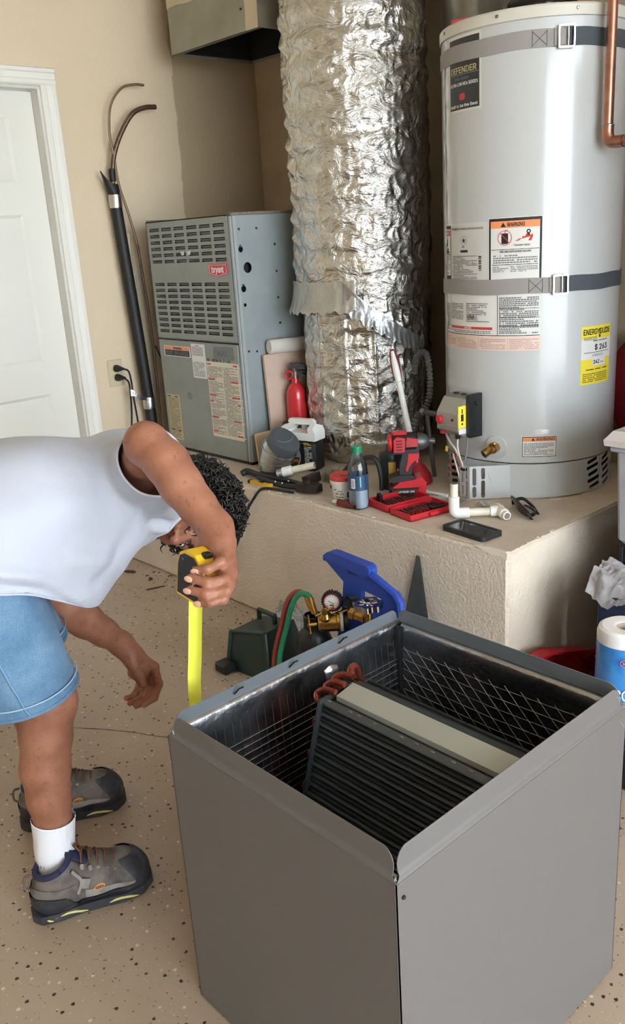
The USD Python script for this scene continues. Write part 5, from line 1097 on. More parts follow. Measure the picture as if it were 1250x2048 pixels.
# ================================================================= evaporator coil cabinet on the floor
def coil_cabinet():
    x0, x1, y0, y1, h = 2.467, 2.985, -1.196, -.616, .600
    t = thing('coil_cabinet', 'open-topped taupe sheet metal cabinet holding an evaporator coil, on the garage floor', 'coil cabinet', (x0, y0, 0))
    TP = M('taupe_enamel', (98, 95, 94), .42, rvar=(5, .06), bump=(500, .04, .001))
    P = lambda n, m, mt, **k: part(t, n, m, mt, world=True, **k)
    th = .0014; hb = h - .036
    P('front_panel', bb((x0, y0, .004), (x1, y0 + th, hb)), TP)
    P('right_panel', bb((x1 - th, y0, .004), (x1, y1, hb)), TP)
    P('back_panel', bb((x0, y1 - th, .004), (x1, y1, hb)), TP)
    P('left_panel', bb((x0, y0, .004), (x0 + th, y1, hb)), TP)
    P('corner_fold', cat([cyl(.004, hb - .004, (a, b, hb / 2 + .002), 12) for a, b in ((x1 - .0035, y0 + .0035),)]), TP)
    P('bottom_pan', bb((x0 + .002, y0 + .002, .004), (x1 - .002, y1 - .002, .03)), BLACK_PLASTIC)
    # lips round the opening: a jog at the fold, then an upright lip with rounded ends
    def flange(o, u, L, inn, e0=.004, e1=.004):
        o, u, inn = map(lambda q: np.array(q, float), (o, u, inn))
        d_ = np.array([0, .0002, .0015, .004, .0062, .0072, .0080, .0086, .0092, .0098, .0102, .0108]); z_ = np.array([hb - .006, hb - .001, hb + .003, hb + .006, hb + .010, hb + .016, hb + .022, hb + .027, hb + .032, hb + .036, hb + .0385, hb + .0400])
        def f(U, V):
            q = V * (len(d_) - 1); d = np.interp(q, np.arange(len(d_)), d_); z = np.interp(q, np.arange(len(d_)), z_)
            c = np.clip((z - hb - .017) / .0232, 0, 1); k = .022 * (1 - np.sqrt(1 - c ** 2))
            j = np.clip((z - hb) / .006, 0, 1)
            a = e0 * j + k + (L - (e0 + e1) * j - 2 * k) * U
            return o + u * a[..., None] + inn * d[..., None] + np.array([0, 0, 1.0]) * z[..., None]
        m = grid(int(L / .01), 30, f)
        if (m.face_normals @ inn).mean() > 0: m.invert()
        return thicken(m, .0013)
    P('flange', flange((x0, y0, 0), (1, 0, 0), x1 - x0, (0, 1, 0), .010, .011), TP, smooth=40)
    P('flange', flange((x1, y0, 0), (0, 1, 0), y1 - y0, (-1, 0, 0), .011, .010), TP, smooth=40)
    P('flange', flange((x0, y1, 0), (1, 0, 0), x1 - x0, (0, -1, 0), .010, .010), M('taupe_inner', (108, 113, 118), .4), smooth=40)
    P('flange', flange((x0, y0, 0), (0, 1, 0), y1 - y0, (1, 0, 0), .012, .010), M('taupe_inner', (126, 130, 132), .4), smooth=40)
    for a, b in ((x0 + .0072, y0 + .0072), (x0 + .009, y1 - .009), (x1 - .009, y1 - .009)): P('corner_tab', bx((.014, .014, .0016), (a, b, hb + .001)), TP); P('screw', cat([cyl(.0062, .0015, (a, b, hb + .0022), 16), lathe([(0, 0), (.0042, 0), (.0038, .004), (0, .0045)], 6).apply_transform(tf.translation_matrix((a, b, hb + .0028)))]), BRASS)
    P('screw', cyl(.003, .003, (x1 + .001, y0 + .012, hb - .025), 10, 'x'), M('dark_screw', (70, 70, 70), .4, .8))
    # foil-faced liner with reinforcing scrim
    LF = M('liner_foil', (178, 181, 186), .26, 1.0, bump=(18, .5, .008), rvar=(10, .12))
    zt, zb_, g = h - .032, .03, .016
    for nm, m in (('left', grid(60, 40, lambda U, V: np.stack([x0 + .003 + (g - .003) * np.where(V > .80, np.sqrt(np.clip(1 - ((V - .80) / .20) ** 2, 0, 1)), 1.0) + .0012 * meshkit.fbm(np.stack([U * 12, V * 9, 0 * U], -1), 3, 2), y0 + .004 + (y1 - y0 - .008) * U, zb_ + (zt + .010 - zb_) * np.where(V > .80, .86 + .14 * np.sin((V - .80) / .20 * PI / 2), V * .86 / .80)], -1))), ('back', grid(60, 40, lambda U, V: np.stack([x0 + g + .004 + (x1 - x0 - g - .008) * U, y1 - .003 - (g - .003) * np.where(V > .80, np.sqrt(np.clip(1 - ((V - .80) / .20) ** 2, 0, 1)), 1.0) - .0012 * meshkit.fbm(np.stack([U * 12, V * 9, 0 * U + 5], -1), 3, 2), zb_ + (zt + .004 - zb_) * np.where(V > .80, .92 + .08 * np.sin((V - .80) / .20 * PI / 2), V * .92 / .80)], -1))), ('front', bb((x0 + g + .002, y0 + .003, zb_), (x1 - .004, y0 + g, zt), .004)), ('right', bb((x1 - g, y0 + g + .002, zb_), (x1 - .003, y1 - g - .002, zt), .004))):
        if nm == 'back': m.invert()
        P('foil_liner', m if nm in ('front', 'right') else thicken(m, .001), LF, smooth=True if nm in ('left', 'back') else 30)
    P('corner_gasket', cat([bb((x0 + g, y1 - g - .008, zb_), (x0 + g + .008, y1 - g, zt))]), BLACK_RUBBER)
    SC = M('scrim_thread', (190, 192, 196), .35, .9)
    rg = np.random.default_rng(14); th_ = []
    xl = x0 + g + .0022; zr = zb_ + (zt + .01 - zb_) * .86
    for y in np.arange(y0 + .03, y1 - .015, .0185): th_.append(tube([(xl - .0105, y, zt + .008), (xl - .0065, y, zt + .000), (xl - .0020, y, zr + .035), (xl, y, zr), (xl, y + .004, zt - .18), (xl, y + rg.normal(0, .003), zb_ + .01)], .00034, 4))
    for z in np.arange(zb_ + .03, zr, .0155): th_.append(tube([(xl, y0 + .02, z), (xl, y1 - .015, z + rg.normal(0, .002) + .004)], .00034, 4))
    P('scrim', cat(th_), SC, kind='stuff'); th_ = []
    yb = y1 - g - .0026
    for z in np.arange(zb_ + .02, zt - .045, .0235): th_.append(tube([(x0 + g + .012, yb, z), (x0 + .25, yb, z - .004), (x1 - g, yb, z + .004)], .00030, 4))
    for k in np.arange(-.5, .55, .036):
        a, b = np.array([x0 + g + .012 + max(k, 0), zt - .042 - max(-k, 0)]), None
        L = min(x1 - g - a[0], (a[1] - zb_)); th_.append(tube([(a[0], yb, a[1]), (a[0] + L, yb, a[1] - L)], .00030, 4))
    P('scrim', cat(th_), SC, kind='stuff')
    P('foil_patch', jitter(thicken(grid(14, 20, lambda U, V: np.stack([xl + .0006 - .009 * np.clip((.12 - V) / .12, 0, 1) ** 2 + .003 * np.sin(3 * U) ** 2, -.83 + .035 * (U - .5) + .012 * V, zt - .012 - .15 * V], -1)), .0005), .0015, 60, 2), FOIL_TAPE)
    for y in (-1.06, -.93, -.80): P('liner_pin', tube([(x0 + .012, y, h - .010), (x0 + .020, y + .006, h + .001), (x0 + .022, y + .014, h + .002)], .0016, 6), M('pin_black', (40, 42, 44), .3, .6))
    # ---- A-shaped coil
    xa, xb = 2.585, x1 - g - .003
    FIN, FIN2 = M('coil_fin', (92, 96, 98), .38, .75, rvar=(30, .1)), M('coil_fin_dark', (52, 56, 60), .45, .7)
    top, bot, yf, yr = .562, .075, -.945, -1.098
    n = 56; nrm = np.array([0, -(top - bot), -(yf - yr)]); nrm = np.array([0, -.955, .296])
    for k in range(n):
        s = k / (n - 1); y, z = yf + (yr - yf) * s, top + (bot - top) * s
        P('coil_fin', bb((xa, -.0040, -.0032), (xb, .012, .0032), .0016).apply_transform(tf.rotation_matrix(.30, [1, 0, 0])).apply_transform(tf.translation_matrix((0, y, z))), FIN if k % 2 == 0 else FIN2, smooth=False)
    def slab(ya, yb2, sgn): return trimesh.convex.convex_hull(np.array([(x, ya + a, top) for x in (xa + .002, xb) for a in (0.006, .055)] + [(x, yb2 + a, bot) for x in (xa + .002, xb) for a in (.006, .055)]))
    P('coil_core', slab(yf, yr, 1), FIN2)
    P('coil_core', trimesh.convex.convex_hull(np.array([(x, a, top - .004) for x in (xa, xb) for a in (-.880, -.832)] + [(x, a, bot) for x in (xa, xb) for a in (-.735, -.687)])), FIN2)
    for s in np.linspace(.0, 1, 30): P('coil_fin', bx((xb - xa, .006, .011), ((xa + xb) / 2, -.832 + .145 * s + .002, top - .006 + (bot - top) * s), .002), FIN2, smooth=False)
    G2 = M('coil_cap_galvanized', (176, 176, 166), .4, .35, rvar=(9, .08))
    P('coil_cap', cat([trimesh.convex.convex_hull(np.array([(xx, yy, zz) for xx in (xa + .012, xb) for yy, zz in ((-.922, .572), (-.880, .580), (-.880, .5785), (-.922, .5705))])), bb((xa + .012, -.882, .560), (xb, -.880, .5795)), bb((xa + .012, -.9235, .555), (xb, -.922, .572))]), G2, label='pale galvanized strip capping the coil')
    P('gasket_strip', jitter(bb((xa + .01, -.880, .568), (xb, -.862, .5785), .003), .001, 80), M('dark_green_gasket', (40, 48, 46), .7))
    P('end_plate', trimesh.convex.convex_hull(np.array([(x, y, z) for x in (xa - .002, xa + .002) for y, z in ((-.955, .572), (-.895, .572), (-1.108, .075), (-1.04, .075))])), FIN)
    for x in np.linspace(xa + .03, xb - .05, 9): P('bright_burr', jitter(bx((.008, .003, .002), (x + rg.normal(0, .01), -.948, .5745), .0008), .001, 200), STEEL)
    CU = M('coil_copper', (176, 92, 72), .3, .9, var=(40, .4, .7), rgb2=(130, 66, 54))
    for k in range(11):
        s = (.03 + .058 * k) / .49 * 1.0
        if s > .98: break
        y, z = yf + (yr - yf) * s, top - .012 + (bot - top) * s; dv = np.array([0, (yr - yf), (bot - top)]); dv /= np.linalg.norm(dv)
        a = np.array([xa - .002, y + .016, z]); b = a + dv * .021
        P('return_bend', tube([a, a + (-.012, 0, 0), a + dv * .004 + (-.022, 0, 0), (a + b) / 2 + (-.027, 0, 0), b - dv * .004 + (-.022, 0, 0), b + (-.012, 0, 0), b], .0058, 12, per=3), CU)
    for k, y in enumerate((-.938, -.915, -.893)):
        a = np.array([xa - .002, y, .553 + .006 * k]); P('return_bend', tube([a, a + (-.016, -.002, .004), a + (-.026, .004, .012), a + (-.014, .012, .022), a + (.012, .016, .024)], .0058, 12, per=4), CU)
    P('copper_header', tube([(xa - .01, -.86, .57), (xa - .022, -.85, .582), (xa - .024, -.835, .575), (xa - .02, -.82, .5), (xa - .03, -.78, .3)], .008, 14, per=5), CU)
    P('copper_header', tube([(xa - .03, -.90, .52), (xa - .05, -.93, .40), (xa - .055, -.97, .2), (xa - .05, -1.0, .05)], .011, 14, per=6), CU)
coil_cabinet()

# ================================================================= things on the floor
def torch_kit():
    t = thing('torch_kit_carrier', 'blue moulded plastic carrier for a gas torch kit, on the floor by the platform', 'carrier', (1.95, -.20, 0))
    BL = M('carrier_blue', (38, 72, 168), .45)
    y = -.20
    XZ = lambda m, yy: basis(m, (0, yy, 0), (1, 0, 0), (0, 0, 1))
    plate = Polygon([(1.805, .441), (1.821, .453), (1.838, .457), (1.988, .448), (1.996, .440), (1.998, .421), (2.083, .386), (2.098, .372), (2.102, .355), (2.11, .20), (2.12, .0), (1.80, .0), (1.83, .15), (1.855, .244), (1.868, .311), (1.876, .371), (1.806, .419)])
    slot = Polygon([(1.950, .362), (2.026, .354), (2.030, .338), (1.949, .334)]).buffer(.003)
    slot2 = Polygon([(1.893, .414), (1.936, .411), (1.934, .404), (1.900, .405)]).buffer(.001)
    pl = mf(XZ(prism(plate.buffer(-.004).buffer(.004), .018), y + .012)) - mf(XZ(prism(slot, .2), y + .1)) - mf(XZ(prism(slot2, .2), y + .1))
    part(t, 'back_plate', pl, BL, world=True)
    part(t, 'handle_grip', trimesh.convex.convex_hull(np.array([(xx, yy, zz) for yy in (y - .018, y + .016) for xx, zz in ((1.806, .426), (1.806, .441), (1.824, .455), (1.838, .458), (1.986, .449), (1.995, .441), (1.996, .422), (1.982, .414))])), BL, world=True)
    part(t, 'edge_rib', tube([(1.996, y - .006, .421), (2.083, y - .006, .386), (2.100, y - .006, .366), (2.106, y - .006, .28)], .012, 8), BL, world=True)
    part(t, 'base_tray', cat([bb((1.72, -.36, 0), (2.12, -.185, .03), .006), bb((1.72, -.36, .02), (2.12, -.350, .07), .003), bb((1.72, -.36, .02), (1.73, -.19, .07), .003)]), BL, world=True)
    DK, NV = M('cylinder_dark', (36, 38, 42), .4, .2), M('cylinder_navy', (32, 40, 62), .4, .2)
    for nm, lab, cx, hh, m in (('gas_cylinder', 'dark gas bottle with green and red hoses in the blue carrier, left', 1.80, .20, DK), ('gas_cylinder', 'dark navy gas bottle under the chrome hand wheel in the blue carrier', 2.035, .26, NV)):
        g = thing(nm, lab, 'gas bottle', (cx, -.268, .0305))
        r = .055 if m is DK else .058
        part(g, 'cylinder', lathe([(0, 0), (r - .006, 0), (r, .006), (r, hh - .05), (r * .8, hh - .022), (.022, hh - .004), (.018, hh + .012), (0, hh + .012)], 36), m)
        if m is DK:
            part(g, 'neck_guard', mv(lathe([(.026, hh - .010), (.03, hh - .008), (.03, hh + .03), (.026, hh + .034)], 24), (0, 0, 0)), BLACK_PLASTIC)
        else:
            part(g, 'valve_body', cat([cyl(.012, .05, (0, 0, hh + .03), 16), mv(cyl(.014, .05, n=6, axis='x'), (-.035, 0, hh + .026))]), BRASS)
            part(g, 'outlet_nut', mv(cyl(.018, .022, n=6, axis='x', b=.002), (-.058, 0, hh + .026)), BRASS)
            a = np.linspace(0, 2 * PI, 72, endpoint=False); rr = .0400 + .0042 * np.cos(7 * a)
            part(g, 'hand_wheel', mv(prism(Polygon(np.stack([rr * np.cos(a), rr * np.sin(a)], -1)).difference(Point(0, 0).buffer(.0285)), .017), (0, 0, hh + .062)), CHROME)
            part(g, 'wheel_hub', cat([cyl(.012, .022, (0, 0, hh + .072), 20, b=.003)] + [mv(bx((.056, .009, .006), b=.002), (0, 0, hh + .074), rz=k * PI / 3) for k in range(3)]), CHROME)
    r = thing('gas_regulator', 'brass gas regulator with two round gauges, held between the torch bottles', 'regulator', (1.87, -.275, .26))
    o = np.array([1.872, -.278, .262])
    ax = np.array([-.55, -.80, 0]); ax /= np.linalg.norm(ax)
    e1 = np.array([.80, -.55, 0]); 
    B = lambda m: basis(m, o, e1 / np.linalg.norm(e1), (0, 0, 1), -ax) if False else basis(m, o, np.array([.678, .732, 0]), (0, 0, 1), np.array([.732, -.678, 0]))
    # local x: to the right in the picture, y: up, z: towards the open side
    part(r, 'body', B(mv(cyl(.0265, .060, n=36, b=.006), (.004, 0, 0), ry=PI / 2)), BRASS, world=True)
    part(r, 'diaphragm_ring', B(mv(cyl(.0295, .012, n=36, b=.002), (.034, .002, 0), ry=PI / 2)), BRASS, world=True)
    part(r, 'rating_band', B(mv(cyl(.0300, .009, n=36), (.044, .002, 0), ry=PI / 2)), M('regulator_label', (196, 190, 176), .5), world=True)
    part(r, 'rear_cap', B(mv(cyl(.026, .020, n=36, b=.004), (.058, .0, 0), ry=PI / 2)), BLACK_PLASTIC, world=True)
    part(r, 'bonnet', B(mv(lathe([(0, 0), (.020, 0), (.020, .010), (.013, .022), (.010, .026), (0, .026)], 28), (-.004, .018, .006), rx=-PI / 2 + .35)), BRASS, world=True)
    part(r, 't_handle', B(cat([tube([(-.032, .030, .016), (.024, .056, .016)], .0036, 8), cyl(.009, .018, (-.004, .043, .016), 16)])), BRASS, world=True)
    part(r, 't_handle', B(cat([tube([(-.050, -.028, .010), (-.054, .032, .010)], .0036, 8), tube([(-.052, .0, .010), (-.03, .0, .006)], .006, 10), mv(trimesh.creation.icosphere(2, .006), (-.052, .0, .010))])), BRASS, world=True)
    gd = np.array([.10, .22, .97]); 
    def gauge(c, d, rad, face, nm):
        d = np.array(d, float); d /= np.linalg.norm(d); u = np.cross([0, 1, 0], d); u /= np.linalg.norm(u); v = np.cross(d, u)
        G = lambda m: B(basis(m, c, u, v, d))
        a = np.linspace(0, 2 * PI, 96, endpoint=False); rr = rad + .0022 * np.sign(np.cos(24 * a))
        part(r, nm + '_boot', G(mv(prism(Polygon(np.stack([rr * np.cos(a), rr * np.sin(a)], -1)), .024), (0, 0, -.024))), BLACK_RUBBER, world=True)
        if face:
            part(r, 'gauge_bezel', G(lathe([(rad - .004, -.004), (rad - .002, .003), (rad - .006, .004), (rad - .006, 0)], 40)), BLACK_PLASTIC, world=True)
            part(r, 'gauge_face', G(cyl(rad - .006, .001, (0, 0, .0012), 36)), WHITE_PAPER, world=True)
            part(r, 'gauge_red_ring', G(mv(prism(Point(0, 0).buffer(rad - .0065).difference(Point(0, 0).buffer(rad - .009)), .0004), (0, 0, .0018))), RED_INK, world=True)
            part(r, 'gauge_print', G(cat([mv(bx((.0012, .004, .0003)), (.018 * math.cos(a), .018 * math.sin(a), .0021), rz=a - PI / 2) for a in np.linspace(-.7, PI + .7, 12)] + [mv(bx((.020, .0012, .0004)), (-.002, -.001, .0024), rz=-.5), mv(bx((.012, .003, .0003)), (0, -.010, .0021))])), INK, world=True, kind='stuff')
        else:
            part(r, 'gauge_lens', G(cyl(rad - .006, .001, (0, 0, .0012), 36)), M('gauge_glass', (70, 78, 76), .08), world=True)
        part(r, nm + '_stem', B(tube([np.array(c) - d * .022, (0.0 + .02 * (not face), .022, 0)], .006, 8)), BRASS, world=True)
    gauge((.018, .064, -.004), (-.15, .12, 1), .0300, True, 'gauge')
    gauge((.066, .048, .004), (-.93, .12, .35), .0300, False, 'side_gauge')
    def hose(nm, lab, m, dx):
        g = thing(nm, lab, 'hose', (1.76, -.30, .03))
        part(g, 'hose', tube([(1.68 + dx, -.335, .035), (1.685 + dx, -.322, .12), (1.705 + dx, -.305, .21), (1.722 + dx, -.290, .285), (1.748 + dx * .8, -.275, .322), (1.778 + dx * .6, -.265, .318), (1.795 + dx * .4, -.268, .300)], .0088, 12, per=8), m, world=True)
        part(g, 'ferrule', tube([(1.785 + dx * .5, -.266, .313), (1.800 + dx * .4, -.270, .292), (1.818 + dx * .3, -.274, .272)], [.0105, .0105, .0075], 12), BRASS, world=True)
    hose('torch_hose', 'brick red rubber gas hose arching left of the regulator', M('hose_red', (150, 62, 58), .55), -.012)
    hose('torch_hose', 'green rubber gas hose arching right beside the red one', M('hose_green', (34, 128, 88), .5), .0105)
torch_kit()
def floor_bits():
    t = thing('green_tool_case', 'dark green plastic tool case standing on the floor left of the blue carrier', 'tool case', (1.53, -.25, 0))
    GR = M('case_dark_green', (34, 56, 52), .45)
    V = [(1.455, -.355, 0), (1.655, -.335, 0), (1.640, -.150, 0), (1.440, -.165, 0), (1.470, -.340, .135), (1.625, -.320, .165), (1.615, -.19, .165), (1.470, -.205, .140)]
    part(t, 'shell', jitter(trimesh.convex.convex_hull(np.array(V)), 0, 1), GR, world=True, smooth=False)
    part(t, 'front_rib', cat([tube([(1.457, -.357, .006), (1.472, -.342, .134)], .007, 8), tube([(1.655, -.337, .006), (1.626, -.322, .164)], .007, 8), tube([(1.472, -.342, .135), (1.626, -.322, .166)], .006, 8)]), GR, world=True)
    part(t, 'handle', cat([bx((.09, .014, .014), (1.545, -.245, .188), .004), bx((.014, .014, .036), (1.505, -.245, .170), .003), bx((.014, .014, .036), (1.585, -.245, .174), .003)]), GR, world=True)
    part(t, 'foot', bb((1.44, -.40, 0), (1.50, -.35, .035), .006), BLACK_PLASTIC, world=True)
    t = thing('clear_cup', 'crumpled clear plastic wrap behind the dark green case', 'plastic wrap', (1.50, -.10, 0))
    part(t, 'film', crumple((1.475, -.092, .075), (.060, .050, .085), 7, .30, z0=0), CLEAR_FILM, world=True, smooth=True)
    part(t, 'paper_insert', bx((.07, .002, .06), (1.53, -.092, .09), 0), M('insert_paper', (196, 192, 186), .7), world=True) if False else None
    t = thing('metal_triangle', 'thin grey sheet metal triangle leaning against the platform face', 'metal offcut', (1.99, -.02, 0))
    tri = Polygon([(1.900, 0), (2.085, 0), (2.003, .420), (1.990, .422)])
    part(t, 'sheet', mv(basis(prism(tri, .0016), (0, 0, 0), (1, 0, 0), (0, 0, 1)), (0, -.030, 0), ).apply_transform(tf.rotation_matrix(-.06, [1, 0, 0], (0, -.03, 0))), M('dull_zinc', (112, 116, 112), .45, .6, var=(16, .4, .7), rgb2=(92, 96, 92)), world=True)
    # debris
    rg = np.random.default_rng(21); DM = [M('debris_brown', (74, 58, 46), .9), M('debris_pale', (206, 196, 178), .85)]
    def bit(name, label, x, y, l, w, a, m, k):
        o = thing(name, label, 'debris', (x, y, .0004), a)
        pl = Polygon([(-l / 2, -w * .3), (-l * .1, -w / 2), (l / 2, -w * .1), (l * .4, w * .4), (0, w / 2), (-l * .4, w * .3)])
        part(o, 'chip', jitter(prism(pl, .003), .0006, 200, k), m)
    bit('leaf_scrap', 'dark curled leaf scrap on the floor beyond the hanging hand', 0.415, -.098, .060, .028, .3, DM[0], 1)
    bit('leaf_scrap', 'forked dark twig scrap on the floor right of the leaf scraps', 0.665, -.128, .080, .012, 1.2, DM[0], 2)
    bit('leaf_scrap', 'small dark leaf crumb on the floor nearest the platform face', 0.56, -.085, .032, .014, -.4, DM[0], 3)
    bit('wood_chip', 'brown wood splinter on the floor right of the tape blade', 1.50, -.36, .040, .010, .9, DM[0], 4)
    o = thing('floor_debris', 'small pale and brown debris crumbs scattered along the platform foot', 'debris', (1.2, -.1, .0), kind='stuff'); ms = [[], []]
    for k in range(120):
        x = rg.uniform(.5, 1.55); y = -abs(rg.normal(0, .07)) - .006; s = rg.uniform(.003, .011)
        ms[k % 2].append(mv(jitter(bx((s, s * rg.uniform(.3, .9), .002)), .0006, 300, k), (x, y, .0012), rz=rg.uniform(0, 3)))
    part(o, 'pale_crumb', cat(ms[1]), DM[1], kind='stuff', world=True); part(o, 'brown_crumb', cat(ms[0]), DM[0], kind='stuff', world=True)
    t = thing('black_boot_toe', 'dark rounded thing just showing behind the left edge of the cabinet', 'tool bag', (2.40, -.96, 0)) if False else None
floor_bits()
# ---- right of the platform
def right_side():
    BK = M('crate_black', (30, 32, 34), .5)
    x0, x1, y0, y1, h = 2.472, 2.872, .305, .69, .492
    t = thing('milk_crate', 'black plastic crate standing on the floor beside the platform, under the clear bin', 'crate', (x0, y0, 0))
    for nm, f in (('front', lambda a: (x0 + a * (x1 - x0), y0)), ('back', lambda a: (x0 + a * (x1 - x0), y1 - .012))):
        for a in np.linspace(0, 1, 9): x, y = f(a); part(t, 'upright', bx((.012, .012, h), (min(max(x, x0 + .006), x1 - .006), y + .006, h / 2), .002), BK, world=True)
    for xx in (x0, x1 - .012):
        for y in np.linspace(y0 + .05, y1 - .05, 6): part(t, 'upright', bx((.012, .012, h), (xx + .006, y, h / 2), .002), BK, world=True)
    for z in (.008, .10, .20, .30, .40, h - .015):
        part(t, 'rail', cat([bb((x0 - .002, y0 - .002, z - .008), (x1 + .002, y0 + .014, z + .008), .002), bb((x0 - .002, y1 - .014, z - .008), (x1 + .002, y1 + .002, z + .008), .002), bb((x0 - .002, y0, z - .008), (x0 + .014, y1, z + .008), .002), bb((x1 - .014, y0, z - .008), (x1 + .002, y1, z + .008), .002)]), BK, world=True)
    part(t, 'inner_panel', cat([bb((x0 + .016, y0 + .016, .0), (x1 - .016, y0 + .02, h - .05)), bb((x0 + .016, y0 + .016, 0), (x0 + .02, y1 - .016, h - .05)), bb((x0 + .016, y0 + .016, 0), (x1 - .016, y1 - .016, .01))]), BK, world=True)
    # storage bin
    t = thing('storage_bin', 'frosted clear plastic storage bin with pale lid stacked on the black crate', 'storage bin', (2.48, .25, .493))
    FR = M('frosted_plastic', (186, 186, 196), .32, transmission_weight=.25, ior=1.3); LD = M('bin_lid', (206, 200, 198), .4)
    bx0, by0, bx1, by1, zb, ztp = 2.478, .250, 2.86, .80, .4935, .790
    pts = []
    for z, s in ((zb, .018), (zb + .012, .008), (ztp, -.002)):
        pts += [(bx0 + s, by0 + s + .012, z), (bx0 + s + .012, by0 + s, z), (bx1 - s - .012, by0 + s, z), (bx1 - s, by0 + s + .012, z), (bx1 - s, by1 - s, z), (bx0 + s, by1 - s, z)]
    outer = trimesh.convex.convex_hull(np.array(pts)); inner = outer.copy(); cc = np.array([(bx0 + bx1) / 2, (by0 + by1) / 2, 0]); inner.vertices = (inner.vertices - cc) * (.988, .991, 1) + cc; inner.apply_translation((0, 0, .004))
    part(t, 'tub', mf(outer) - mf(inner), FR, world=True)
    part(t, 'rim', bb((bx0 - .012, by0 - .012, ztp - .035), (bx1 + .012, by1 + .012, ztp - .020), .004), FR, world=True)
    part(t, 'handle_grip', cat([bb((bx0 + .075, by0 - .020, .655), (bx0 + .20, by0 - .002, .700), .008)]), LD, world=True)
    part(t, 'lid', trimesh.convex.convex_hull(np.array([(a, b, z) for z, s in ((ztp - .018, .022), (ztp - .002, .024), (ztp + .022, .006), (ztp + .026, -.01)) for a in (bx0 - s, bx1 + s) for b in (by0 - s, by1 + s)])), LD, world=True)
    t = thing('blue_carton', 'dark blue box standing in front of the black crate under the plastic bag', 'box', (2.48, .12, 0))
    part(t, 'box', bb((2.515, .120, 0), (2.80, .285, .395), .004), M('carton_navy', (34, 48, 78), .5), world=True)
    part(t, 'lid_flap', bb((2.513, .118, .378), (2.802, .287, .398), .003), M('carton_navy2', (40, 56, 90), .5), world=True)
    t = thing('plastic_bag', 'crumpled translucent white plastic bag draped on the dark blue box', 'bag', (2.6, .15, .40))
    def f(U, V):
        x = 2.485 + .30 * U; y = .105 + .16 * V
        p = np.stack([x * 22, y * 22, 0 * x], -1); w = meshkit.fbm(p, 4, 3) - .5
        edge = np.clip((.30 - V) / .30, 0, 1); z = .404 + .075 * np.abs(w) + .030 * np.sin(PI * V) * (1 - .3 * U) - .022 * edge ** 1.5 * (1 + .8 * np.sin(9 * U)) - .02 * np.clip((.15 - U) / .15, 0, 1) + .035 * np.clip((.2 - U) / .2, 0, 1)
        return np.stack([x + .02 * w, y + .03 * (meshkit.fbm(p + 9, 3, 5) - .5), z], -1)
    frost = usdkit.material(stage, '/World/Looks/milky_film', {'t': ('transparent_bsdf', dict(color=(.95, .95, .95))), 'd': ('principled_bsdf', dict(base_color=lin((222, 218, 220)), roughness=.3)), 'tl': ('translucent_bsdf', dict(color=lin((222, 218, 220)))), 'a': ('mix_closure', dict(fac=.35)), 'm': ('mix_closure', dict(fac=.62))}, [('d.BSDF', 'a.closure1'), ('tl.BSDF', 'a.closure2'), ('t.BSDF', 'm.closure1'), ('a.closure', 'm.closure2')], surface='m.closure')
    part(t, 'film', grid(90, 60, f), frost, world=True, smooth=True)
    # paper towels
    t = thing('low_carton', 'low black carton on the floor under the paper towel roll', 'box', (2.66, .0, 0))
    part(t, 'box', bb((2.56, -.10, 0), (2.79, .09, .112), .004), BLACK_PLASTIC, world=True)
    t = thing('paper_towel_roll', 'paper towel roll in blue printed wrapper with white open end', 'paper towel roll', (2.66, .0, .113))
    c = (0, 0)
    part(t, 'roll', lathe([(.021, 0), (.064, 0), (.0665, .004), (.0665, .262), (.063, .274), (.055, .279), (.030, .279), (.0215, .276), (.021, .26)], 56), M('towel_white', (236, 232, 230), .8, bump=(60, .25, .004)))
    part(t, 'cardboard_core', lathe([(.0195, 0), (.021, 0), (.021, .275), (.0195, .275)], 32), M('cardboard_core', (196, 180, 160), .8))
    def wrap(U, V):
        a = 2 * PI * U; r = .0672 + .0022 * (meshkit.fbm(np.stack([np.cos(a) * 3, np.sin(a) * 3, V * 5], -1), 4, 2) - .3) * (1 - .6 * V); return np.stack([r * np.cos(a), r * np.sin(a), .002 + .240 * V], -1)
    part(t, 'wrapper', grid(120, 50, wrap), M('wrapper_blue', (66, 138, 204), .3, var=(16, .45, .6), rgb2=(52, 118, 190), coat_weight=.4), smooth=True)
    part(t, 'emblem', bend(cat([mv(prism(Point(0, 0).buffer(.0095).difference(Point(0, 0).buffer(.0075)), .0003), (.012, 0, .0012)), mv(bx((.011, .0022, .0004)), (.012, 0, .0014), rz=.78), mv(bx((.011, .0022, .0004)), (.012, 0, .0014), rz=-.78)]), .0692, R(-72), .208, c), M('emblem_pink', (196, 120, 150), .5), smooth=False)
    part(t, 'lettering', bend(mv(text('SCOTT', .026, True, .0004, .085), (0, 0, .001)), .0692, R(-92), .108, c), WHITE_PAPER, smooth=False)
    # red dustpan
    t = thing('red_dustpan', 'red plastic dustpan propped against the end of the platform', 'dustpan', (2.36, .2, 0))
    RD = M('dustpan_red', (176, 20, 36), .35)
    poly = Polygon([(.00, .0), (.03, .190), (.10, .186), (.30, .116), (.40, .0)])
    YZ = lambda m, xx: basis(m, (xx, 0, 0), (0, 1, 0), (0, 0, 1), (1, 0, 0))
    part(t, 'pan', YZ(prism(poly.buffer(.004), .005), 2.352), RD, world=True)
    part(t, 'side_wall', YZ(prism(poly.buffer(.004).difference(poly.buffer(-.004)).difference(sbox(.012, -.1, .39, .02)), .045), 2.352), RD, world=True)
    part(t, 'handle', tube([(2.375, .30, .10), (2.38, .38, .085), (2.385, .46, .10), (2.385, .52, .115)], [.012, .010, .011, .012], 12, per=5), RD, world=True)
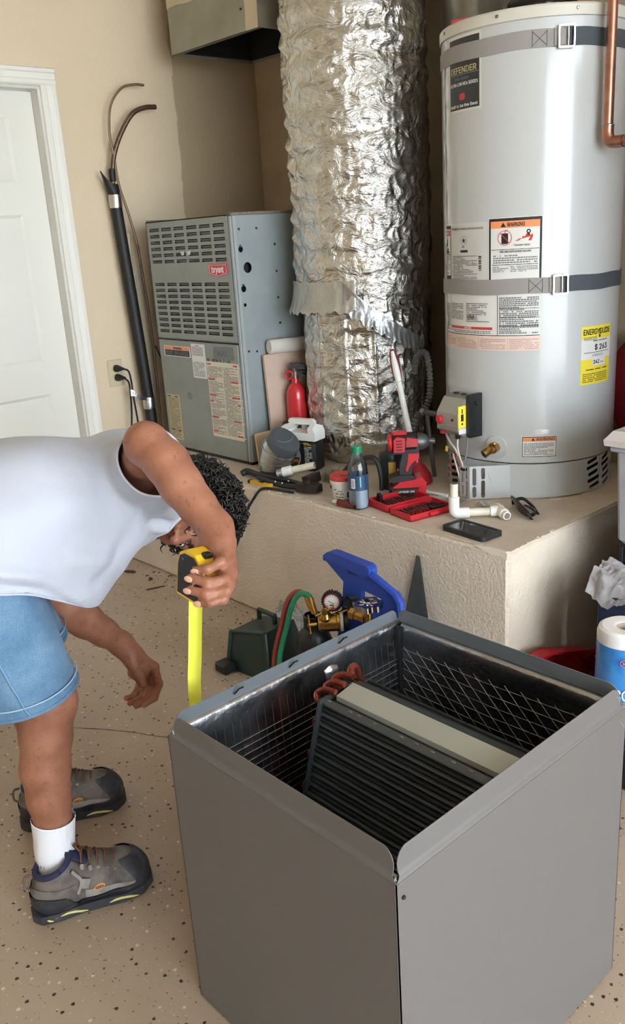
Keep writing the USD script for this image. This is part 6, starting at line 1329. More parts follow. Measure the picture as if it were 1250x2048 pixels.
    # red reel on the wall
    t = thing('cord_reel', 'round red plastic cord reel hanging on the back wall behind the heater', 'reel', (2.28, BY, .78))
    part(t, 'reel', mv(lathe([(0, 0), (.21, 0), (.22, .006), (.22, .012), (.17, .018), (.17, .048), (.22, .054), (.22, .060), (.20, .066), (.04, .066), (.03, .075), (0, .075)], 48), (2.28, BY - .001, .79), rx=PI / 2), M('reel_red', (120, 26, 36), .4), world=True)
right_side()
def cabinet():
    x0, x1, y0, y1, h = 2.97, 3.62, .42, .985, 1.88
    t = thing('storage_cabinet', 'tall dark red steel storage cabinet against the back wall right of the clear bin', 'cabinet', (x0, y0, 0))
    RD = M('cabinet_red', (128, 34, 38), .35)
    part(t, 'body', bb((x0, y0 + .02, .06), (x1, y1, h), .004), RD, world=True)
    part(t, 'plinth', bb((x0 + .02, y0 + .04, 0), (x1 - .02, y1 - .02, .06)), BLACK_PLASTIC, world=True)
    for a, b in ((x0 + .003, (x0 + x1) / 2 - .002), ((x0 + x1) / 2 + .002, x1 - .003)):
        d = part(t, 'door', bb((a, y0, .066), (b, y0 + .019, h - .004), .003), RD, world=True)
        hx = b - .03 if a < (x0 + x1) / 2 - .05 else a + .03
        part(d, 'handle', cat([bx((.012, .02, .14), (hx, y0 - .018, .98), .004), bx((.01, .02, .01), (hx, y0 - .006, .93)), bx((.01, .02, .01), (hx, y0 - .006, 1.03))]), CHROME, world=True)
cabinet()
# ================================================================= the man bending over, and his tape measure
A3 = lambda *p: np.array(p, float)
class Grp:
    """a few capsules and ellipsoids blended together, evaluated only near their own box"""
    def __init__(self, prims, k=.012):
        self.p, self.k = prims, k
        lo, hi = [], []
        for q in prims:
            if q[0] == 'c': r = max(q[3], q[4]); lo += [np.minimum(q[1], q[2]) - r]; hi += [np.maximum(q[1], q[2]) + r]
            else: r = max(q[2]); lo += [q[1] - r]; hi += [q[1] + r]
        self.lo, self.hi = np.min(lo, 0), np.max(hi, 0)
    def __call__(self, x, m=.07):
        o = np.maximum(np.maximum(self.lo - x, x - self.hi), 0); d = np.linalg.norm(o, axis=1) + .004
        w = d < m
        if w.any():
            y = x[w]; v = None
            for q in self.p:
                e = cone_d(y, q[1], q[2], q[3], q[4]) if q[0] == 'c' else ell_d(y, q[1], q[2], q[3] if len(q) > 3 else None)
                kk = self.k if len(q) < 6 else q[5]
                v = e if v is None else smin(v, e, kk)
            d[w] = v
        return d
C_ = lambda a, b, ra, rb: ('c', A3(*a), A3(*b), ra, rb)
E_ = lambda c, r, M=None: ('e', A3(*c), A3(*r), M) if M is not None else ('e', A3(*c), A3(*r))
def clip(m, val):
    """keeps the part of a mesh where val < 0 (one value per vertex), cutting triangles cleanly"""
    v, f = np.array(m.vertices), np.array(m.faces); s = val < 0; c = s[f].sum(1)
    out = [f[c == 3]]; nv = [v]; n = len(v); cache = {}
    extra = []
    def cut(a, b):
        nonlocal n
        k = (min(a, b), max(a, b))
        if k not in cache:
            t = val[a] / (val[a] - val[b]); extra.append(v[a] + t * (v[b] - v[a])); cache[k] = n; n += 1
        return cache[k]
    new = []
    for t in f[(c == 1) | (c == 2)]:
        i = int(np.argmax(s[t])) if s[t].sum() == 1 else int(np.argmin(s[t])); a, b, d = t[i], t[(i + 1) % 3], t[(i + 2) % 3]
        if s[a]: new.append((a, cut(a, b), cut(a, d)))
        else: p, q = cut(a, b), cut(a, d); new += [(p, b, d), (p, d, q)]
    r = trimesh.Trimesh(np.vstack([v] + ([np.array(extra)] if extra else [])), np.vstack(out + ([np.array(new)] if new else [])), process=False)
    r.remove_unreferenced_vertices(); return r
def ridge(P, a, b, w, h):
    """height of a soft fold running from a to b, at points P"""
    P, a, b = P[:, 1:], A3(*a)[1:], A3(*b)[1:]; ab = b - a; t = np.clip(((P - a) @ ab) / (ab @ ab), 0, 1); d = np.linalg.norm(P - a - t[:, None] * ab, axis=1)
    return h * np.exp(-(d / w) ** 2) * (np.sin(PI * np.clip(t, .02, .98)) ** .6)

# --- joints, metres in the world
SR, ER, WR = A3(1.970, -.905, .865), A3(2.2210, -1.0185, 1.0000), A3(2.392, -1.004, .868)
SL, EL, WL = A3(1.705, -.880, .800), A3(1.730, -1.050, .570), A3(1.740, -.880, .382)
HR, KR, AR = A3(1.970, -1.320, .860), A3(2.050, -1.225, .480), A3(2.036, -1.258, .115)
HL, KL, AL = A3(1.775, -1.270, .860), A3(1.835, -1.140, .480), A3(1.795, -1.165, .115)
NU = A3(.241, .828, -.486); NU /= np.linalg.norm(NU)                # crown direction
NL = A3(-.652, -.141, -.743); NL -= NU * (NL @ NU); NL /= np.linalg.norm(NL)
NN = np.cross(NL, NU)                                               # the way the face looks
HC = A3(1.972, -.792, .772)
H = lambda n, l, uu: HC + NN * n + NL * l + NU * uu                 # head-local point
HM = np.stack([NN, NL, NU])
RH = {'index': [(2.4370, -1.0230, .8425), (2.4694, -1.0525, .8362), (2.4722, -1.0843, .8331), (2.4554, -1.0951, .8315)],
      'middle': [(2.4610, -1.0300, .8265), (2.4873, -1.0595, .8100), (2.4853, -1.0960, .8160), (2.4592, -1.1111, .8230)],
      'ring': [(2.4790, -1.0420, .8120), (2.4994, -1.0703, .7968), (2.4923, -1.1060, .8014), (2.4647, -1.1193, .8055)],
      'pinky': [(2.4900, -1.0590, .8010), (2.5044, -1.0814, .7874), (2.5001, -1.1052, .7871), (2.4822, -1.1139, .7850)]}
RT = [(2.4060, -1.0180, .8560), (2.3880, -1.0420, .8300), (2.3850, -1.0560, .8050), (2.3930, -1.0660, .7850)]
LH = {'index': [(1.775, -.8129, .2986), (1.785, -.8104, .2510), (1.785, -.8291, .2173), (1.780, -.8594, .2093)],
      'middle': [(1.757, -.8109, .2857), (1.765, -.8154, .2338), (1.765, -.8426, .2066), (1.760, -.8707, .2036)],
      'ring': [(1.740, -.8181, .2796), (1.745, -.8254, .2277), (1.745, -.8533, .2066), (1.745, -.8805, .2096)],
      'pinky': [(1.722, -.8263, .2737), (1.727, -.8384, .2325), (1.727, -.8598, .2131), (1.727, -.8792, .2171)]}
LT = [(1.765, -.8695, .3498), (1.785, -.8734, .3252), (1.795, -.8679, .3020), (1.797, -.8622, .2772)]
def hand_groups(W, fs, th, back, fat=1.0):
    gs = []; W = A3(*W); pal = []
    rad = {'index': (.0105, .0094, .0088, .0076), 'middle': (.0108, .0097, .0090, .0078), 'ring': (.0104, .0094, .0087, .0075), 'pinky': (.0094, .0084, .0078, .0068)}
    rad = {q: tuple(x * fat for x in r) for q, r in rad.items()}
    for n, p in fs.items():
        p = [A3(*q) for q in p]; r = rad[n]; base = W + (p[0] - W) * .32
        pal.append(C_(base, p[0], .0165, .0125))
        gs.append(Grp([C_(p[i], p[i + 1], r[i], r[i + 1]) for i in range(3)] + [E_(p[1] + A3(*back) * .001, (.0104,) * 3)], .004))
    k = [A3(*p[0]) for p in fs.values()]
    pal += [C_(k[0], k[3], .0120, .0110), C_((W * 2 + k[0]) / 3, (W * 2 + k[3]) / 3, .0165, .0150), C_(W, (W + k[1]) / 2, .0225, .0185), C_((W + k[0]) / 2, (W + k[3]) / 2, .0150, .0140)]
    t = [A3(*q) for q in th]
    pal += [C_(W + (t[0] - W) * .4, t[0], .0190, .0175), C_(t[0], t[1], .0170, .0125)]
    gs.append(Grp([C_(t[1], t[2], .0118, .0108), C_(t[2], t[3], .0108, .0088)], .005))
    return Grp(pal, .010), gs
LHX = None
palR, fR = hand_groups(WR, RH, RT, (.6, -.5, .3)); palL, fL = hand_groups(WL, LH, LT, (0, .6, 0), 1.12)
def limb(a, b, rs, k=.02, off=None):
    """a tapering limb through several radii"""
    n = len(rs) - 1; P = [a + (b - a) * i / n + (off[i] if off is not None else 0) for i in range(n + 1)]
    return [C_(P[i], P[i + 1], rs[i], rs[i + 1]) for i in range(n)]
O = lambda *l: [A3(*q) for q in l]
palL.p += [C_(WL, (1.752, -.845, .288), .026, .020), C_((1.765, -.842, .300), (1.735, -.850, .285), .020, .019), C_((1.752, -.845, .290), (1.757, -.842, .258), .019, .014)]; palL.__init__(palL.p, palL.k)
armR = Grp(limb(SR, ER, (.046, .042, .038, .036)) + limb(ER, WR, (.0360, .0385, .0365, .0315, .0275), off=O((0, 0, 0), (.004, .004, .004), (.002, 0, 0), (0, 0, 0), (0, 0, 0))) + [E_(ER + A3(-.006, -.002, .006), (.0335, .0335, .0335)), C_(WR, WR + (A3(*RH['middle'][0]) - WR) * .45, .0300, .0245)], .022)
armL = Grp(limb(SL, EL, (.056, .052, .047, .044)) + limb(EL, WL, (.043, .046, .041, .034, .0285)) + [C_(WL, WL + (A3(*LH['middle'][0]) - WL) * .4, .028, .022)], .02)
def leg(Hh, K, A):
    f = A3(.30, .95, 0)
    return Grp(limb(Hh, K, (.080, .074, .060, .050)) + limb(K, A, (.0460, .0470, .0460, .0400, .0345, .0325), off=[f * 0, f * -.004, f * -.010, f * -.006, f * 0, f * 0]) + [E_(K + f * .022, (.038, .034, .042)), C_(A, A + A3(0, 0, -.04) + f * .02, .034, .034)], .03)
legR, legL = leg(HR, KR, AR), leg(HL, KL, AL)
torso = Grp([C_((HR + HL) / 2 + A3(.05, 0, -.005), (HR + HL) / 2 + A3(-.05, 0, -.005), .105, .105), C_(A3(1.872, -1.26, .845), A3(1.860, -1.03, .815), .105, .108),
    C_(A3(1.92, -1.02, .83), A3(1.90, -.91, .83), .105, .085), C_(A3(1.80, -1.02, .81), A3(1.78, -.90, .80), .105, .082), C_(SR, A3(1.86, -.88, .845), .062, .062), C_(SL, A3(1.84, -.88, .83), .060, .062)], .05)
NK0, NK1 = A3(1.885, -.895, .850), H(-.030, 0, -.070)
neck = Grp([C_(NK0, NK1, .068, .060)], .02)
headg = Grp([E_(H(-.012, 0, .028), (.094, .074, .090), HM), C_(H(.028, 0, -.022), H(.052, 0, -.088), .062, .030), C_(H(.015, .042, -.045), H(.046, .022, -.086), .028, .020), C_(H(.015, -.042, -.045), H(.046, -.022, -.086), .028, .020),
    E_(H(.066, 0, -.098), (.021, .022, .016), HM), C_(H(.070, .030, .022), H(.070, -.030, .022), .020, .020), E_(H(.058, .038, -.022), (.028, .024, .024), HM), E_(H(.058, -.038, -.022), (.028, .024, .024), HM), C_(H(-.06, 0, -.03), H(-.04, 0, -.09), .055, .055)], .018)
face1 = Grp([C_(H(.082, 0, .010), H(.108, 0, -.028), .0095, .0130), E_(H(.094, .012, -.031), (.011, .009, .008), HM), E_(H(.094, -.012, -.031), (.011, .009, .008), HM),
    C_(H(.084, .022, -.0575), H(.090, 0, -.055), .0052, .0068), C_(H(.084, -.022, -.0575), H(.090, 0, -.055), .0052, .0068), C_(H(.082, .019, -.066), H(.088, 0, -.068), .0056, .0078), C_(H(.082, -.019, -.066), H(.088, 0, -.068), .0056, .0078)], .006)
ears = Grp([E_(H(-.008, .078, -.002), (.017, .007, .031), HM), E_(H(-.008, -.078, -.002), (.017, .007, .031), HM)], .006)
def head_sdf(x):
    d = headg(x); w = d < .06
    if w.any():
        y = x[w]; e = d[w]
        e = smin(e, face1(y, .2), .010); e = smin(e, ears(y, .2), .006)
        for s in (-1, 1):
            e = smax(e, -ell_d(y, H(.088, s * .032, .006), (.014, .017, .011), HM), .010)
            e = smax(e, -cone_d(y, H(.104, s * .0075, -.041), H(.096, s * .007, -.030), .0042, .003), .002)
            e = smax(e, -cone_d(y, H(.090, s * .034, -.034), H(.082, s * .040, -.062), .0022, .0015), .012)
        e = smax(e, -cone_d(y, H(.101, -.020, -.0620), H(.101, .020, -.0620), .0075, .0075), .003)
        d[w] = e
    return d
def body_sdf(x):
    d = torso(x)
    for g, k in ((legR, .03), (legL, .03), (armR, .03), (armL, .03), (neck, .04)): d = smin(d, g(x), k)
    d = smin(d, head_sdf(x), .025)
    for p, fs in ((palR, fR), (palL, fL)):
        d = smin(d, p(x), .014)
        q = None
        for g in fs: q = g(x) if q is None else np.minimum(q, g(x))
        d = smin(d, q, .0035)
    return d
body = sdf_mesh(body_sdf, (1.60, -1.44, .06), (2.53, -.66, 1.08), .0040)
body.vertices = np.asarray(body.vertices) - np.array(body.vertex_normals) * 0
skin_n = {'g': ('geometry', {}), 'p': ('principled_bsdf', dict(roughness=.46, subsurface_weight=.12, subsurface_scale=.006, subsurface_radius=(1.0, .35, .2), specular_ior_level=.4)),
    'n': ('noise_texture', dict(scale=11.0, detail=5.0, roughness=.6)), 'r': ('rgb_ramp', dict(ramp=[(.25, lin((128, 80, 62))), (.5, lin((152, 102, 80))), (.75, lin((168, 117, 96)))])),
    'n2': ('noise_texture', dict(scale=140.0, detail=3.0)), 'b': ('bump', dict(strength=.25, distance=.002)), 'n3': ('noise_texture', dict(scale=90.0, detail=2.0, roughness=.7)), 'r3': ('rgb_ramp', dict(ramp=[(.60, (1, 1, 1)), (.72, (.72, .66, .62))])), 'mm': ('mix', dict(mix_type='multiply', fac=.8))}
SKIN = usdkit.material(stage, '/World/Looks/tanned_skin', skin_n, [('g.position', 'n.vector'), ('n.fac', 'r.fac'), ('r.color', 'mm.color1'), ('g.position', 'n3.vector'), ('n3.fac', 'r3.fac'), ('r3.color', 'mm.color2'), ('mm.color', 'p.base_color'), ('g.position', 'n2.vector'), ('n2.fac', 'b.height'), ('b.normal', 'p.normal')], surface='p.BSDF')
man = thing('person', 'man in white T-shirt and denim shorts bending over to read a tape measure', 'person', (1.9, -1.2, 0))
part(man, 'body', body, SKIN, smooth=True, world=True)

# --- shirt
def shirt():
    back = Grp([C_(A3(1.965, -1.46, .825), A3(1.915, -1.10, .832), .158, .140), C_(A3(1.80, -1.46, .832), A3(1.83, -1.10, .830), .145, .140), C_(A3(1.94, -1.12, .835), A3(1.925, -.93, .842), .136, .118), C_(A3(1.79, -1.12, .82), A3(1.77, -.93, .815), .132, .108),
        C_(SR + A3(-.02, .0, 0), A3(1.86, -.885, .848), .094, .092), C_(SL, A3(1.84, -.885, .835), .084, .090)], .06)
    drape = Grp([C_(A3(1.93, -1.10, .720), A3(1.935, -.945, .778), .106, .070), C_(A3(1.955, -1.090, .664), A3(1.95, -1.025, .715), .062, .062), C_(A3(1.80, -1.08, .70), A3(1.80, -.90, .745), .10, .07), C_(A3(1.90, -1.09, .650), A3(1.84, -1.03, .690), .056, .05),
        C_(A3(1.97, -1.28, .755), A3(1.955, -1.12, .725), .100, .100), C_(A3(1.98, -1.46, .80), A3(1.98, -1.27, .765), .142, .120), C_(A3(1.78, -1.46, .80), A3(1.79, -1.25, .76), .125, .11)], .06)
    slR = Grp([C_(SR + A3(0, 0, -.006), SR + (ER - SR) * .95 + A3(.006, .010, -.006), .080, .054), C_(SR + A3(.04, .03, -.055), SR + (ER - SR) * .90 + A3(.004, .046, -.052), .054, .036)], .05)
    slL = Grp([C_(SL, SL + (EL - SL) * 1.05, .086, .064), C_(SL + (EL - SL) * .2 + A3(0, .03, -.03), SL + (EL - SL) * 1.02 + A3(0, .066, -.004), .05, .038)], .04)
    nk = Grp([C_(A3(1.895, -.91, .838), A3(1.905, -.842, .808), .086, .078)], .03)
    def f(x):
        d = smin(back(x), drape(x), .07); d = smin(d, slR(x), .035); d = smin(d, slL(x), .035); return smin(d, nk(x), .04)
    m = sdf_mesh(f, (1.55, -1.60, .50), (2.24, -.64, 1.06), .0065)
    v = np.array(m.vertices)
    # openings
    axR = (ER - SR) / np.linalg.norm(ER - SR); axL = (EL - SL) / np.linalg.norm(EL - SL); axN = A3(.20, .86, -.46); axN /= np.linalg.norm(axN)
    tR = (v - SR) @ axR; rR = np.linalg.norm(v - SR - tR[:, None] * axR, axis=1)
    tL = (v - SL) @ axL; rL = np.linalg.norm(v - SL - tL[:, None] * axL, axis=1)
    dB = np.minimum(back(v, .5), drape(v, .5)); dB2 = np.minimum(dB, nk(v, .5))
    cR = np.where((slR(v, .5) < dB2 + .012) & (tR > .08), tR - .222 - .004 * np.sin(v[:, 2] * 40), -1.0)
    cL = np.where((slL(v, .5) < dB + .012) & (tL > .10), tL - .272, -1.0)
    tN = (v - A3(1.905, -.845, .805)) @ axN; cN = tN - .004
    cN = np.where((np.linalg.norm(v - A3(1.92, -.80, .79), axis=1) < .15) & (tR < .10), cN, -1.0)
    hz = np.interp(v[:, 1], [-1.60, -1.42, -1.275, -1.20, -1.12, -1.06, -.95], [.84, .800, .752, .712, .660, .620, .606])
    hem = hz + .004 * np.sin(v[:, 1] * 70) - v[:, 2]
    hem = np.where(slL(v, .5) < drape(v, .5) - .004, np.minimum(hem, .60 - v[:, 2]) if False else -1.0, hem)
    tail = -1.475 - v[:, 1]
    g = np.maximum.reduce([cR, cL, cN, hem, tail])
    m = clip(m, g); m.merge_vertices(); 
    # biggest piece only
    cc = m.split(only_watertight=False); m = max(cc, key=lambda q: len(q.faces))
    v = np.array(m.vertices); n = np.array(m.vertex_normals)
    near = np.clip((v[:, 0] - 1.85) / .15, 0, 1)
    hgt = .016 * (meshkit.fbm(v * (5, 5, 5), 3, 2) - .5) + .0035 * (meshkit.fbm(v * 22, 3, 6) - .5)
    folds = [((2.05, -.955, .955), (2.02, -.965, .80), .010, -.012), ((2.04, -.93, .93), (2.01, -.95, .79), .010, .008), ((2.01, -.945, .80), (2.02, -.875, .765), .010, -.012), ((2.02, -.935, .775), (1.99, -.86, .75), .011, .009),
        ((2.05, -1.36, .83), (2.05, -1.20, .755), .014, .010), ((2.05, -1.33, .795), (2.03, -1.16, .70), .013, -.014), ((2.04, -1.20, .74), (2.03, -1.10, .66), .013, .010), ((2.04, -1.16, .78), (2.05, -1.00, .72), .022, .010), ((2.03, -1.09, .69), (2.04, -.98, .78), .020, -.008), ((2.05, -1.33, .90), (2.06, -1.05, .87), .03, .006), ((2.04, -1.24, .715), (2.02, -1.17, .675), .010, -.010), ((2.05, -1.40, .77), (2.03, -1.22, .715), .012, .010), ((2.06, -1.02, .92), (2.06, -1.0, .80), .018, .007)]
    for a, b, w, h in folds: hgt = hgt + near * ridge(v, a, b, w * 1.1, h * 1.15)
    m.vertices = v + n * hgt[:, None]
    return m
SHIRT = M('white_cotton', (186, 190, 203), .9, bump=(420, .25, .0012), var=(5, .55, .85), rgb2=(172, 173, 182), sheen_weight=.15)
shm = shirt()
sh = part(man, 'shirt', thicken(shm, .0022), SHIRT, smooth=True, world=True)
# collar rib and hems follow the openings
def loops_of(m):
    e = np.sort(m.edges, axis=1); u, c = np.unique(e, axis=0, return_counts=True); b = u[c == 1]; adj = {}
    for i, j in b: adj.setdefault(i, []).append(j); adj.setdefault(j, []).append(i)
    seen, out = set(), []
    for s in adj:
        if s in seen: continue
        L = [s]; seen.add(s); cur = s
        while True:
            nx = [q for q in adj[cur] if q not in seen]
            if not nx: break
            cur = nx[0]; seen.add(cur); L.append(cur)
        if len(L) > 20: out.append(np.array(m.vertices)[L])
    return out
def ring_smooth(P, n=120, it=6):
    P = np.vstack([P, P[:1]]); s = np.r_[0, np.cumsum(np.linalg.norm(np.diff(P, axis=0), axis=1))]; q = np.stack([np.interp(np.linspace(0, s[-1], n, endpoint=False), s, P[:, k]) for k in range(3)], -1)
    for _ in range(it): q = .5 * q + .25 * (np.roll(q, 1, 0) + np.roll(q, -1, 0))
    return np.vstack([q, q[:1]])
for L in loops_of(shm):
    c = L.mean(0)
    if len(L) < 40: continue
    nm = 'collar' if np.linalg.norm(c - A3(1.92, -.82, .79)) < .09 else ('sleeve_hem' if (np.linalg.norm(c - SR) < .22 and c[2] > .86) or (c[0] < 1.76 and c[2] < .72) else 'bottom_hem')
    part(sh, nm, tube(ring_smooth(L), .0045 if nm == 'collar' else .0026, 8), SHIRT, smooth=True, world=True)

# --- denim shorts
def shorts():
    g = Grp([C_((HR + HL) / 2 + A3(.06, -.02, 0), (HR + HL) / 2 + A3(-.06, -.02, 0), .118, .118), C_(HR + A3(-.002, .0, 0), KR + A3(-.012, -.010, -.07), .112, .103), C_(HL, KL + A3(0, 0, -.07), .112, .102)], .05)
    m = sdf_mesh(lambda x: g(x), (1.60, -1.62, .34), (2.24, -.98, 1.02), .0075)
    v = np.array(m.vertices)
    aR = (KR - HR) / np.linalg.norm(KR - HR); aL = (KL - HL) / np.linalg.norm(KL - HL)
    right = np.linalg.norm(v[:, :2] - (HR + np.clip((v - HR) @ aR, 0, .5)[:, None] * aR)[:, :2], axis=1) < np.linalg.norm(v[:, :2] - (HL + np.clip((v - HL) @ aL, 0, .5)[:, None] * aL)[:, :2], axis=1)
    hz = np.where(right, .512, .52)
    tilt = np.where(right, ((v - KR) @ A3(.0, .12, 0)), ((v - KL) @ A3(0, .12, 0)))
    m = clip(m, np.maximum(hz + tilt - v[:, 2], v[:, 2] - .87)); m = max(m.split(only_watertight=False), key=lambda q: len(q.faces))
    v = np.array(m.vertices); n = np.array(m.vertex_normals)
    h = .010 * (meshkit.fbm(v * 7, 3, 8) - .5) + .003 * (meshkit.fbm(v * (26, 26, 9), 3, 5) - .5)
    m.vertices = v + n * h[:, None]; return m
den = {'g': ('geometry', {}), 'p': ('principled_bsdf', dict(roughness=.85, sheen_weight=.1)), 'n': ('noise_texture', dict(scale=9.0, detail=6.0, roughness=.65)), 'r': ('rgb_ramp', dict(ramp=[(.25, lin((68, 98, 128))), (.5, lin((92, 126, 155))), (.8, lin((126, 154, 176)))])),
    'n2': ('noise_texture', dict(scale=330.0, detail=2.0)), 'r2': ('rgb_ramp', dict(ramp=[(.35, (.80, .84, .88)), (.65, (1.05, 1.04, 1.03))])), 'mm': ('mix', dict(mix_type='multiply', fac=1.0)), 'b': ('bump', dict(strength=.3, distance=.0015))}
DENIM = usdkit.material(stage, '/World/Looks/faded_denim', den, [('g.position', 'n.vector'), ('n.fac', 'r.fac'), ('g.position', 'n2.vector'), ('n2.fac', 'r2.fac'), ('r.color', 'mm.color1'), ('r2.color', 'mm.color2'), ('mm.color', 'p.base_color'), ('n2.fac', 'b.height'), ('b.normal', 'p.normal')], surface='p.BSDF')
DSEAM = M('denim_seam', (104, 138, 172), .85)
som = shorts(); so = part(man, 'shorts', thicken(som, .003), DENIM, smooth=True, world=True)
for L in loops_of(som):
    if len(L) < 40 or L[:, 2].mean() > .7: continue
    q = ring_smooth(L, 160, 4); part(so, 'leg_hem', tube(q, .0042, 8), DENIM, smooth=True, world=True)
    part(so, 'hem_stitching', tube(q + A3(0, 0, .022) + (q - q.mean(0)) * .012, .0016, 6), M('hem_thread', (160, 184, 204), .8), smooth=True, world=True)
# side seam of the near leg, laid on the cloth
def on_cloth(m, a, b, n, out):
    P = np.linspace(a, b, n); o, _, _ = m.ray.intersects_location(P + A3(*out) * .4, np.tile(-A3(*out), (n, 1)), multiple_hits=False)[:3] if False else (None, None, None)
    return P
def seam():
    pts = []
    tree = np.array(som.vertices); aR = (KR - HR) / np.linalg.norm(KR - HR); out = A3(.80, -.60, 0)
    for s in np.linspace(.12, 1.0, 26):
        c = HR + (A3(*KR) - HR) * s + A3(0, 0, -.0); w = tree - c; along = np.abs(w @ aR) < .02; dirn = w - (w @ aR)[:, None] * aR; ang = dirn @ out / (np.linalg.norm(dirn, axis=1) + 1e-9)
        ok = along & (ang > .97)
        if ok.any(): pts.append(tree[ok].mean(0) + out * .002)
    return catmull(pts, 3)
try: part(so, 'side_seam', tube(seam(), .0026, 8), DSEAM, smooth=True, world=True)
except Exception as e: print('seam', e)

# --- socks and shoes
def shoe(A, heel, toe, nm):
    f = (A3(*toe) - A3(*heel)); f[2] = 0; ln = np.linalg.norm(f); f /= ln; l = np.cross([0, 0, 1], f)
    Wd = lambda m: basis(m, (heel[0], heel[1], 0), f * .905, l * 1.03, (0, 0, 1.10))
    UP = M('shoe_grey_brown', (112, 104, 98), .75, var=(22, .42, .68), rgb2=(78, 70, 64), bump=(160, .4, .002)); SUEDE = M('shoe_dusty_patch', (150, 144, 138), .85, var=(30, .4, .7), rgb2=(120, 112, 104)); RUB = M('shoe_rubber', (44, 46, 52), .6, var=(26, .5, .8), rgb2=(84, 84, 88)); NAVY = M('shoe_navy_lining', (40, 42, 72), .85); YEL = M('shoe_yellow', (206, 190, 120), .6)
    s = ln / .272
    up = Grp([E_((.050, 0, .052), (.052, .039, .055)), C_((.066, 0, .060), (.060, 0, .112), .040, .041), C_((.080, 0, .062), (.150, .002, .054), .045, .043), C_((.150, .002, .054), (.215, .004, .042), .0425, .043), E_((.222, .004, .036), (.054, .047, .037))], .02)
    def fs(x): return smax(up(x, .3), .012 - x[:, 2], .006)
    m = sdf_mesh(fs, (-.02, -.07, 0), (.31, .07, .18), .0042)
    v = np.array(m.vertices); cut = v[:, 2] - (.112 + (v[:, 0] - .06) * .32)
    cut = np.where(v[:, 0] < .13, cut, -1.0)
    upm = clip(m, cut)
    P = thing if False else None
    root = part(man, nm, Wd(thicken(upm, .003)), UP, smooth=True, world=True)
    S = lambda n_, q, mt, **k: part(root, n_, Wd(q), mt, world=True, **k)
    # sole: outline lofted in layers
    out = Polygon([(-.006, -.018), (.010, -.034), (.05, -.040), (.10, -.038), (.15, -.042), (.20, -.050), (.25, -.044), (.277, -.020), (.280, .008), (.268, .034), (.235, .052), (.19, .052), (.13, .044), (.08, .040), (.03, .037), (.004, .026), (-.006, .006)]).buffer(.006).buffer(-.004)
    S('sole', cat([mv(prism(out.buffer(-.004), .008), (0, 0, 0)), mv(prism(out, .016), (0, 0, .006))]), RUB)
    heelc = clip(m, np.maximum(v[:, 0] - (.105 - (v[:, 2] - .02) * .9), v[:, 2] - .058)); S('heel_cup', trimesh.Trimesh(heelc.vertices + heelc.vertex_normals * .0042, heelc.faces, process=False), RUB, smooth=True)
    toec = clip(m, np.maximum(-(v[:, 0] - .232 + .9 * np.maximum(v[:, 2] - .045, 0)), v[:, 2] - .080)); S('toe_cap', trimesh.Trimesh(toec.vertices + toec.vertex_normals * .0035, toec.faces, process=False), RUB, smooth=True)
    rand = clip(m, np.maximum(v[:, 2] - .034, -(v[:, 0] - .10))); S('side_rand', trimesh.Trimesh(rand.vertices + rand.vertex_normals * .0030, rand.faces, process=False), RUB, smooth=True)
    for side in (-1, 1):
        pa = clip(m, np.maximum.reduce([v[:, 2] - .060 + .15 * (v[:, 0] - .1), .036 - v[:, 2], .115 - v[:, 0], v[:, 0] - .232, -side * v[:, 1]]))
        if len(pa.faces): S('dusty_overlay', trimesh.Trimesh(pa.vertices + pa.vertex_normals * .0018, pa.faces, process=False), SUEDE, smooth=True)
        he = clip(m, np.maximum.reduce([v[:, 2] - .076, .060 - v[:, 2], v[:, 0] - .10, -side * v[:, 1]]))
        if len(he.faces): S('heel_overlay', trimesh.Trimesh(he.vertices + he.vertex_normals * .0018, he.faces, process=False), UP, smooth=True)
    for a, b in ((-.004, .035), (.04, .115), (.165, .235)):
        for sd in (-1, 1):
            ys = [ -.0455 if sd < 0 else .0475]
            pts = [(x, sd * (.040 + .011 * np.clip((x - .09) / .1, 0, 1) - .018 * np.clip((.03 - x) / .03, 0, 1)) , .012 + .004 * math.sin(i * .9)) for i, x in enumerate(np.linspace(a, b, 6))]
            S('yellow_flash', tube(pts, [.0008, .0025, .003, .003, .0025, .0008], 6), YEL, smooth=True)
    # padded collar lining
    lp = [L for L in loops_of(upm)]
    for L in lp:
        if L[:, 2].mean() > .09: S('collar_lining', tube(ring_smooth(L, 60, 3) + A3(0, 0, -.001), .0065, 10), NAVY, smooth=True)
    S('pull_loop', tube([(.006, 0, .098), (-.010, 0, .094), (-.012, 0, .072), (.0, 0, .064)], .0028, 8, per=5), UP, smooth=True)
    # tongue, lace hooks and laces
    ins = lambda x: .108 - (x - .10) * .42 if x < .19 else .070 - (x - .19) * .3
    S('tongue', jitter(thicken(grid(16, 8, lambda U, V: np.stack([.088 + .09 * U, (V - .5) * .046 * (1 - .2 * U), .136 - .062 * U - .010 * (2 * V - 1) ** 2], -1)), .005), .001, 60), NAVY, smooth=True)
    LC = M('lace_brown', (104, 66, 48), .8)
    rows = [(.118, .118), (.136, .110), (.154, .102), (.172, .094), (.190, .086)]
    for k, (x, z) in enumerate(rows):
        S('lace', tube([(x, -.026, z - .012), (x + .003, -.012, z + .002), (x + .006, .0, z + .005), (x + .003, .012, z + .002), (x, .026, z - .012)], .0026, 6, per=4), LC, smooth=True)
        if k < 4: S('lace', tube([(x, -.024, z - .010), (x + .009, 0, z + .004), (x + .018, .024, z - .018)], .0024, 6, per=5), LC, smooth=True)
        for sd in (-1, 1): S('lace_eyelet', bx((.010, .006, .012), (x, sd * .030, z - .018), .002), SUEDE)
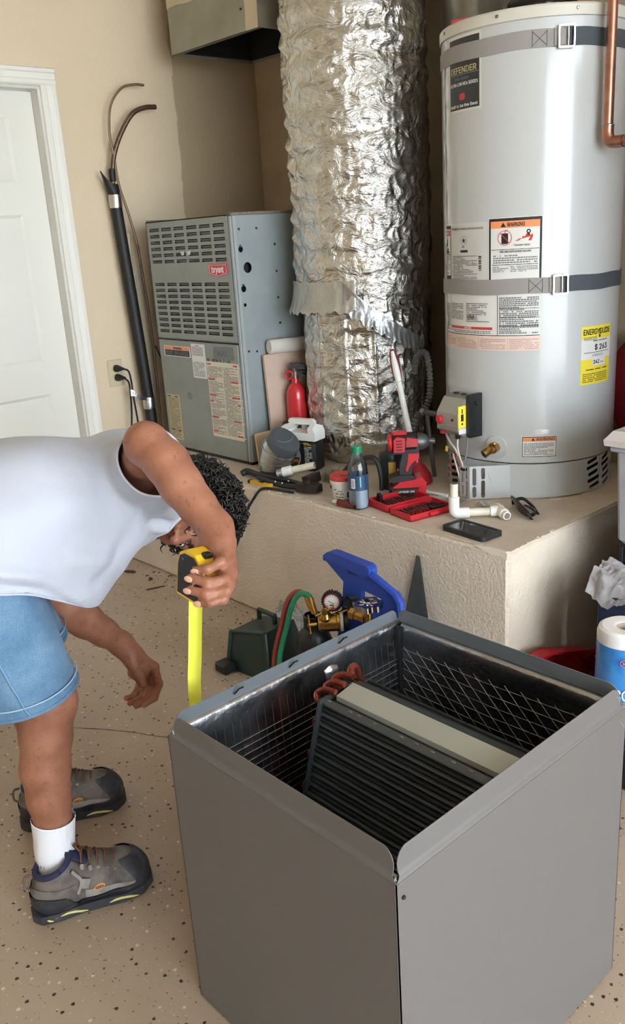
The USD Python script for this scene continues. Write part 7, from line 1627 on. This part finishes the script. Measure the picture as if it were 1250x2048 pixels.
    S('lace_bow', cat([tube([(.116, 0, .122), (.110, .018, .142), (.118, .032, .136), (.120, .012, .124)], .0024, 6, per=6), tube([(.116, 0, .122), (.108, -.016, .144), (.118, -.030, .138), (.120, -.010, .124)], .0024, 6, per=6)]), LC, smooth=True)
    # cord bungee and logo on the outer side
    sd = -1
    S('quick_strap', tube([(.092, sd * .040, .104), (.110, sd * .044, .080), (.098, sd * .047, .056)], .0045, 8, per=5), SUEDE, smooth=True)
    S('strap_tab', mv(bx((.020, .004, .022), b=.0015), (.118, sd * .0465, .072), rz=.05, ry=.4), SUEDE)
    lg = S('logo', mv(prism(Point(0, 0).buffer(1, quad_segs=12), .0025), (0, 0, 0)).apply_transform(np.diag([.0135, .0065, 1, 1])).apply_transform(tf.rotation_matrix(PI / 2, [1, 0, 0])).apply_transform(tf.rotation_matrix(-.10, [0, 1, 0])).apply_transform(tf.translation_matrix((.148, -.0455, .056))), M('logo_orange', (206, 150, 96), .5))
    S('logo_lettering', mv(text('KEEN', .006, True, .0005, .019), (.1385, -.0483, .0525), rx=PI / 2), INK, smooth=False)
SOCK = M('white_ribbed_sock', (232, 232, 238), .9, bump=(300, .4, .002))
def sock(A, Kn, nm):
    d = (Kn - A) / np.linalg.norm(Kn - A); f = A3(.30, .95, 0); L = []
    for z, r in ((-.045, .045), (-.01, .0435), (.02, .0425), (.05, .0430), (.085, .0450), (.094, .0462), (.097, .0450)):
        L.append((A + d * z + f * (.004 if z < 0 else 0), r))
    m = tube([p for p, r in L], [r for p, r in L], 72, per=6, closed_ends=False)
    v = np.array(m.vertices); a = np.arctan2(v[:, 1] - A[1], v[:, 0] - A[0]); m.vertices = v + m.vertex_normals * (.0009 * np.sin(a * 30))[:, None]
    part(man, nm, m, SOCK, smooth=True, world=True)
sock(AR, KR, 'sock'); sock(AL, KL, 'sock')
shoe(AR, (2.043, -1.325, 0), (2.124, -1.072, 0), 'shoe')
shoe(AL, (1.728, -1.205, 0), (1.822, -.962, 0), 'shoe')

# --- hair, eyes, brows, glasses, nails
HAIR = M('dark_hair', (20, 17, 16), .42, var=(60, .4, .7), rgb2=(38, 32, 29))
def hair():
    g = Grp([E_(H(-.018, 0, .032), (.104, .086, .100), HM), E_(H(-.008, .078, .036), (.056, .022, .056), HM)], .03)
    m = sdf_mesh(lambda x: g(x) , HC - .17, HC + .17, .006)
    v = np.array(m.vertices); q = v - HC; n_, l_, u_ = q @ NN, q @ NL, q @ NU
    face = np.where((n_ > .02) & (u_ < .070) & (np.abs(l_) < .068), 1.0, -1.0)
    face = np.minimum.reduce([n_ - (.028 + .55 * np.maximum(u_ - .045, 0) * 3), .078 - u_, .064 - np.abs(l_) + .0])
    low = -.062 - u_ + .0 * n_; m = clip(m, np.maximum(face, low)); v = np.array(m.vertices)
    m.vertices = v + np.array(m.vertex_normals) * (.012 * (meshkit.fbm(v * 40, 4, 4) - .35))[:, None]
    return m
hr = part(man, 'hair', thicken(hair(), .004), HAIR, smooth=True, world=True)
rg = np.random.default_rng(12); st = []
for k in range(1150):
    d = rg.normal(0, 1, 3); d /= np.linalg.norm(d)
    if d[0] > .30 and d[2] < .72 and abs(d[1]) < .80 or d[2] < -.60: continue
    p = H(-.018 + d[0] * .103, d[1] * .086, .032 + d[2] * .100); o = NN * d[0] + NL * d[1] + NU * d[2]
    t = np.cross(o, rg.normal(0, 1, 3)); t /= np.linalg.norm(t); t = t * .8 - NU * .2 + A3(0, 0, -.4); t -= o * (t @ o) * .8; t /= np.linalg.norm(t)
    w = np.cross(o, t); L = rg.uniform(.030, .060); c = rg.uniform(.005, .009); q = np.linspace(0, 1, 9); ph = rg.uniform(0, 6); n = rg.uniform(1.2, 2.2)
    st.append(tube([p + t * L * x + o * (.004 + c * .9 + c * math.sin(ph + x * n * 6.28) + .010 * x * rg.uniform(0, 1)) + w * c * math.cos(ph + x * n * 6.28) for x in q], [.0026, .0027, .0027, .0026, .0025, .0023, .0020, .0016, .0006], 5))
for k in range(120):                                            # loose locks on the temple nearest the floor and at the nape
    base = H(rg.uniform(-.06, .035), rg.uniform(.070, .094), rg.uniform(-.02, .085)) if k % 3 else H(rg.uniform(-.10, -.02), rg.uniform(-.05, .05), rg.uniform(.08, .125))
    L = rg.uniform(.02, .05); c = rg.uniform(.003, .007); e = NU * rg.uniform(-.2, .6) + NL * .3 + A3(rg.normal(0, .3), rg.normal(0, .3), -.6); e /= np.linalg.norm(e); w = np.cross(e, rg.normal(0, 1, 3)); w /= np.linalg.norm(w); w2 = np.cross(e, w); ph = rg.uniform(0, 6)
    st.append(tube([base + e * L * x + c * (w * math.cos(ph + 8 * x) + w2 * math.sin(ph + 8 * x)) for x in np.linspace(0, 1, 9)], [.0024, .0024, .0023, .0022, .0020, .0018, .0015, .0010, .0004], 5))
part(hr, 'curls', cat(st), HAIR, smooth=True, world=True, kind='stuff')
for s in (-1, 1):
    ey = part(man, 'eye', mv(trimesh.creation.icosphere(3, .0122), H(.0765, s * .032, .006)), M('eye_white', (214, 206, 200), .2), smooth=True, world=True)
    d = NN * .86 - NU * .30 - NL * s * .05; d /= np.linalg.norm(d)
    part(ey, 'iris', mv(trimesh.creation.icosphere(2, .0062), H(.0765, s * .032, .006) + d * .0072), M('iris_brown', (48, 34, 26), .15), smooth=True, world=True)
    part(man, 'eyelid', tube([H(.083, s * .018, .012), H(.090, s * .026, .0165), H(.0905, s * .034, .0165), H(.084, s * .045, .011)], [.003, .0042, .0042, .003], 8, per=5), SKIN, smooth=True, world=True)
    part(man, 'eyelid', tube([H(.083, s * .018, .002), H(.0895, s * .027, -.0030), H(.0895, s * .035, -.0030), H(.083, s * .045, .002)], [.0025, .0034, .0034, .0025], 8, per=5), SKIN, smooth=True, world=True)
    part(man, 'eyebrow', jitter(tube([H(.091, s * .016, .026), H(.093, s * .030, .031), H(.084, s * .048, .027)], [.004, .0046, .0022], 8, per=6), .0015, 160), HAIR, smooth=True, world=True)
LIP = M('lip', (156, 92, 84), .45)
part(man, 'mouth', cat([tube([H(.0845, -.024, -.0605), H(.0925, -.010, -.0575), H(.0945, 0, -.0585), H(.0925, .010, -.0575), H(.0845, .024, -.0605)], [.0018, .0036, .0034, .0036, .0018], 8, per=4), tube([H(.0845, -.023, -.0630), H(.0915, -.010, -.0668), H(.093, 0, -.0675), H(.0915, .010, -.0668), H(.0845, .023, -.0630)], [.0018, .0040, .0044, .0040, .0018], 8, per=4)]), LIP, smooth=True, world=True)
gl = M('glasses_frame', (40, 30, 32), .3, .3); a = np.linspace(0, 2 * PI, 40)
gw = None
for s in (-1, 1):
    P = [H(.101 + .001 - .012 * (abs(.0255 * np.sign(math.cos(q)) * abs(math.cos(q)) ** .8 * s + s * .035) / .06) ** 2, s * .035 + .0255 * np.sign(math.cos(q)) * abs(math.cos(q)) ** .8, .003 + .0185 * np.sign(math.sin(q)) * abs(math.sin(q)) ** .8) for q in a]
    n_ = part(man, 'glasses_rim', tube(P, .0015, 8), gl, smooth=True, world=True)
    part(man, 'glasses_temple', tube([H(.091, s * .060, .010), H(.07, s * .073, .010), H(.03, s * .080, .008), H(-.01, s * .084, .006)], .0015, 8, per=5), gl, smooth=True, world=True)
part(man, 'glasses_bridge', tube([H(.1015, -.010, .006), H(.1075, 0, .011), H(.1015, .010, .006)], .0014, 8, per=6), gl, smooth=True, world=True)
NAIL = M('fingernail', (206, 160, 140), .3)
EYE = A3(*CAM_EYE)
for fs, bk in ((RH, None), (LH, None)):
    for nme, p in fs.items():
        p = [A3(*q) for q in p]; d = p[3] - p[2]; d /= np.linalg.norm(d); pre = p[2] - p[1]; pre /= np.linalg.norm(pre)
        nb = pre - d * (pre @ d)                       # dorsal side: away from the direction of the curl
        cur = d - pre * (d @ pre); nb = -(cur - d * (cur @ d)); nb = nb if np.linalg.norm(nb) > .05 else A3(1, -1, .3); nb = nb - d * (nb @ d); nb /= np.linalg.norm(nb); sd = np.cross(d, nb)
        r = .0076 if nme != 'pinky' else .0066
        m = trimesh.creation.icosphere(2, 1).apply_transform(np.diag([.0078, .0056, .0018, 1]))
        part(man, 'fingernail', basis(m, p[3] + d * .001 + nb * (r - .0006), d, sd, nb), NAIL, smooth=True, world=True)

# --- the tape measure in his right hand
def tape():
    c = A3(2.4130, -1.0620, .8050); up = A3(.10, .10, .99); up /= np.linalg.norm(up)
    n = A3(.60, -.80, .0); n -= up * (n @ up); n /= np.linalg.norm(n); s = np.cross(up, n)          # n: broad side towards the open garage, s: to the right in the picture
    ang = R(38); n2 = n * math.cos(ang) - s * math.sin(ang); s2 = s * math.cos(ang) + n * math.sin(ang)
    t = thing('tape_measure', 'yellow and black tape measure in the bent man\'s hand, blade run down to the floor', 'tape measure', c)
    Bs = lambda m: basis(m, c, s2, up, n2)
    YE, BKr = M('tape_yellow', (236, 190, 40), .4), M('tape_rubber', (34, 34, 36), .6, bump=(200, .4, .001))
    prof = Polygon([(-.036, -.046), (.036, -.046), (.036, .012), (.030, .030), (.016, .042), (-.012, .044), (-.030, .034), (-.036, .016)]).buffer(-.004).buffer(.004, quad_segs=5)
    part(t, 'case', Bs(mv(prism(prof, .044), (0, 0, -.022))), YE, world=True)
    grip = prof.buffer(-.0055)
    for z in (.0215, -.0245): part(t, 'side_grip', Bs(mv(prism(grip.intersection(sbox(-.05, -.05, .05, .036)), .003), (0, 0, z))), BKr, world=True)
    part(t, 'back_grip', Bs(cat([bx((.006, .066, .030), (-.0345, -.010, 0), .002), bx((.060, .006, .034), (0, -.0455, 0), .002)])), BKr, world=True)
    part(t, 'lock_button', Bs(bx((.016, .010, .018), (.020, .040, 0), .003)), BLACK_PLASTIC, world=True)
    for z in (.0248, -.0248):
        for x, y in ((-.016, .026), (.016, .022)): part(t, 'screw', Bs(mv(cyl(.0018, .0008, n=10), (x, y, z))), STEEL, world=True)
    top, bot = c - up * .046 + n2 * .004, A3(2.384, -1.084, .0015)
    cur = catmull([top + up * .02, top, A3(2.400, -1.080, .65), A3(2.388, -1.083, .55), A3(2.384, -1.084, .30), bot], 12)
    wv = A3(.678, .732, -.06); wv = wv * math.cos(.30) + A3(.71, -.63, .3) * math.sin(.30); wv /= np.linalg.norm(wv); nn = np.cross(wv, [0, 0, 1]); nn /= np.linalg.norm(nn)
    nn = nn if nn @ (EYE - top) > 0 else -nn
    wd = np.linspace(-1, 1, 9)
    g = np.array([[p + wv * .0130 * q + nn * (.0035 * (q * q)) for q in wd] for p in cur])
    m = grid(len(cur), 9, lambda U, V: g)
    part(t, 'blade', thicken(m, .0004), M('blade_yellow', (232, 236, 84), .35), smooth=True, world=True)
    tk = []
    part(t, 'end_hook', mv(bx((.020, .003, .010), b=.001), bot + A3(0, 0, .005), rz=.8), STEEL, world=True)
tape()
